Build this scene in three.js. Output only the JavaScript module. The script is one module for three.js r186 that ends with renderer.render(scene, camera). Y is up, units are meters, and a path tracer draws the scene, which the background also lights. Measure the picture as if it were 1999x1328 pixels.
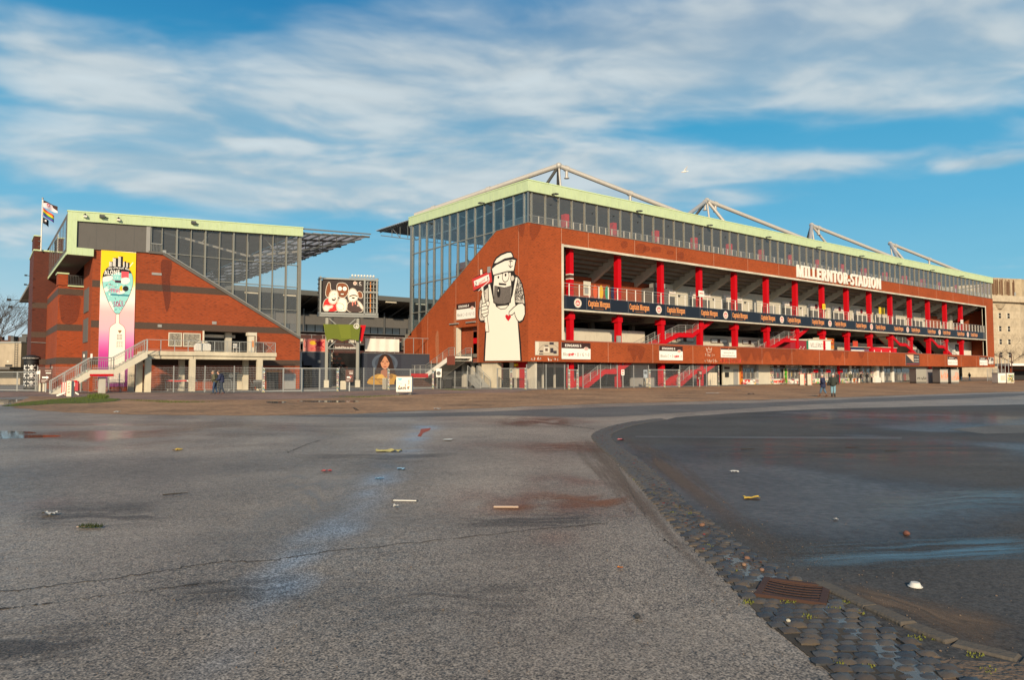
import * as THREE from 'three';
import { mergeGeometries } from 'three/addons/utils/BufferGeometryUtils.js';
import { FontLoader } from 'three/addons/loaders/FontLoader.js';
import { TextGeometry } from 'three/addons/geometries/TextGeometry.js';

// ---------------------------------------------------------------- camera, sky, sun, exposure
// Script axes: u runs along the long facade, v away from it into the ground behind (world x = u, world z = -v), y up, metres.
const scene = new THREE.Scene();
const FOC = 1370.5, EYE = 1.7, FU = 0.604, FV = 0.797, PITCH = Math.atan(64 / FOC);
const camera = new THREE.PerspectiveCamera((2 * Math.atan(664 / FOC) * 180) / Math.PI, 1999 / 1328, 0.1, 4000);
camera.position.set(0, EYE, 0);
camera.lookAt(FU * Math.cos(PITCH), EYE + Math.sin(PITCH), -FV * Math.cos(PITCH));
const renderer = new THREE.WebGLRenderer();
renderer.toneMapping = THREE.LinearToneMapping;
renderer.toneMappingExposure = 1.12;
renderer.shadowMap.enabled = true;

const SUN_AZ = (40 * Math.PI) / 180, SUN_EL = (22 * Math.PI) / 180;
const sunDir = new THREE.Vector3(-Math.sin(SUN_AZ) * Math.cos(SUN_EL), Math.sin(SUN_EL), Math.cos(SUN_AZ) * Math.cos(SUN_EL));
const sun = new THREE.DirectionalLight(new THREE.Color().setRGB(1, 0.82, 0.58), 5);
sun.position.copy(sunDir).multiplyScalar(300).add(new THREE.Vector3(60, 0, -60));
sun.target.position.set(60, 0, -60);
sun.castShadow = true;
sun.shadow.radius = 4;
Object.assign(sun.shadow.camera, { left: -160, right: 160, top: 120, bottom: -120, near: 1, far: 700 });
sun.shadow.mapSize.set(2048, 2048);
scene.add(sun, sun.target);

function rng(seed) { let s = seed | 0; return () => { s = (s + 0x6d2b79f5) | 0; let t = Math.imul(s ^ (s >>> 15), 1 | s); t = (t + Math.imul(t ^ (t >>> 7), 61 | t)) ^ t; return ((t ^ (t >>> 14)) >>> 0) / 4294967296; }; }
const hashv = new Float32Array(65536); { const r = rng(7); for (let i = 0; i < 65536; i++) hashv[i] = r(); }
function vn(x, y) {
  const ix = Math.floor(x), iy = Math.floor(y), fx = x - ix, fy = y - iy, a = fx * fx * (3 - 2 * fx), b = fy * fy * (3 - 2 * fy);
  const h = (i, j) => hashv[((i * 197 + j * 7919) ^ (j << 5)) & 65535];
  const p = h(ix, iy), q = h(ix + 1, iy), r = h(ix, iy + 1), s = h(ix + 1, iy + 1);
  return p + (q - p) * a + (r - p) * b + (p - q - r + s) * a * b;
}
function fbm(x, y, n = 5) { let s = 0, a = 0.5, t = 0; for (let i = 0; i < n; i++) { s += a * vn(x, y); t += a; a *= 0.5; const c = x * 1.6 - y * 1.2 + 17.3; y = x * 1.2 + y * 1.6 + 5.1; x = c; } return s / t; }
const clamp = (x, a = 0, b = 1) => Math.min(b, Math.max(a, x)), lerp = (a, b, t) => a + (b - a) * t, sst = (a, b, x) => { const t = clamp((x - a) / (b - a)); return t * t * (3 - 2 * t); };

{ // the sky: clear blue with cirrus sheets at one height, computed for every direction
  const W = 4096, H = 2048, data = new Float32Array(W * H * 4);
  const key = [[0, 0.46, 0.6, 0.64], [6, 0.25, 0.51, 0.64], [12, 0.115, 0.41, 0.62], [19, 0.04, 0.32, 0.55], [27, 0.006, 0.19, 0.42], [45, 0.025, 0.15, 0.34], [90, 0.015, 0.1, 0.26]];
  // sheets of cloud (+) and clear gaps (-) where the photograph has them: azimuth and height in degrees from the view axis, their half widths, tilt, strength
  const sheets = [[-14, 19, 22, 6.5, -0.16, 0.42], [-31, 20, 9, 3, -0.3, 0.3], [20, 24.5, 24, 5, 0.02, 0.44], [4, 17, 12, 3.2, 0, 0.2], [24, 15.2, 14, 1.1, -0.05, 0.42], [28, 19, 9, 2, 0, 0.2], [-2, 24, 20, 4, 0.1, 0.25],
    [-33, 27.5, 13, 3, 0, -0.55], [31, 16.5, 6, 1.4, 0, -0.2], [20, 18.2, 10, 1.2, -0.08, -0.22], [31, 10.5, 12, 2.6, 0, -0.36], [-8, 10, 12, 3, 0, -0.28], [-28, 14.3, 12, 2.0, 0, 0.34], [-8, 14, 16, 2.6, -0.1, 0.22], [33, 21, 8, 3, 0, 0.25], [-25, 10.6, 8, 0.9, -0.03, 0.3], [2, 12.6, 9, 1.2, -0.1, 0.26], [17, 13.6, 8, 0.7, -0.08, 0.3], [-2, 15.5, 8, 1.2, 0, 0.22], [33, 18.5, 6, 1.6, 0, 0.15], [-20, 13.4, 13, 0.5, -0.02, 0.3], [-35, 9.5, 3, 1.8, 0, 0.3], [-9.5, 9.3, 3, 1.4, 0, 0.34], [34.5, 14, 3, 0.5, 0, 0.5], [-30, 11.5, 6, 1, 0, -0.2]];
  for (let row = H / 2; row < H; row++) {
    const el = ((row + 0.5) / H - 0.5) * Math.PI, eld = (el * 180) / Math.PI, sy = Math.sin(el), ce = Math.cos(el);
    let k = 0; while (k < key.length - 2 && eld > key[k + 1][0]) k++;
    const t = (eld - key[k][0]) / (key[k + 1][0] - key[k][0]), base = [1, 2, 3].map((c) => lerp(key[k][c], key[k + 1][c], t));
    for (let col = 0; col < W; col++) {
      const th = ((col + 0.5) / W - 0.5) * 2 * Math.PI, x = Math.cos(th) * ce, z = Math.sin(th) * ce;
      const rt = x * FV + z * FU, fw = x * FU - z * FV, az = (Math.atan2(rt, fw) * 180) / Math.PI;
      const away = Math.max(sst(38, 60, Math.abs(az)), sst(30, 45, eld));
      let cov = 0;
      for (const [a, e, ra, re, tilt, amp] of sheets) { const da = az - a; if (Math.abs(da) > ra * 2.4) continue; const de = eld - e - da * tilt; cov += amp * Math.exp(-((da / ra) ** 2) - (de / re) ** 2); }
      cov = lerp(cov, 0.12, away);
      const inv = 1 / (sy + 0.09), px = rt * inv, py = fw * inv;
      const w1 = fbm(px * 0.9 + 3, py * 1.2 + 9, 4) - 0.5, w2 = fbm(px * 1.1 + 31, py * 1.3 + 2, 4) - 0.5;
      const qx = px + w1 * 0.5, qy = py + w2 * 0.45, rx = qx * 0.97 + qy * 0.24, ry = qy * 0.97 - qx * 0.24;
      const n1 = fbm(rx * 0.8, ry * 2.1, 6), n2 = fbm(rx * 2.2 + 60, ry * 6.5 + w1 * 4, 6), n3 = fbm(px * 6 + 11 + w2 * 4, py * 8 + 40 + w1 * 4, 6);
      let c = sst(0.33, 0.9, cov + n1 * 0.52 + n2 * 0.24 + n3 * 0.28 - 0.15);
      c *= 0.6 + 0.4 * sst(0.3, 0.66, n2 * 0.4 + n3 * 0.6);
      c = 0.04 + 0.96 * c; c *= sst(0.5, 6, eld) * 0.9;
      const cosS = x * sunDir.x + sy * sunDir.y + z * sunDir.z, glow = Math.pow(Math.max(0, cosS), 3) * 0.4;
      const side = clamp(-az / 40, -1, 1) * (1 - away) * sst(22, 4, eld);
      const o = (row * W + col) * 4, cl = 0.9 + 0.3 * (n2 - 0.5) + 0.22 * (n3 - 0.5);
      const b = [base[0] * (1 + 0.32 * side) + glow, base[1] * (1 + 0.06 * side) + glow * 0.85, base[2] * (1 + 0.0 * side) + glow * 0.6], m = [0.57 * cl + glow, 0.635 * cl + glow * 0.85, 0.66 * cl + glow * 0.6];
      for (let i = 0; i < 3; i++) data[o + i] = lerp(b[i], m[i], c);
      data[o + 3] = 1;
    }
  }
  for (let row = 0; row < H / 2; row++) for (let col = 0; col < W; col++) { const o = (row * W + col) * 4; data[o] = 0.2; data[o + 1] = 0.19; data[o + 2] = 0.18; data[o + 3] = 1; }
  const tex = new THREE.DataTexture(data, W, H, THREE.RGBAFormat, THREE.FloatType);
  tex.mapping = THREE.EquirectangularReflectionMapping; tex.magFilter = THREE.LinearFilter; tex.needsUpdate = true;
  scene.background = tex; scene.environment = tex;
}

// ---------------------------------------------------------------- helpers
const V = (u, y, v) => new THREE.Vector3(u, y, -v);
// the point of a plane (axis 0 = u, 1 = y, 2 = v) that a measured spot of the 1999 x 1328 photograph shows
function at(px, py, axis, val) {
  const c = Math.cos(PITCH), s = Math.sin(PITCH), x = px - 999.5, y = 664 - py;
  const d = [FU * c * FOC + FV * x - FU * s * y, s * FOC + c * y, FV * c * FOC - FU * x - FV * s * y];
  const t = (val - [0, EYE, 0][axis]) / d[axis];
  return [d[0] * t, EYE + d[1] * t, d[2] * t];
}
const G = (px, py) => { const p = at(px, py, 1, 0); return [p[0], p[2]]; };

function bx(u0, u1, y0, y1, v0, v1) { return new THREE.BoxGeometry(u1 - u0, y1 - y0, v1 - v0).translate((u0 + u1) / 2, (y0 + y1) / 2, -(v0 + v1) / 2); }
function cham(w, h, d, c = 0.02) { // a box with chamfered vertical edges and top
  const s = new THREE.Shape(), a = w / 2 - c, b = d / 2 - c;
  s.moveTo(-a, -b - 0); s.lineTo(a, -b); s.lineTo(a, b); s.lineTo(-a, b); s.closePath();
  const g = new THREE.ExtrudeGeometry(s, { depth: h - 2 * c, bevelEnabled: true, bevelSize: c, bevelThickness: c, bevelSegments: 1, steps: 1 });
  return g.rotateX(-Math.PI / 2).translate(0, c, 0);
}
function rod(p, q, r, seg = 6, r2 = r) {
  const d = q.clone().sub(p), g = new THREE.CylinderGeometry(r2, r, d.length(), seg, 1);
  return g.applyQuaternion(new THREE.Quaternion().setFromUnitVectors(new THREE.Vector3(0, 1, 0), d.normalize())).translate((p.x + q.x) / 2, (p.y + q.y) / 2, (p.z + q.z) / 2);
}
function bar(p, q, w, h) { // box beam from p to q, w sideways, h up
  const d = q.clone().sub(p), L = d.length(), m = new THREE.Matrix4(), x = d.clone().normalize(), y0 = Math.abs(x.y) > 0.99 ? new THREE.Vector3(0, 0, 1) : new THREE.Vector3(0, 1, 0);
  const z = new THREE.Vector3().crossVectors(x, y0).normalize(), y = new THREE.Vector3().crossVectors(z, x);
  m.makeBasis(x, y, z).setPosition((p.x + q.x) / 2, (p.y + q.y) / 2, (p.z + q.z) / 2);
  return new THREE.BoxGeometry(L, h, w).applyMatrix4(m);
}
const shp = (pts) => { const s = new THREE.Shape(); pts.forEach(([a, b], i) => (i ? s.lineTo(a, b) : s.moveTo(a, b))); s.closePath(); return s; };
const pv = (pts, v0, v1, holes = []) => { const s = shp(pts); holes.forEach((h) => s.holes.push(shp(h))); return new THREE.ExtrudeGeometry(s, { depth: v1 - v0, bevelEnabled: false }).translate(0, 0, -v1); };      // outline in (u, y)
const pu = (pts, u0, u1, holes = []) => { const s = shp(pts); holes.forEach((h) => s.holes.push(shp(h))); return new THREE.ExtrudeGeometry(s, { depth: u1 - u0, bevelEnabled: false }).rotateY(Math.PI / 2).translate(u0, 0, 0); }; // outline in (v, y)
const py = (pts, y0, y1) => new THREE.ExtrudeGeometry(shp(pts), { depth: y1 - y0, bevelEnabled: false }).rotateX(-Math.PI / 2).translate(0, y0, 0); // outline in (u, v)
const sheet = (pts, y) => new THREE.ShapeGeometry(shp(pts)).rotateX(-Math.PI / 2).translate(0, y, 0);
function boxUV(g) { // metres, by the main direction of each face
  const p = g.attributes.position, n = g.attributes.normal, uv = new Float32Array(p.count * 2);
  for (let i = 0; i < p.count; i++) {
    const a = Math.abs(n.getX(i)), b = Math.abs(n.getY(i)), c = Math.abs(n.getZ(i)), x = p.getX(i), y = p.getY(i), z = p.getZ(i);
    if (b > a && b > c) { uv[2 * i] = x; uv[2 * i + 1] = -z; } else if (a > c) { uv[2 * i] = -z; uv[2 * i + 1] = y; } else { uv[2 * i] = x; uv[2 * i + 1] = y; }
  }
  g.setAttribute('uv', new THREE.BufferAttribute(uv, 2));
}
function join(geos) {
  const list = [].concat(geos).map((g) => { const q = g.index ? g.toNonIndexed() : g; for (const k of Object.keys(q.attributes)) if (!['position', 'normal', 'uv'].includes(k)) q.deleteAttribute(k); return q; });
  return list.length === 1 ? list[0] : mergeGeometries(list);
}
const taken = {};
function numbered(name) { const n = (taken[name] = (taken[name] ?? -1) + 1); return n ? name + '_' + String(n).padStart(3, '0') : name; }
function mesh(name, geo, mat) { const m = new THREE.Mesh(geo, mat); m.name = name; m.castShadow = m.receiveShadow = true; return m; }
function tag(o, label, category, group, kind) { if (label) o.userData.label = label; if (category) o.userData.category = category; if (group) o.userData.group = group; if (kind) o.userData.kind = kind; return o; }
function thing(name, label, category, base = [0, 0, 0], turn = 0, group, kind) {
  const o = new THREE.Group(); o.name = numbered(name); o.position.copy(V(...base)); o.rotation.y = turn; tag(o, label, category, group, kind); scene.add(o);
  return o;
}
// a part whose shapes are given in scene coordinates (root turned by 0) or, for local roots, in the root's own
function part(root, name, geos, mat, { parent = root, local = false, label, kind, uv = true } = {}) {
  const g = join(geos);
  if (uv) boxUV(g);
  if (!local) g.translate(-root.position.x, -root.position.y, -root.position.z);
  const m = mesh(name, g, mat); if (label) m.userData.label = label; if (kind) m.userData.kind = kind;
  parent.add(m);
  return m;
}
const lpart = (root, name, geos, mat, o = {}) => part(root, name, geos, mat, { ...o, local: true });
function struct(name, geo, mat) { const m = mesh(numbered(name), geo, mat); m.userData.kind = 'structure'; scene.add(m); return m; }
function stuff(name, geos, mat, label) { const g = join(geos); boxUV(g); const m = mesh(numbered(name), g, mat); tag(m, label, null, null, 'stuff'); scene.add(m); return m; }

// ---------------------------------------------------------------- textures and materials
function canv(w, h, draw) { const c = document.createElement('canvas'); c.width = w; c.height = h; const x = c.getContext('2d'); draw(x, w, h); const t = new THREE.CanvasTexture(c); t.colorSpace = THREE.SRGBColorSpace; t.anisotropy = 8; return t; }
function dtex(W, H, fn, srgb = false, rep = 1) {
  const d = new Uint8Array(W * H * 4);
  for (let j = 0; j < H; j++) for (let i = 0; i < W; i++) { const c = fn(i, j), o = (j * W + i) * 4; for (let k = 0; k < 3; k++) d[o + k] = clamp(c[k] ?? c[0], 0, 1) * 255; d[o + 3] = 255; }
  const t = new THREE.DataTexture(d, W, H); t.magFilter = THREE.LinearFilter; t.minFilter = THREE.LinearMipmapLinearFilter; t.generateMipmaps = true; t.wrapS = t.wrapT = THREE.RepeatWrapping; t.repeat.set(1 / rep, 1 / rep); if (srgb) t.colorSpace = THREE.SRGBColorSpace; t.needsUpdate = true; return t;
}
// value noise that repeats after n cells
function tn(x, y, n, s = 0) { const ix = Math.floor(x), iy = Math.floor(y), fx = x - ix, fy = y - iy, a = fx * fx * (3 - 2 * fx), b = fy * fy * (3 - 2 * fy), h = (i, j) => hashv[((((i % n) + n) % n) * 197 + (((j % n) + n) % n) * 7919 + s * 1013) & 65535]; const p = h(ix, iy), q = h(ix + 1, iy), r = h(ix, iy + 1), t = h(ix + 1, iy + 1); return p + (q - p) * a + (r - p) * b + (p - q - r + t) * a * b; }
function tf(x, y, n, oct = 4, s = 0) { let v = 0, a = 0.5, t = 0; for (let i = 0; i < oct; i++) { v += a * tn(x * n, y * n, n, s + i); t += a; a *= 0.5; n *= 2; } return v / t; }
const S = (r, g, b) => new THREE.Color().setRGB(r, g, b);
const mat = (c, rough = 0.8, o = {}) => new THREE.MeshStandardMaterial({ color: Array.isArray(c) ? S(...c) : c, roughness: rough, ...o });

function brickTex(base, dark, mottle) { // 2048 px over 32 m, bricks 0.25 x 0.083 m, joints, zigzag rows of lighter bricks
  return dtex(2048, 2048, (i, j) => {
    const r = Math.floor(j / 5.333), off = (r % 2) * 8, bi = Math.floor(((i + off) % 2048) / 16), jx = (i + off) % 16, jy = j % 5.333;
    const h = hashv[(bi * 911 + r * 353) & 65535], zz = ((bi * 2 + Math.abs((r % 8) - 4)) % 4) < 1 ? 0.1 : 0;
    let k = 0.88 + 0.2 * h + zz + mottle * (tf(i / 2048, j / 2048, 5, 5, 3) - 0.5) + 0.16 * (tf(i / 2048, j / 2048, 40, 3, 9) - 0.5);
    const joint = jx < 1.3 || jy < 1.2;
    const c = joint ? [base[0] * 0.62 + 0.03, base[1] * 0.75 + 0.03, base[2] * 0.8 + 0.035] : base;
    return c.map((v, q) => Math.pow(clamp((h < 0.06 && !joint ? lerp(v, dark[q], 0.6) : v) * k), 1 / 2.2));
  }, true, 32);
}
const T = {};
T.brick = brickTex([0.35, 0.06, 0.008], [0.22, 0.036, 0.007], 0.46);
T.brick2 = brickTex([0.3, 0.05, 0.009], [0.18, 0.03, 0.008], 0.42);
T.band = dtex(512, 512, (i, j) => { const z = (i + Math.abs((j % 64) - 32) * 1.0) % 32 < 16 ? 0.055 : 0.03; const k = 0.8 + 0.5 * tf(i / 512, j / 512, 32, 3); return [z * 1.45 * k, z * 0.8 * k, z * 0.5 * k].map((v) => Math.pow(v, 1 / 2.2)); }, true, 2);
T.conc = dtex(1024, 1024, (i, j) => { const n = tf(i / 1024, j / 1024, 4, 6, 2), s = tf(i / 1024, j / 4096, 24, 3, 5); const k = 0.66 + 0.5 * n + 0.18 * (s - 0.5); return [k, k * 0.99, k * 0.97]; }, false, 6);
T.dirtyPaint = dtex(1024, 1024, (i, j) => { const n = tf(i / 1024, j / 1024, 6, 6, 4), s = tf(i / 1024, (j / 1024) * 0.25, 40, 3, 7); const k = 0.93 + 0.12 * (n - 0.5) - 0.16 * sst(0.58, 0.8, s) * n; return [k, k, k]; }, false, 5);
T.asphaltFine = dtex(2048, 2048, (i, j) => {
  const h = hashv[(i * 7919 + j * 104729 + ((i * j) >> 3)) & 65535], g1 = tn((i / 2048) * 1024, (j / 2048) * 1024, 1024, 1), g2 = tn((i / 2048) * 330, (j / 2048) * 330, 330, 5), m = tf(i / 2048, j / 2048, 6, 5, 8);
  let k = 0.5 + 0.7 * (g1 - 0.5) + 0.22 * (g2 - 0.5) + 0.4 * (h - 0.5) + 0.5 * (m - 0.5);
  if (g1 > 0.72) k += 0.34; if (g1 < 0.2) k -= 0.16;
  return [clamp(k, 0.06, 1), clamp(k * 0.975, 0.06, 1), clamp(k * 0.95, 0.06, 1)];
}, false, 9);
T.asphaltRough = dtex(1024, 1024, (i, j) => { const m = tf(i / 1024, j / 1024, 5, 5, 12), f = tn((i / 1024) * 300, (j / 1024) * 300, 300, 3); return [clamp(0.62 + 0.4 * (m - 0.5) + 0.2 * (f - 0.5))]; }, false, 23);
T.wetRough = dtex(1024, 1024, (i, j) => { const m = tf(i / 1024, (j / 1024) * 1, 4, 6, 21), f = tn((i / 1024) * 260, (j / 1024) * 260, 260, 3); return [clamp(0.42 + 0.5 * sst(0.36, 0.6, m) + 0.16 * (f - 0.5))]; }, false, 19);
T.darkFine = dtex(2048, 2048, (i, j) => { const g1 = tn((i / 2048) * 620, (j / 2048) * 620, 620, 2), g2 = tn((i / 2048) * 260, (j / 2048) * 260, 260, 6), h = hashv[(i * 7919 + j * 104729) & 65535], m = tf(i / 2048, j / 2048, 5, 6, 18); const k = 0.52 + 0.5 * (g1 - 0.5) + 0.3 * (g2 - 0.5) + 0.25 * (h - 0.5) + 0.6 * (m - 0.5); return [clamp(k, 0.08, 1), clamp(k * 0.985, 0.08, 1), clamp(k * 0.98, 0.08, 1)]; }, false, 8);
T.dirt = dtex(2048, 2048, (i, j) => { const m = tf(i / 2048, j / 2048, 5, 6, 31), f = tf(i / 2048, j / 2048, 90, 4, 33), h = hashv[(i * 7919 + j * 104729) & 65535], p = sst(0.66, 0.74, tf(i / 2048, j / 2048, 14, 3, 36)); const k = 0.62 + 0.75 * (m - 0.5) + 0.7 * (f - 0.5) + 0.16 * (h - 0.5); return [clamp(k + 0.1 * p), clamp(k * 0.97 + 0.12 * p), clamp(k * 0.92 + 0.16 * p)]; }, false, 17);
T.bump = dtex(1024, 1024, (i, j) => [0.5 * tn((i / 1024) * 340, (j / 1024) * 340, 340, 4) + 0.5 * tn((i / 1024) * 150, (j / 1024) * 150, 150, 5)], false, 4.5);

const M = {
  brick: new THREE.MeshPhysicalMaterial({ map: T.brick, roughness: 0.9, specularIntensity: 0.3 }),
  brick2: new THREE.MeshPhysicalMaterial({ map: T.brick2, roughness: 0.9, specularIntensity: 0.3 }),
  brick3: new THREE.MeshStandardMaterial({ map: T.brick2, color: S(0.3, 0.27, 0.3), roughness: 0.85 }),  // tower brick: the shade lying on it is put into the colour
  band: new THREE.MeshStandardMaterial({ map: T.band, roughness: 0.8 }),
  mint: mat([0.52, 0.62, 0.36], 0.6, { map: T.dirtyPaint }), mintRib: mat([0.5, 0.6, 0.3], 0.55),
  red: new THREE.MeshPhysicalMaterial({ color: S(0.52, 0.002, 0.008), roughness: 0.6, specularIntensity: 0.35, map: T.dirtyPaint }), redDark: mat([0.42, 0.02, 0.025], 0.6),
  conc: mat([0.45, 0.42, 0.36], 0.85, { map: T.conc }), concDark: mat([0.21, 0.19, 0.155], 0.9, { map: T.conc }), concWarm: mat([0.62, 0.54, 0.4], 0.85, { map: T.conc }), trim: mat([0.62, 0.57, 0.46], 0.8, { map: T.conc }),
  white: mat([0.8, 0.75, 0.66], 0.7, { map: T.dirtyPaint }), cream: mat([0.6, 0.54, 0.42], 0.75, { map: T.dirtyPaint }),
  steel: mat([0.26, 0.26, 0.24], 0.45, { metalness: 0.55 }), galv: mat([0.34, 0.34, 0.32], 0.55, { metalness: 0.3 }), tube: mat([0.44, 0.41, 0.37], 0.45, { metalness: 0.1, map: T.dirtyPaint }), darkSteel: mat([0.09, 0.09, 0.085], 0.55, { metalness: 0.3 }),
  mullion: mat([0.27, 0.26, 0.22], 0.45, { metalness: 0.4 }), mullionDark: mat([0.13, 0.12, 0.11], 0.5, { metalness: 0.3 }),
  glass: new THREE.MeshPhysicalMaterial({ color: S(0.62, 0.68, 0.72), roughness: 0.03, transmission: 1, thickness: 0, ior: 1.5 }),
  glassBlue: new THREE.MeshPhysicalMaterial({ color: S(0.6, 0.75, 0.84), roughness: 0.02, transmission: 0.97, thickness: 0, ior: 1.75 }),
  glassGrey: new THREE.MeshPhysicalMaterial({ color: S(0.84, 0.83, 0.81), roughness: 0.03, transmission: 0.93, thickness: 0, ior: 1.5 }),
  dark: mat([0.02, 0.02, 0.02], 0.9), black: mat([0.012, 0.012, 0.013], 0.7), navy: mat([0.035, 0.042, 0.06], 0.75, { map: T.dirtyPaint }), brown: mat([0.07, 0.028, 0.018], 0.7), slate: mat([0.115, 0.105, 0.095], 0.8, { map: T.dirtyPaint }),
  grey: mat([0.3, 0.29, 0.27], 0.75, { map: T.dirtyPaint }), greyDk: mat([0.08, 0.08, 0.08], 0.8), ceiling: mat([0.24, 0.23, 0.21], 0.9, { map: T.conc }),
  translucent: new THREE.MeshPhysicalMaterial({ color: S(0.86, 0.86, 0.88), roughness: 0.9, transmission: 0.75, thickness: 0 }),
  seat: mat([0.07, 0.025, 0.018], 0.7), yellow: mat([0.85, 0.55, 0.02], 0.6), orange: mat([0.6, 0.2, 0.03], 0.7),
  water: new THREE.MeshStandardMaterial({ color: S(0.03, 0.03, 0.03), roughness: 0.04 }),
};
function textOn(x, s, px, py, size, color, { font = 'sans-serif', bold = true, align = 'center', max, rot = 0 } = {}) { x.save(); x.translate(px, py); x.rotate(rot); x.font = (bold ? 'bold ' : '') + size + 'px ' + font; x.fillStyle = color; x.textAlign = align; x.textBaseline = 'middle'; if (max) { const w = x.measureText(s).width; if (w > max) x.scale(max / w, 1); } x.fillText(s, 0, 0); x.restore(); }
function crest(x, cx, cy, r) { // round club crest: white ring, red disc, white gate
  const disc = (c, k) => { x.fillStyle = c; x.beginPath(); x.arc(cx, cy, r * k, 0, 7); x.fill(); };
  disc('#e8dcc8', 1); disc('#7a4a34', 0.93); disc('#efe6d6', 0.88); disc('#c0141c', 0.6);
  x.fillStyle = '#efe6d6'; for (const k of [-0.3, 0, 0.3]) x.fillRect(cx + (k - 0.08) * r, cy - (k ? 0.2 : 0.42) * r, 0.16 * r, (k ? 0.5 : 0.72) * r); x.fillRect(cx - 0.38 * r, cy + 0.1 * r, 0.76 * r, 0.22 * r);
  x.fillStyle = '#5b3624'; for (let i = 0; i < 16; i++) { const a = (i / 16) * 6.283; x.fillRect(cx + Math.cos(a) * r * 0.74 - r * 0.05, cy + Math.sin(a) * r * 0.74 - r * 0.05, r * 0.1, r * 0.1); }
}
function scrawl(x, s, px, py, size, color, seed, lw = 0.12) { // sprayed lettering
  const r = rng(seed); x.strokeStyle = color; x.lineWidth = size * lw; x.lineJoin = x.lineCap = 'round'; x.save(); x.translate(px, py); x.font = 'bold ' + size + 'px sans-serif'; x.textAlign = 'center'; x.textBaseline = 'middle';
  let off = -x.measureText(s).width / 2; for (const ch of s) { x.save(); const w = x.measureText(ch).width; x.translate(off + w / 2, (r() - 0.5) * size * 0.2); x.rotate((r() - 0.5) * 0.4); x.fillStyle = color; x.fillText(ch, 0, 0); x.strokeText(ch, 0, 0); x.restore(); off += w * 0.95; } x.restore();
}
function graffiti(x, X, Y, w, h, seed, cols) { // overlapping tags and fat letters
  const r = rng(seed); x.save(); x.beginPath(); x.rect(X, Y, w, h); x.clip();
  for (let i = 0; i < 9; i++) { x.fillStyle = cols[Math.floor(r() * cols.length)]; x.globalAlpha = 0.85; const cx = X + r() * w, cy = Y + r() * h; x.beginPath(); x.ellipse(cx, cy, w * (0.06 + 0.12 * r()), h * (0.06 + 0.15 * r()), r() * 3, 0, 7); x.fill(); }
  x.globalAlpha = 1; x.lineCap = 'round';
  for (let i = 0; i < 12; i++) { x.strokeStyle = r() < 0.5 ? '#141010' : cols[Math.floor(r() * cols.length)]; x.lineWidth = 2 + r() * h * 0.03; x.beginPath(); let a = X + r() * w, b = Y + r() * h; x.moveTo(a, b); for (let k = 0; k < 4; k++) { const c = a + (r() - 0.5) * w * 0.4, d = b + (r() - 0.5) * h * 0.4; x.quadraticCurveTo(a + (r() - 0.5) * w * 0.4, b + (r() - 0.5) * h * 0.4, c, d); a = c; b = d; } x.stroke(); }
  x.restore();
}
const stickerTex = canv(32, 512, (x, w, h) => { x.fillStyle = '#8a8a86'; x.fillRect(0, 0, w, h); const r = rng(4); const c = ['#d8d4cc', '#b8302c', '#2a2624', '#d8b838', '#6a8aa8', '#efeae0', '#7a4a34', '#4a8a4a']; for (let i = 0; i < 90; i++) { x.fillStyle = c[Math.floor(r() * 8)]; x.fillRect(r() * 26 - 4, r() * h, 8 + r() * 16, 5 + r() * 12); } });
const printed = (tex, rough = 0.6) => new THREE.MeshStandardMaterial({ map: tex, roughness: rough });
// printed faces: on a wall that looks to -v (plane v, from u0 to u1) or to -u (plane u, from v1 on the left to v0)
const faceV = (u0, u1, y0, y1, v) => new THREE.PlaneGeometry(u1 - u0, y1 - y0).translate((u0 + u1) / 2, (y0 + y1) / 2, -v);
const faceU = (v0, v1, y0, y1, u) => new THREE.PlaneGeometry(v1 - v0, y1 - y0).rotateY(-Math.PI / 2).translate(u, (y0 + y1) / 2, -(v0 + v1) / 2);
function signV(name, label, cat, u0, u1, y0, y1, v, tex, { thick = 0.06, back = M.galv, group } = {}) {
  const t = thing(name, label, cat, [(u0 + u1) / 2, y0, v], 0, group);
  part(t, 'board', [bx(u0, u1, y0, y1, v - thick, v - 0.004)], back); part(t, 'printed_face', [faceV(u0, u1, y0, y1, v - thick - 0.004)], printed(tex), { uv: false });
  return t;
}
function signU(name, label, cat, v0, v1, y0, y1, u, tex, { thick = 0.06, back = M.galv } = {}) {
  const t = thing(name, label, cat, [u, y0, (v0 + v1) / 2]);
  part(t, 'board', [bx(u - thick, u - 0.004, y0, y1, v0, v1)], back); part(t, 'printed_face', [faceU(v0, v1, y0, y1, u - thick - 0.004)], printed(tex), { uv: false });
  return t;
}
const stickerM = printed(stickerTex, 0.6);
// ---------------------------------------------------------------- ground, asphalt, gutter
const P = (...l) => l.map(([x, y]) => G(x, y));
struct('ground', sheet([[-1500, -1500], [1500, -1500], [1500, 1500], [-1500, 1500]], -0.03), (() => { const m = mat([0.2, 0.13, 0.085], 0.95, { map: T.dirt }); return m; })());
scene.children[scene.children.length - 1].geometry && boxUV(scene.children[scene.children.length - 1].geometry);

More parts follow.
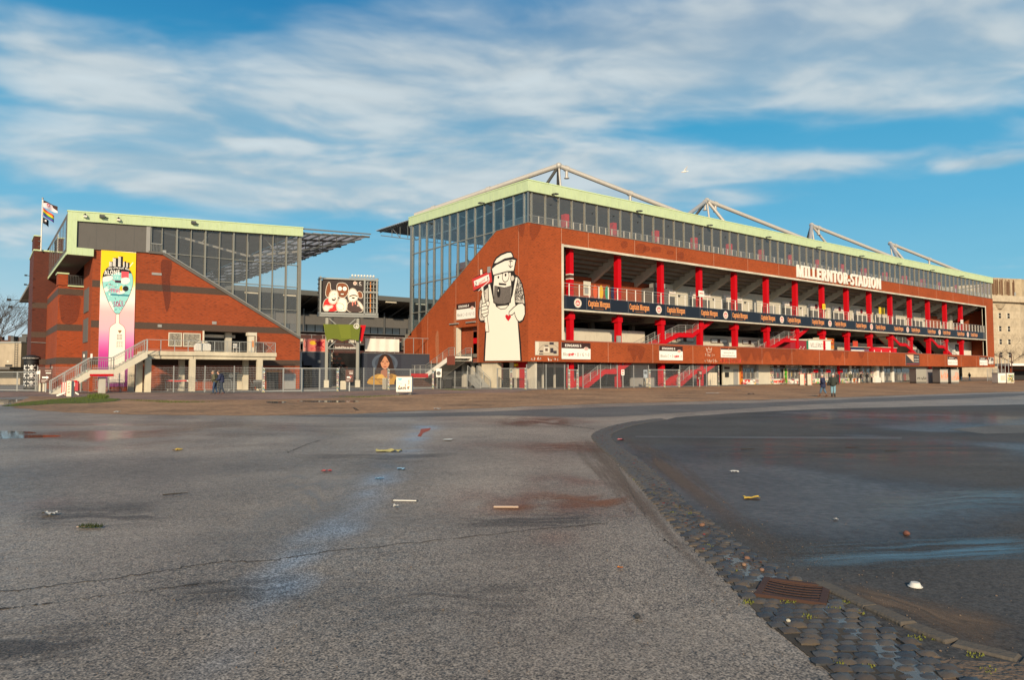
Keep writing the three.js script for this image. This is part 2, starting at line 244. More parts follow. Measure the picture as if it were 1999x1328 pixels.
function segDist(p, line) { let best = 1e9, along = 0, acc = 0; for (let i = 0; i < line.length - 1; i++) { const [ax, ay] = line[i], [bx_, by] = line[i + 1], dx = bx_ - ax, dy = by - ay, L2 = dx * dx + dy * dy, t = clamp(((p[0] - ax) * dx + (p[1] - ay) * dy) / L2), d = Math.hypot(p[0] - ax - dx * t, p[1] - ay - dy * t); if (d < best) { best = d; along = acc + t * Math.sqrt(L2); } acc += Math.sqrt(L2); } return [best, along]; }
function gridSheet(us, vs, y, colour) {
  const nu = us.length, nv = vs.length, pos = new Float32Array(nu * nv * 3), col = new Float32Array(nu * nv * 3), uv = new Float32Array(nu * nv * 2), nor = new Float32Array(nu * nv * 3), idx = [];
  for (let j = 0; j < nv; j++) for (let i = 0; i < nu; i++) { const k = j * nu + i; pos.set([us[i], y, -vs[j]], k * 3); nor.set([0, 1, 0], k * 3); uv.set([us[i], vs[j]], k * 2); col.set(colour(us[i], vs[j]), k * 3); if (i < nu - 1 && j < nv - 1) idx.push(k, k + 1, k + nu + 1, k, k + nu + 1, k + nu); }
  const g = new THREE.BufferGeometry(); g.setIndex(idx);
  g.setAttribute('position', new THREE.BufferAttribute(pos, 3)); g.setAttribute('normal', new THREE.BufferAttribute(nor, 3)); g.setAttribute('uv', new THREE.BufferAttribute(uv, 2)); g.setAttribute('color', new THREE.BufferAttribute(col, 3));
  return g;
}
const spread = (a, b, s) => { const r = []; for (let x = a; x <= b + 1e-6; x += s) r.push(x); return r; };
const blueLine = P([840, 822], [760, 915], [690, 1000], [640, 1040], [600, 1075], [560, 1120], [500, 1200], [440, 1300]), rust = [[[1060, 985], 0.75, 0.9], [[1125, 938], 0.6, 0.8], [[1040, 823], 1.6, 0.8], [[1000, 965], 0.7, 0.5], [[1130, 870], 1.2, 0.5], [[1180, 985], 0.4, 0.7], [[1080, 872], 1, 0.5], [[70, 985], 0.5, 0.4], [[1090, 1050], 0.35, 0.4], [[930, 868], 0.9, 0.25]].map(([p, r, k]) => [G(...p), r, k]);
const darkMarks = [[[700, 1010], 1.0], [[330, 910], 2.2], [[250, 1000], 1.2], [[60, 930], 2], [[1060, 1010], 0.8], [[620, 1160], 0.7], [[30, 1250], 0.8], [[880, 1160], 0.5], [[1200, 1240], 0.35], [[450, 1060], 0.8], [[760, 1020], 0.7], [[1020, 1075], 0.5], [[940, 1210], 0.5]].map(([p, r]) => [G(...p), r]);
function asphaltColour(u, v) {
  const rt = u * FV - v * FU, fw = u * FU + v * FV;
  let k = 0.86 + 0.5 * (fbm(rt * 0.16, fw * 0.3, 5) - 0.5) + 0.34 * (fbm(rt * 0.9 + 40, fw * 1.3, 4) - 0.5);
  for (const [p, r] of darkMarks) { const d = Math.hypot((rt - (p[0] * FV - p[1] * FU)) / 1.8, fw - (p[0] * FU + p[1] * FV)) / r; if (d < 2) k *= 1 - 0.22 * Math.exp(-d * d * 2) * (0.5 + fbm(u * 3, v * 3, 3)); }
  let c = [k * 1.0, k * 0.98, k * 0.955];
  const [d, al] = segDist([u, v], blueLine), wid = 0.07 + 0.014 * fw + 0.12 * (fbm(al * 0.8, 3, 3) - 0.5);
  const b = Math.exp(-((d / wid) ** 2)) * clamp(1.9 * (fbm(u * 2.2, v * 2.2, 4) - 0.22)) * (0.35 + 0.65 * sst(0.35, 0.7, fbm(al * 0.9 + 7, 1, 3)));
  c = c.map((x, i) => lerp(x, [0.85, 1.55, 2.7][i], clamp(b * 0.95) * sst(0.3, 3, al) * (1 - 0.75 * sst(11, 20, al) * 0 ) * lerp(0.35, 1, sst(3.6, 6.5, fw))));
  for (const [p, r, s] of rust) { const q = Math.hypot((rt - (p[0] * FV - p[1] * FU)) / 1.5, (fw - (p[0] * FU + p[1] * FV)) * 1.0) / r; if (q < 2.2) { const w = s * Math.exp(-q * q * 1.6) * sst(0.3, 0.6, fbm(u * 4 + 9, v * 4, 4)); c = c.map((x, i) => lerp(x, [0.62, 0.28, 0.16][i], clamp(w))); } }
  return c;
}
const us = [-400, -200, -100, -60, ...spread(-30, 70, 0.4), 100, 160, 240, 400], vs = [-400, -200, -100, -50, -20, ...spread(-6, 66, 0.4), 90, 130];
struct('asphalt_lot', gridSheet(us, vs, 0, asphaltColour), new THREE.MeshStandardMaterial({ vertexColors: true, color: S(0.5, 0.42, 0.34), map: T.asphaltFine, roughnessMap: T.asphaltRough, roughness: 0.8, bumpMap: T.bump, bumpScale: 0.0012 }));
function flat(name, pts, y, m, smooth = 0) { const c = smooth ? new THREE.CatmullRomCurve3(pts.map(([a, b]) => new THREE.Vector3(a, b, 0)), true, 'centripetal').getPoints(pts.length * smooth).slice(0, -1).map((p) => [p.x, p.y]) : pts; const g = sheet(c, y); boxUV(g); return struct(name, g, m); }
const smoothOpen = (pts, n) => new THREE.CatmullRomCurve3(pts.map(([a, b]) => new THREE.Vector3(a, b, 0)), false, 'centripetal').getPoints(n).map((p) => [p.x, p.y]);

// the brown dirt apron between the asphalt and the fence line
const edge = P([18, 792], [45, 798], [100, 803], [200, 808], [300, 810], [400, 811], [560, 811], [690, 808], [800, 803], [1000, 795], [1200, 788], [1400, 783], [1560, 779], [1700, 774], [1850, 769], [1999, 764.5]);
{
  const r = rng(3), w = smoothOpen(edge, 260).map(([a, b], i) => [a + (fbm(i * 0.35, 2, 3) - 0.5) * 0.7, b + (fbm(i * 0.35, 9, 3) - 0.5) * 0.9]);
  flat('dirt_apron', [...w, [190, 15], [420, -120], [420, 300], [-20, 300], G(0, 764), G(60, 776)], 0.006, mat([0.44, 0.25, 0.13], 0.92, { map: T.dirt, bumpMap: T.bump, bumpScale: 0.02 }));
}
flat('paved_path', P([0, 777], [60, 774], [150, 777], [300, 781], [500, 781], [640, 778], [760, 773], [900, 768], [1000, 767], [1040, 762], [845, 761], [735, 764], [660, 766], [430, 768.5], [235, 768], [72, 766], [0, 766]), 0.011, mat([0.3, 0.19, 0.15], 0.85, { map: T.dirt }));
flat('yard_paving', [...P([0, 765.5], [72, 765.5], [235, 767.5], [430, 768], [660, 765.5], [735, 763.5], [845, 760.5], [1028, 762]), [45.2, 54.2], [80, 54.4], [84, 58], [172, 58], [172, 62], [40, 95], [30, 140], [-10, 140]], 0.015, mat([0.17, 0.16, 0.15], 0.8, { map: T.conc }));
flat('asphalt_patch', P([880, 806], [700, 809], [560, 813], [760, 815], [980, 812], [1150, 815], [1330, 806], [1600, 789], [1900, 778], [1999, 772], [1999, 768], [1800, 774], [1500, 786], [1200, 794]), 0.003, mat([0.2, 0.185, 0.17], 0.7, { map: T.asphaltFine }), 3);

// dark wet asphalt on the right, its gutter of cobbles along the edge
const gutL = smoothOpen(P([1290, 818], [1225, 826], [1180, 838], [1158, 850], [1165, 866], [1200, 899], [1243, 943], [1285, 992], [1345, 1060], [1400, 1113], [1450, 1168], [1500, 1218], [1560, 1268], [1640, 1330], [1760, 1420]), 240);
const gutR = smoothOpen(P([1300, 820], [1245, 829], [1208, 840], [1190, 851], [1200, 867], [1245, 898], [1292, 938], [1340, 984], [1405, 1035], [1465, 1080], [1530, 1118], [1590, 1150], [1680, 1200], [1790, 1262], [1880, 1320], [2010, 1415]), 240);
flat('dark_asphalt', [...gutR.slice().reverse().filter((_, i) => i > 62 || true), ...P([1320, 815], [1450, 806], [1600, 799], [1800, 794], [1999, 790]), [95, 12], [200, -40], [200, -160], [30, -160], G(2010, 1415)], 0.006, new THREE.MeshStandardMaterial({ color: S(0.085, 0.08, 0.076), map: T.darkFine, roughnessMap: T.wetRough, roughness: 1, bumpMap: T.bump, bumpScale: 0.005 }));
flat('gutter_bed', [...gutL, ...gutR.slice().reverse()], 0.004, mat([0.075, 0.06, 0.045], 0.9, { map: T.dirt }));
flat('light_patch', P([1850, 839], [1930, 832], [1999, 830], [1999, 846], [1920, 848]), 0.009, mat([0.2, 0.185, 0.165], 0.8, { map: T.asphaltFine }));
flat('mud', P([1760, 1262], [1850, 1290], [1999, 1300], [2100, 1330], [2200, 1500], [1900, 1480], [1850, 1340], [1790, 1290]), 0.0105, mat([0.19, 0.13, 0.085], 0.7, { map: T.dirt, bumpMap: T.bump, bumpScale: 0.02 }), 4);
flat('road_line', P([1240, 852], [1500, 853], [1760, 854], [1760, 858], [1500, 857], [1240, 855]), 0.009, mat([0.15, 0.145, 0.14], 0.6, { map: T.asphaltFine }));
// films of damp with soft edges: a sheet whose cover is a computed streaky mask
function film(name, [A, B, C, D], y, m, seed, o = {}) { // corners as photo spots: far left, far right, near right, near left
  const q = P(A, B, C, D), n = 8, pos = [], uv = [], idx = []; for (let k = 0; k <= n; k++) for (let l = 0; l <= n; l++) { const s = l / n, t = k / n; for (const c of [0]) pos.push(lerp(lerp(q[0][0], q[1][0], s), lerp(q[3][0], q[2][0], s), t), y, -lerp(lerp(q[0][1], q[1][1], s), lerp(q[3][1], q[2][1], s), t)); uv.push(s, t); if (k < n && l < n) { const b = k * (n + 1) + l; idx.push(b, b + n + 1, b + 1, b + 1, b + n + 1, b + n + 2); } }
  const g = new THREE.BufferGeometry(); g.setAttribute('position', new THREE.Float32BufferAttribute(pos, 3)); g.setAttribute('uv', new THREE.Float32BufferAttribute(uv, 2)); g.setIndex(idx); g.computeVertexNormals();
  const al = dtex(512, 256, (x, yy) => { const s = x / 512, t = yy / 256, w = fbm(s * 3 + seed, t * 2, 3) - 0.5, e = Math.min(sst(0, 0.3, s), sst(1, 0.75, s)) * Math.pow(Math.sin(Math.PI * clamp(t + w * 0.3)), 1.3), st = fbm(s * (o.sx ?? 4) + seed * 3, t * (o.sy ?? 16) + w * 5, 5), f = fbm(s * 60, t * 60, 3); return [clamp(e * sst(0.28, 0.72, st * 0.85 + f * 0.15) * (o.k ?? 1))]; });
  al.wrapS = al.wrapT = THREE.ClampToEdgeWrapping;
  struct(name, g, new THREE.MeshStandardMaterial({ ...m, alphaMap: al, transparent: true }));
}
const dampM = { color: S(0.1, 0.12, 0.14), roughness: 0.14 };
film('wet_film', [[1480, 1062], [2060, 1040], [2080, 1100], [1460, 1125]], 0.0085, dampM, 1, { k: 0.75 }); film('wet_film', [[1640, 955], [2060, 940], [2080, 1010], [1620, 1025]], 0.0088, dampM, 5, { k: 0.5, sy: 26 }); film('wet_film', [[1480, 800], [2040, 800], [2100, 838], [1420, 842]], 0.0091, dampM, 9, { k: 0.35, sx: 3, sy: 9 }); film('wet_film', [[1300, 850], [1990, 848], [2060, 930], [1260, 925]], 0.0094, dampM, 12, { k: 0.4, sy: 30 });
film('wet_film', [[-60, 820], [700, 818], [760, 880], [-120, 885]], 0.0035, { color: S(0.14, 0.14, 0.14), roughness: 0.2 }, 17, { k: 0.55, sx: 3, sy: 12 }); film('wet_film', [[560, 900], [760, 895], [640, 1100], [360, 1120]], 0.0032, { color: S(0.2, 0.21, 0.22), roughness: 0.3 }, 23, { k: 0.35 });
film('rust_film', [[940, 960], [1250, 950], [1290, 1010], [900, 1015]], 0.0036, { color: S(0.24, 0.085, 0.035), roughness: 0.9 }, 29, { k: 0.6, sx: 5, sy: 9 }); film('rust_film', [[960, 815], [1120, 812], [1140, 834], [950, 835]], 0.0036, { color: S(0.16, 0.06, 0.03), roughness: 0.8 }, 33, { k: 0.7, sx: 3, sy: 7 }); film('rust_film', [[1010, 862], [1190, 860], [1210, 885], [1000, 890]], 0.0036, { color: S(0.22, 0.09, 0.05), roughness: 0.9 }, 37, { k: 0.5 });
film('dirt_film', [[1580, 1118], [2010, 1205], [2040, 1310], [1660, 1190]], 0.0098, { color: S(0.17, 0.11, 0.07), roughness: 0.95 }, 61, { k: 0.8, sx: 3, sy: 5 }); film('dirt_film', [[1190, 850], [1260, 850], [1640, 1130], [1470, 1085]], 0.0099, { color: S(0.14, 0.09, 0.06), roughness: 0.95 }, 67, { k: 0.6, sx: 3, sy: 6 }); film('dirt_film', [[1090, 850], [1165, 850], [1480, 1200], [1360, 1190]], 0.0039, { color: S(0.13, 0.085, 0.06), roughness: 0.95 }, 71, { k: 0.6, sx: 3, sy: 6 });
for (const [c, sd, k] of [[[[30, 985], [330, 975], [360, 1040], [0, 1045]], 41, 0.4], [[[280, 1130], [620, 1110], [640, 1180], [250, 1190]], 43, 0.35], [[[700, 1140], [1080, 1120], [1120, 1210], [690, 1220]], 47, 0.35], [[[-60, 1220], [240, 1200], [200, 1300], [-120, 1330]], 51, 0.5], [[[860, 1005], [1180, 995], [1200, 1035], [850, 1040]], 53, 0.45], [[[560, 880], [900, 875], [930, 905], [540, 910]], 57, 0.35]]) film('tyre_grime', c, 0.0038, { color: S(0.045, 0.043, 0.045), roughness: 0.7 }, sd, { k, sx: 2.5, sy: 12 });
{ const t = P([822, 838], [842, 836], [838, 841], [826, 846], [822, 853], [815, 852], [820, 845]); flat('paint_mark', t, 0.0045, mat([0.3, 0.06, 0.03], 0.8)); }
flat('puddle', P([-60, 840], [20, 842], [60, 843.5], [70, 846], [40, 848.5], [110, 850.5], [118, 852.5], [60, 855.5], [-60, 858]), 0.004, M.water, 5);
flat('puddle', P([580, 783.5], [640, 783], [700, 783.5], [690, 785.5], [610, 785.5]), 0.012, M.water, 4);
flat('puddle', P([525, 785], [555, 784.5], [550, 787.5], [528, 787.5]), 0.012, M.water, 4);
flat('puddle', P([-40, 778], [20, 780], [60, 781], [30, 787], [-40, 795]), 0.004, M.water, 5);
{ // seams and cracks
  const crackM = mat([0.035, 0.03, 0.025], 0.9);
  const line = (pts, w, seed) => { const c = smoothOpen(P(...pts), 160).map(([a, b], i) => [a + (fbm(i * 0.6, seed, 3) - 0.5) * 0.09, b + (fbm(i * 0.6, seed + 5, 3) - 0.5) * 0.09]); const L = [], R = []; c.forEach((p, i) => { const q = c[Math.min(i + 1, c.length - 1)], o = c[Math.max(i - 1, 0)], dx = q[0] - o[0], dy = q[1] - o[1], l = Math.hypot(dx, dy) || 1, h = w * (0.3 + 0.9 * fbm(i * 0.5, seed + 9, 2)); L.push([p[0] - (dy / l) * h, p[1] + (dx / l) * h]); R.push([p[0] + (dy / l) * h, p[1] - (dx / l) * h]); }); flat('asphalt_crack', [...L, ...R.reverse()], 0.004, crackM); };
  line([[-40, 1160], [120, 1143], [300, 1118], [430, 1098], [520, 1095], [640, 1078], [850, 1056], [1020, 1037], [1180, 1022]], 0.009, 1);
  line([[-40, 1195], [100, 1178], [330, 1148], [450, 1135]], 0.004, 2);
  line([[1180, 855], [1260, 1010], [1290, 1048], [1330, 1080]], 0.0022, 3);
  line([[1100, 842], [1180, 880], [1230, 960], [1262, 1010]], 0.002, 4);
  line([[560, 885], [600, 868], [625, 860]], 0.012, 6);
  line([[1000, 820], [1080, 828], [1160, 838]], 0.03, 7);
}
{ // cobbles of the gutter: each near stone its own piece, the far ones joined
  const gutter = thing('cobbled_gutter', null, null, [0, 0, 0], 0, null, 'structure');
  const stone = (seed) => { const r = rng(seed), g = new THREE.BoxGeometry(0.11, 0.08, 0.088, 4, 2, 4).translate(0, 0.02, 0), p = g.attributes.position, o = 100 * seed; for (let i = 0; i < p.count; i++) { let x = p.getX(i), y = p.getY(i), z = p.getZ(i); const a = x / 0.055, b = z / 0.044, e = Math.max(Math.abs(a), Math.abs(b)), q = Math.hypot(a, b); const k = lerp(1, e / Math.max(q, 1e-6), 0.15); x *= k * (1 + 0.24 * (vn(a * 1.3 + o, b * 1.3) - 0.5)); z *= k * (1 + 0.24 * (vn(a * 1.3, b * 1.3 + o) - 0.5)); if (y > 0.05) y += 0.008 - 0.014 * e * e * e * e + 0.012 * (vn(a * 2 + o, b * 2 + o) - 0.5); p.setXYZ(i, x, y, z); } g.computeVertexNormals(); boxUV(g); return g; };
  const shapes = [1, 2, 3, 4, 5, 6].map(stone), mats = [[0.062, 0.06, 0.06], [0.085, 0.076, 0.068], [0.045, 0.046, 0.05], [0.1, 0.078, 0.058], [0.075, 0.06, 0.048]].map((c) => mat(c, 0.46, { map: T.conc, bumpMap: T.bump, bumpScale: 0.004 }));
  const r = rng(11), far = [], all = [];
  const len = (c) => { const l = [0]; for (let i = 1; i < c.length; i++) l.push(l[i - 1] + Math.hypot(c[i][0] - c[i - 1][0], c[i][1] - c[i - 1][1])); return l; };
  const l1 = len(gutL), l2 = len(gutR), pick = (c, l, s) => { const d = s * l[l.length - 1]; let i = 1; while (i < l.length - 1 && l[i] < d) i++; const t = (d - l[i - 1]) / (l[i] - l[i - 1]); return [lerp(c[i - 1][0], c[i][0], t), lerp(c[i - 1][1], c[i][1], t)]; };
  const grate = G(1548, 1157), total = l1[l1.length - 1], rows = Math.floor(total / 0.1);
  for (let k = 0; k < rows; k++) {
    const a = pick(gutL, l1, (k + 0.5) / rows), b = pick(gutR, l2, (k + 0.5) / rows), w = Math.hypot(b[0] - a[0], b[1] - a[1]), n = Math.max(1, Math.round(w / 0.122)), turn = Math.atan2(b[1] - a[1], b[0] - a[0]);
    for (let i = 0; i < n; i++) {
      const t = (i + 0.5 + (k % 2 ? 0.22 : -0.22) * (n > 2 ? 1 : 0) + (r() - 0.5) * 0.12) / n; if (t < 0.04 || t > 0.97) continue;
      const u = lerp(a[0], b[0], t) + (r() - 0.5) * 0.012, v = lerp(a[1], b[1], t) + (r() - 0.5) * 0.012, d = Math.hypot(u, v);
      if (Math.hypot(u - grate[0], v - grate[1]) < 0.33) continue;
      if (d < 4.6 && t > 0.72 && r() < 0.55) continue; // washed over with earth
      all.push([d, u, v, turn + (r() - 0.5) * 0.16, Math.floor(r() * 6), Math.floor(r() * 5), -0.044 + 0.014 * r() - 0.016 * Math.sin(Math.PI * clamp(t)), (w / n / 0.118) * (0.97 + 0.12 * r())]);
    }
  }
  all.sort((p, q) => p[0] - q[0]);
  const inView = (u, v) => { const rt = u * FV - v * FU, fw = u * FU + v * FV; return fw > 3.2 && Math.abs(rt / fw) < 0.78; };
  let made = 0;
  for (const [d, u, v, turn, s, m, y, w] of all) {
    if (made < 296 && inView(u, v)) { const o = mesh('cobble', shapes[s], mats[m]); o.position.set(u, y, -v); o.rotation.y = turn; o.scale.set(w, 1, 1); gutter.add(o); made++; }
    else { const g = shapes[s].clone(); g.scale(w, 1, 1).rotateY(turn).translate(u, y, -v); far.push(g); }
  }
  const q = mesh('cobbles', join(far), mats[1]); q.userData.kind = 'stuff'; gutter.add(q);
  // thin stream of water down the middle of the gutter
  const mid = smoothOpen(P([1418, 1085], [1450, 1108], [1470, 1120], [1500, 1135]), 30), mid2 = smoothOpen(P([1600, 1178], [1650, 1215], [1720, 1262], [1800, 1318], [1880, 1390]), 60);
  const ribbon = (c, w0, w1, y, sd) => { const L = [], R = []; c.forEach((p, i) => { const q2 = c[Math.min(i + 1, c.length - 1)], o = c[Math.max(i - 1, 0)], dx = q2[0] - o[0], dy = q2[1] - o[1], l = Math.hypot(dx, dy) || 1, h = lerp(w0, w1, i / c.length) * (0.55 + 0.9 * fbm(i * 0.35, sd, 3)); L.push([p[0] - (dy / l) * h, p[1] + (dx / l) * h]); R.push([p[0] + (dy / l) * h, p[1] - (dx / l) * h]); }); flat('gutter_water', [...L, ...R.reverse()], y, new THREE.MeshPhysicalMaterial({ color: S(0.7, 0.72, 0.72), roughness: 0.2, transmission: 0.9, thickness: 0, ior: 1.33 })); };
  ribbon(mid, 0.05, 0.13, 0.008, 3); ribbon(mid2, 0.05, 0.14, 0.007, 8);
}
{ // storm drain in the gutter
  const c = G(1548, 1157), a = G(1490, 1150), b = G(1600, 1165), turn = Math.atan2(b[1] - a[1], b[0] - a[0]) ;
  const t = thing('drain_grate', 'rusty iron storm drain grate with curved bars set in the cobbled gutter', 'drain', [c[0], 0.004, c[1]], turn);
  const rustM = mat([0.075, 0.035, 0.024], 0.75, { metalness: 0.3, map: T.conc });
  lpart(t, 'frame', [bx(-0.25, 0.25, 0, 0.022, -0.25, -0.21), bx(-0.25, 0.25, 0, 0.022, 0.21, 0.25), bx(-0.25, -0.2, 0, 0.022, -0.21, 0.21), bx(0.2, 0.25, 0, 0.022, -0.21, 0.21)], rustM);
  lpart(t, 'shaft', [bx(-0.2, 0.2, -0.0, 0.002, -0.21, 0.21)], M.black);  // flat black plate: the darkness of the pit below put into its colour
  for (let i = 0; i < 6; i++) { const z = -0.17 + i * 0.068, g = []; for (let k = 0; k < 6; k++) { const x0 = -0.2 + k * 0.0667, x1 = x0 + 0.0667, f = (x) => 0.019 - 0.3 * (0.04 - x * x); g.push(bar(V(x0, f(x0), z), V(x1 + 0.004, f(x1), z), 0.02, 0.006)); } lpart(t, 'bar', g, rustM); }
}
{ // kerb stones at the right edge of the gutter
  const kerb = thing('kerb', null, null, [0, 0, 0], 0, null, 'structure');
  const line = P([1596, 1141], [1700, 1190], [1775, 1225], [1860, 1258], [1990, 1290], [2080, 1312]);
  for (let i = 0; i < line.length - 1; i++) { const [a, b] = [line[i], line[i + 1]], dx = b[0] - a[0], dy = b[1] - a[1], L = Math.hypot(dx, dy), g = cham(L - 0.012, 0.09, 0.13, 0.012); boxUV(g); const m = mesh('kerb_stone', g, M.conc2 ?? (M.conc2 = mat([0.1, 0.082, 0.064], 0.92, { map: T.conc, bumpMap: T.bump, bumpScale: 0.006 }))); m.position.set((a[0] + b[0]) / 2, -0.062 + 0.006 * (i % 2) - (i > 2 ? 0.012 : 0), -(a[1] + b[1]) / 2); m.rotation.y = Math.atan2(dy, dx); kerb.add(m); }
}
{ // grass: the patch beside the concrete post, tufts between the cobbles, weedy strips by the fence
  const r = rng(21), blades = (pts, n, h, list) => { const s = new THREE.Shape(); for (let i = 0; i < n; i++) { const [u, v] = pts(r()), a = r() * 6.28, w = 0.006 + h * 0.05, lean = h * 0.5 * (r() - 0.5), hh = h * (0.5 + r()); const g = new THREE.BufferGeometry(); g.setAttribute('position', new THREE.Float32BufferAttribute([u - w * Math.cos(a), 0.006, -v - w * Math.sin(a), u + w * Math.cos(a), 0.006, -v + w * Math.sin(a), u + lean, hh, -v + h * 0.5 * (r() - 0.5)], 3)); g.computeVertexNormals(); list.push(g); } };
  const inPoly = (p, poly) => { let c = false; for (let i = 0, j = poly.length - 1; i < poly.length; j = i++) if (poly[i][1] > p[1] !== poly[j][1] > p[1] && p[0] < ((poly[j][0] - poly[i][0]) * (p[1] - poly[i][1])) / (poly[j][1] - poly[i][1]) + poly[i][0]) c = !c; return c; };
  const area = (poly) => () => { for (;;) { const xs = poly.map((p) => p[0]), ys = poly.map((p) => p[1]), p = [lerp(Math.min(...xs), Math.max(...xs), r()), lerp(Math.min(...ys), Math.max(...ys), r())]; if (inPoly(p, poly)) return p; } };
  const grassM = mat([0.075, 0.1, 0.012], 0.9), list = [], turf = P([8, 794], [50, 786], [110, 780], [170, 775], [195, 777], [235, 780], [225, 784], [170, 788], [110, 789], [50, 793]);
  flat('turf', turf, 0.014, mat([0.085, 0.11, 0.02], 0.95, { map: T.dirt }), 4);
  blades(area(turf), 6500, 0.06, list);
  blades(area(P([170, 775], [190, 772], [215, 776], [200, 780], [175, 779])), 700, 0.22, list);
  for (const q of [[[235, 781], [330, 784], [420, 786], [330, 787]], [[640, 775], [720, 774], [800, 772], [700, 777]], [[850, 761], [880, 760], [930, 761], [900, 763]], [[1420, 745], [1430, 744], [1432, 746], [1422, 747]]]) blades(area(P(...q)), 900, 0.07, list);
  stuff('grass', list, grassM, 'green grass growing on the dirt by the concrete post and along the fence');
  const tufts = [[1277, 965], [1322, 992], [1312, 1003], [1345, 1004], [1383, 1068], [1428, 1117], [1485, 1162], [1460, 1178], [1540, 1178], [1650, 1178], [1670, 1200], [1632, 1190], [1815, 1245], [1785, 1250], [1645, 1297], [1925, 1312], [1688, 1303], [1580, 1205], [1240, 938], [1900, 1282]], tl = [];
  for (const p of tufts) { const c = G(...p); blades((q) => [c[0] + (r() + r() - 1) * 0.07, c[1] + (r() + r() - 1) * 0.05], 30, 0.018, tl); }
  stuff('gutter_weeds', tl, mat([0.13, 0.14, 0.018], 0.9), 'small green weeds sprouting between the dark cobbles of the gutter');
  const lv = [[], [], []]; for (let i = 0; i < 330; i++) { const k = 0.06 + 0.6 * Math.pow(r(), 1.5), j = Math.floor(k * 239), t = 0.1 + 0.8 * r(), u = lerp(gutL[j][0], gutR[Math.floor(k * 239)][0], t), v = lerp(gutL[j][1], gutR[j][1], t), q = 0.008 + 0.017 * r(); lv[i % 7 ? i % 2 : 2].push(new THREE.CircleGeometry(q, 5).scale(1, 0.6, 1).rotateX(-1.57 + (r() - 0.5) * 0.9).rotateY(r() * 6).translate(u, 0.02 + 0.01 * r(), -v)); }
  [[0.13, 0.04, 0.018], [0.1, 0.05, 0.025], [0.22, 0.025, 0.018]].forEach((c, i) => stuff('fallen_leaves', lv[i], mat(c, 0.85), ['brown', 'dull tan', 'dark red'][i] + ' wet leaf scraps caught among the gutter cobbles'));
  // gravel and crumbs strewn about
  const crumbs = []; for (let i = 0; i < 900; i++) { const px = r() * 1999, pyy = 800 + Math.pow(r(), 1.5) * 520, [u, v] = G(px, pyy), s = 0.003 + 0.008 * r() * r() * r(); crumbs.push(new THREE.IcosahedronGeometry(s, 0).scale(1, 0.6, 1).translate(u, 0.008, -v)); }
  for (let i = 0; i < 500; i++) { const k = r(), a = gutR[Math.floor(k * 239)], s = 0.003 + 0.012 * r() * r() * r(); crumbs.push(new THREE.IcosahedronGeometry(s, 0).scale(1, 0.6, 1).translate(a[0] + (r() - 0.3) * 0.9, 0.012, -a[1] - (r() - 0.5) * 0.9)); }
  stuff('gravel', crumbs, mat([0.16, 0.11, 0.075], 0.9), 'loose grit and pebbles strewn over the asphalt and gutter');
}
// ---------------------------------------------------------------- the long stand on the right
const U0 = 45.3, U1 = 171.6, VF = 57, YB = 2.87, YP = 5.13, YO = 15.38, YG = 17.42, YR = 20.8, YT = 21.87, OU0 = 50.2, OU1 = 167.3;
const stand = thing('stadium_stand', 'long red brick stadium stand with red columns, glazed top storey and pale green roof edge', 'stadium stand', [U0, 0, VF]);
const sp = (n, g, m, o) => part(stand, n, g, m, o);
const colU = Array.from({ length: 16 }, (_, k) => 51.95 + 7.52 * k);
{ // brick skin
  const gable = sp('gable_wall', [pu([[VF, YB], [66.4, YB], [66.4, 7.06], [70.8, 7.06], [70.8, 2.9], [83.85, 2.9], [83.85, 5.84], [62.62, YG], [VF, YG]], U0, U0 + 0.45)], M.brick, { label: 'sloping red brick gable wall with a doorway' });
  sp('brick_front', [bx(U0 + 0.45, OU0, YP, YG, VF, VF + 0.5), bx(OU1, U1, YP, YG, VF, VF + 0.5), bx(OU0, OU1, YO, YG, VF, VF + 0.5)], M.brick);
  sp('parapet_wall', [bx(U0 + 0.45, U1, YB, YP, VF, VF + 0.35)], M.brick, { label: 'low brick parapet wall running the whole length' });
  sp('parapet_coping', [bx(OU0, OU1, YP, YP + 0.09, VF - 0.03, VF + 0.4)], mat([0.3, 0.11, 0.07], 0.7));
  sp('opening_frame', [bx(OU0 - 0.3, OU0, YP + 0.09, YO + 0.3, VF - 0.05, VF + 0.6), bx(OU1, OU1 + 0.35, YP, YO + 0.3, VF - 0.05, VF + 0.6), bx(OU0, OU1, YO, YO + 0.26, VF - 0.05, VF + 0.6)], M.trim);
  sp('end_wall', [bx(U1 - 0.4, U1, YB, YG, VF + 0.5, 82)], M.brick);
  // expansion joints
  const j = []; for (let k = 0; k < 17; k++) { const u = 53.9 + 7.5 * k; if (u > OU0 && u < OU1) j.push(bx(u - 0.02, u + 0.02, YO + 0.28, YG, VF - 0.006, VF + 0.001), bx(u + 3 - 0.02, u + 3 + 0.02, YB, YP, VF - 0.006, VF + 0.001)); }
  j.push(bx(U0 + 4.6, U0 + 4.64, YO + 0.3, YG, VF - 0.006, VF + 0.001)); for (const v of [58.6, 66.2, 70.9, 77.5]) j.push(bx(U0 - 0.006, U0 + 0.001, YB, v > 66 ? 17.4 - (v - 62.6) * 0.545 : YG, v - 0.015, v + 0.015));
  sp('expansion_joint', j, mat([0.5, 0.3, 0.2], 0.9), { kind: 'stuff' });
}
function stain(root, list, m, name = 'damp_stain') { // drips and damp marks: thin darker films on the wall face
  for (const [pts, axis, val] of list) { const c = new THREE.CatmullRomCurve3(pts.map(([a, b]) => new THREE.Vector3(a, b, 0)), true, 'centripetal').getPoints(pts.length * 5).slice(0, -1).map((p) => [p.x, p.y]); const g = new THREE.ShapeGeometry(shp(c)); if (axis === 2) g.translate(0, 0, -val); else g.rotateY(Math.PI / 2).translate(val, 0, 0); part(root, name, [g], m); }
}
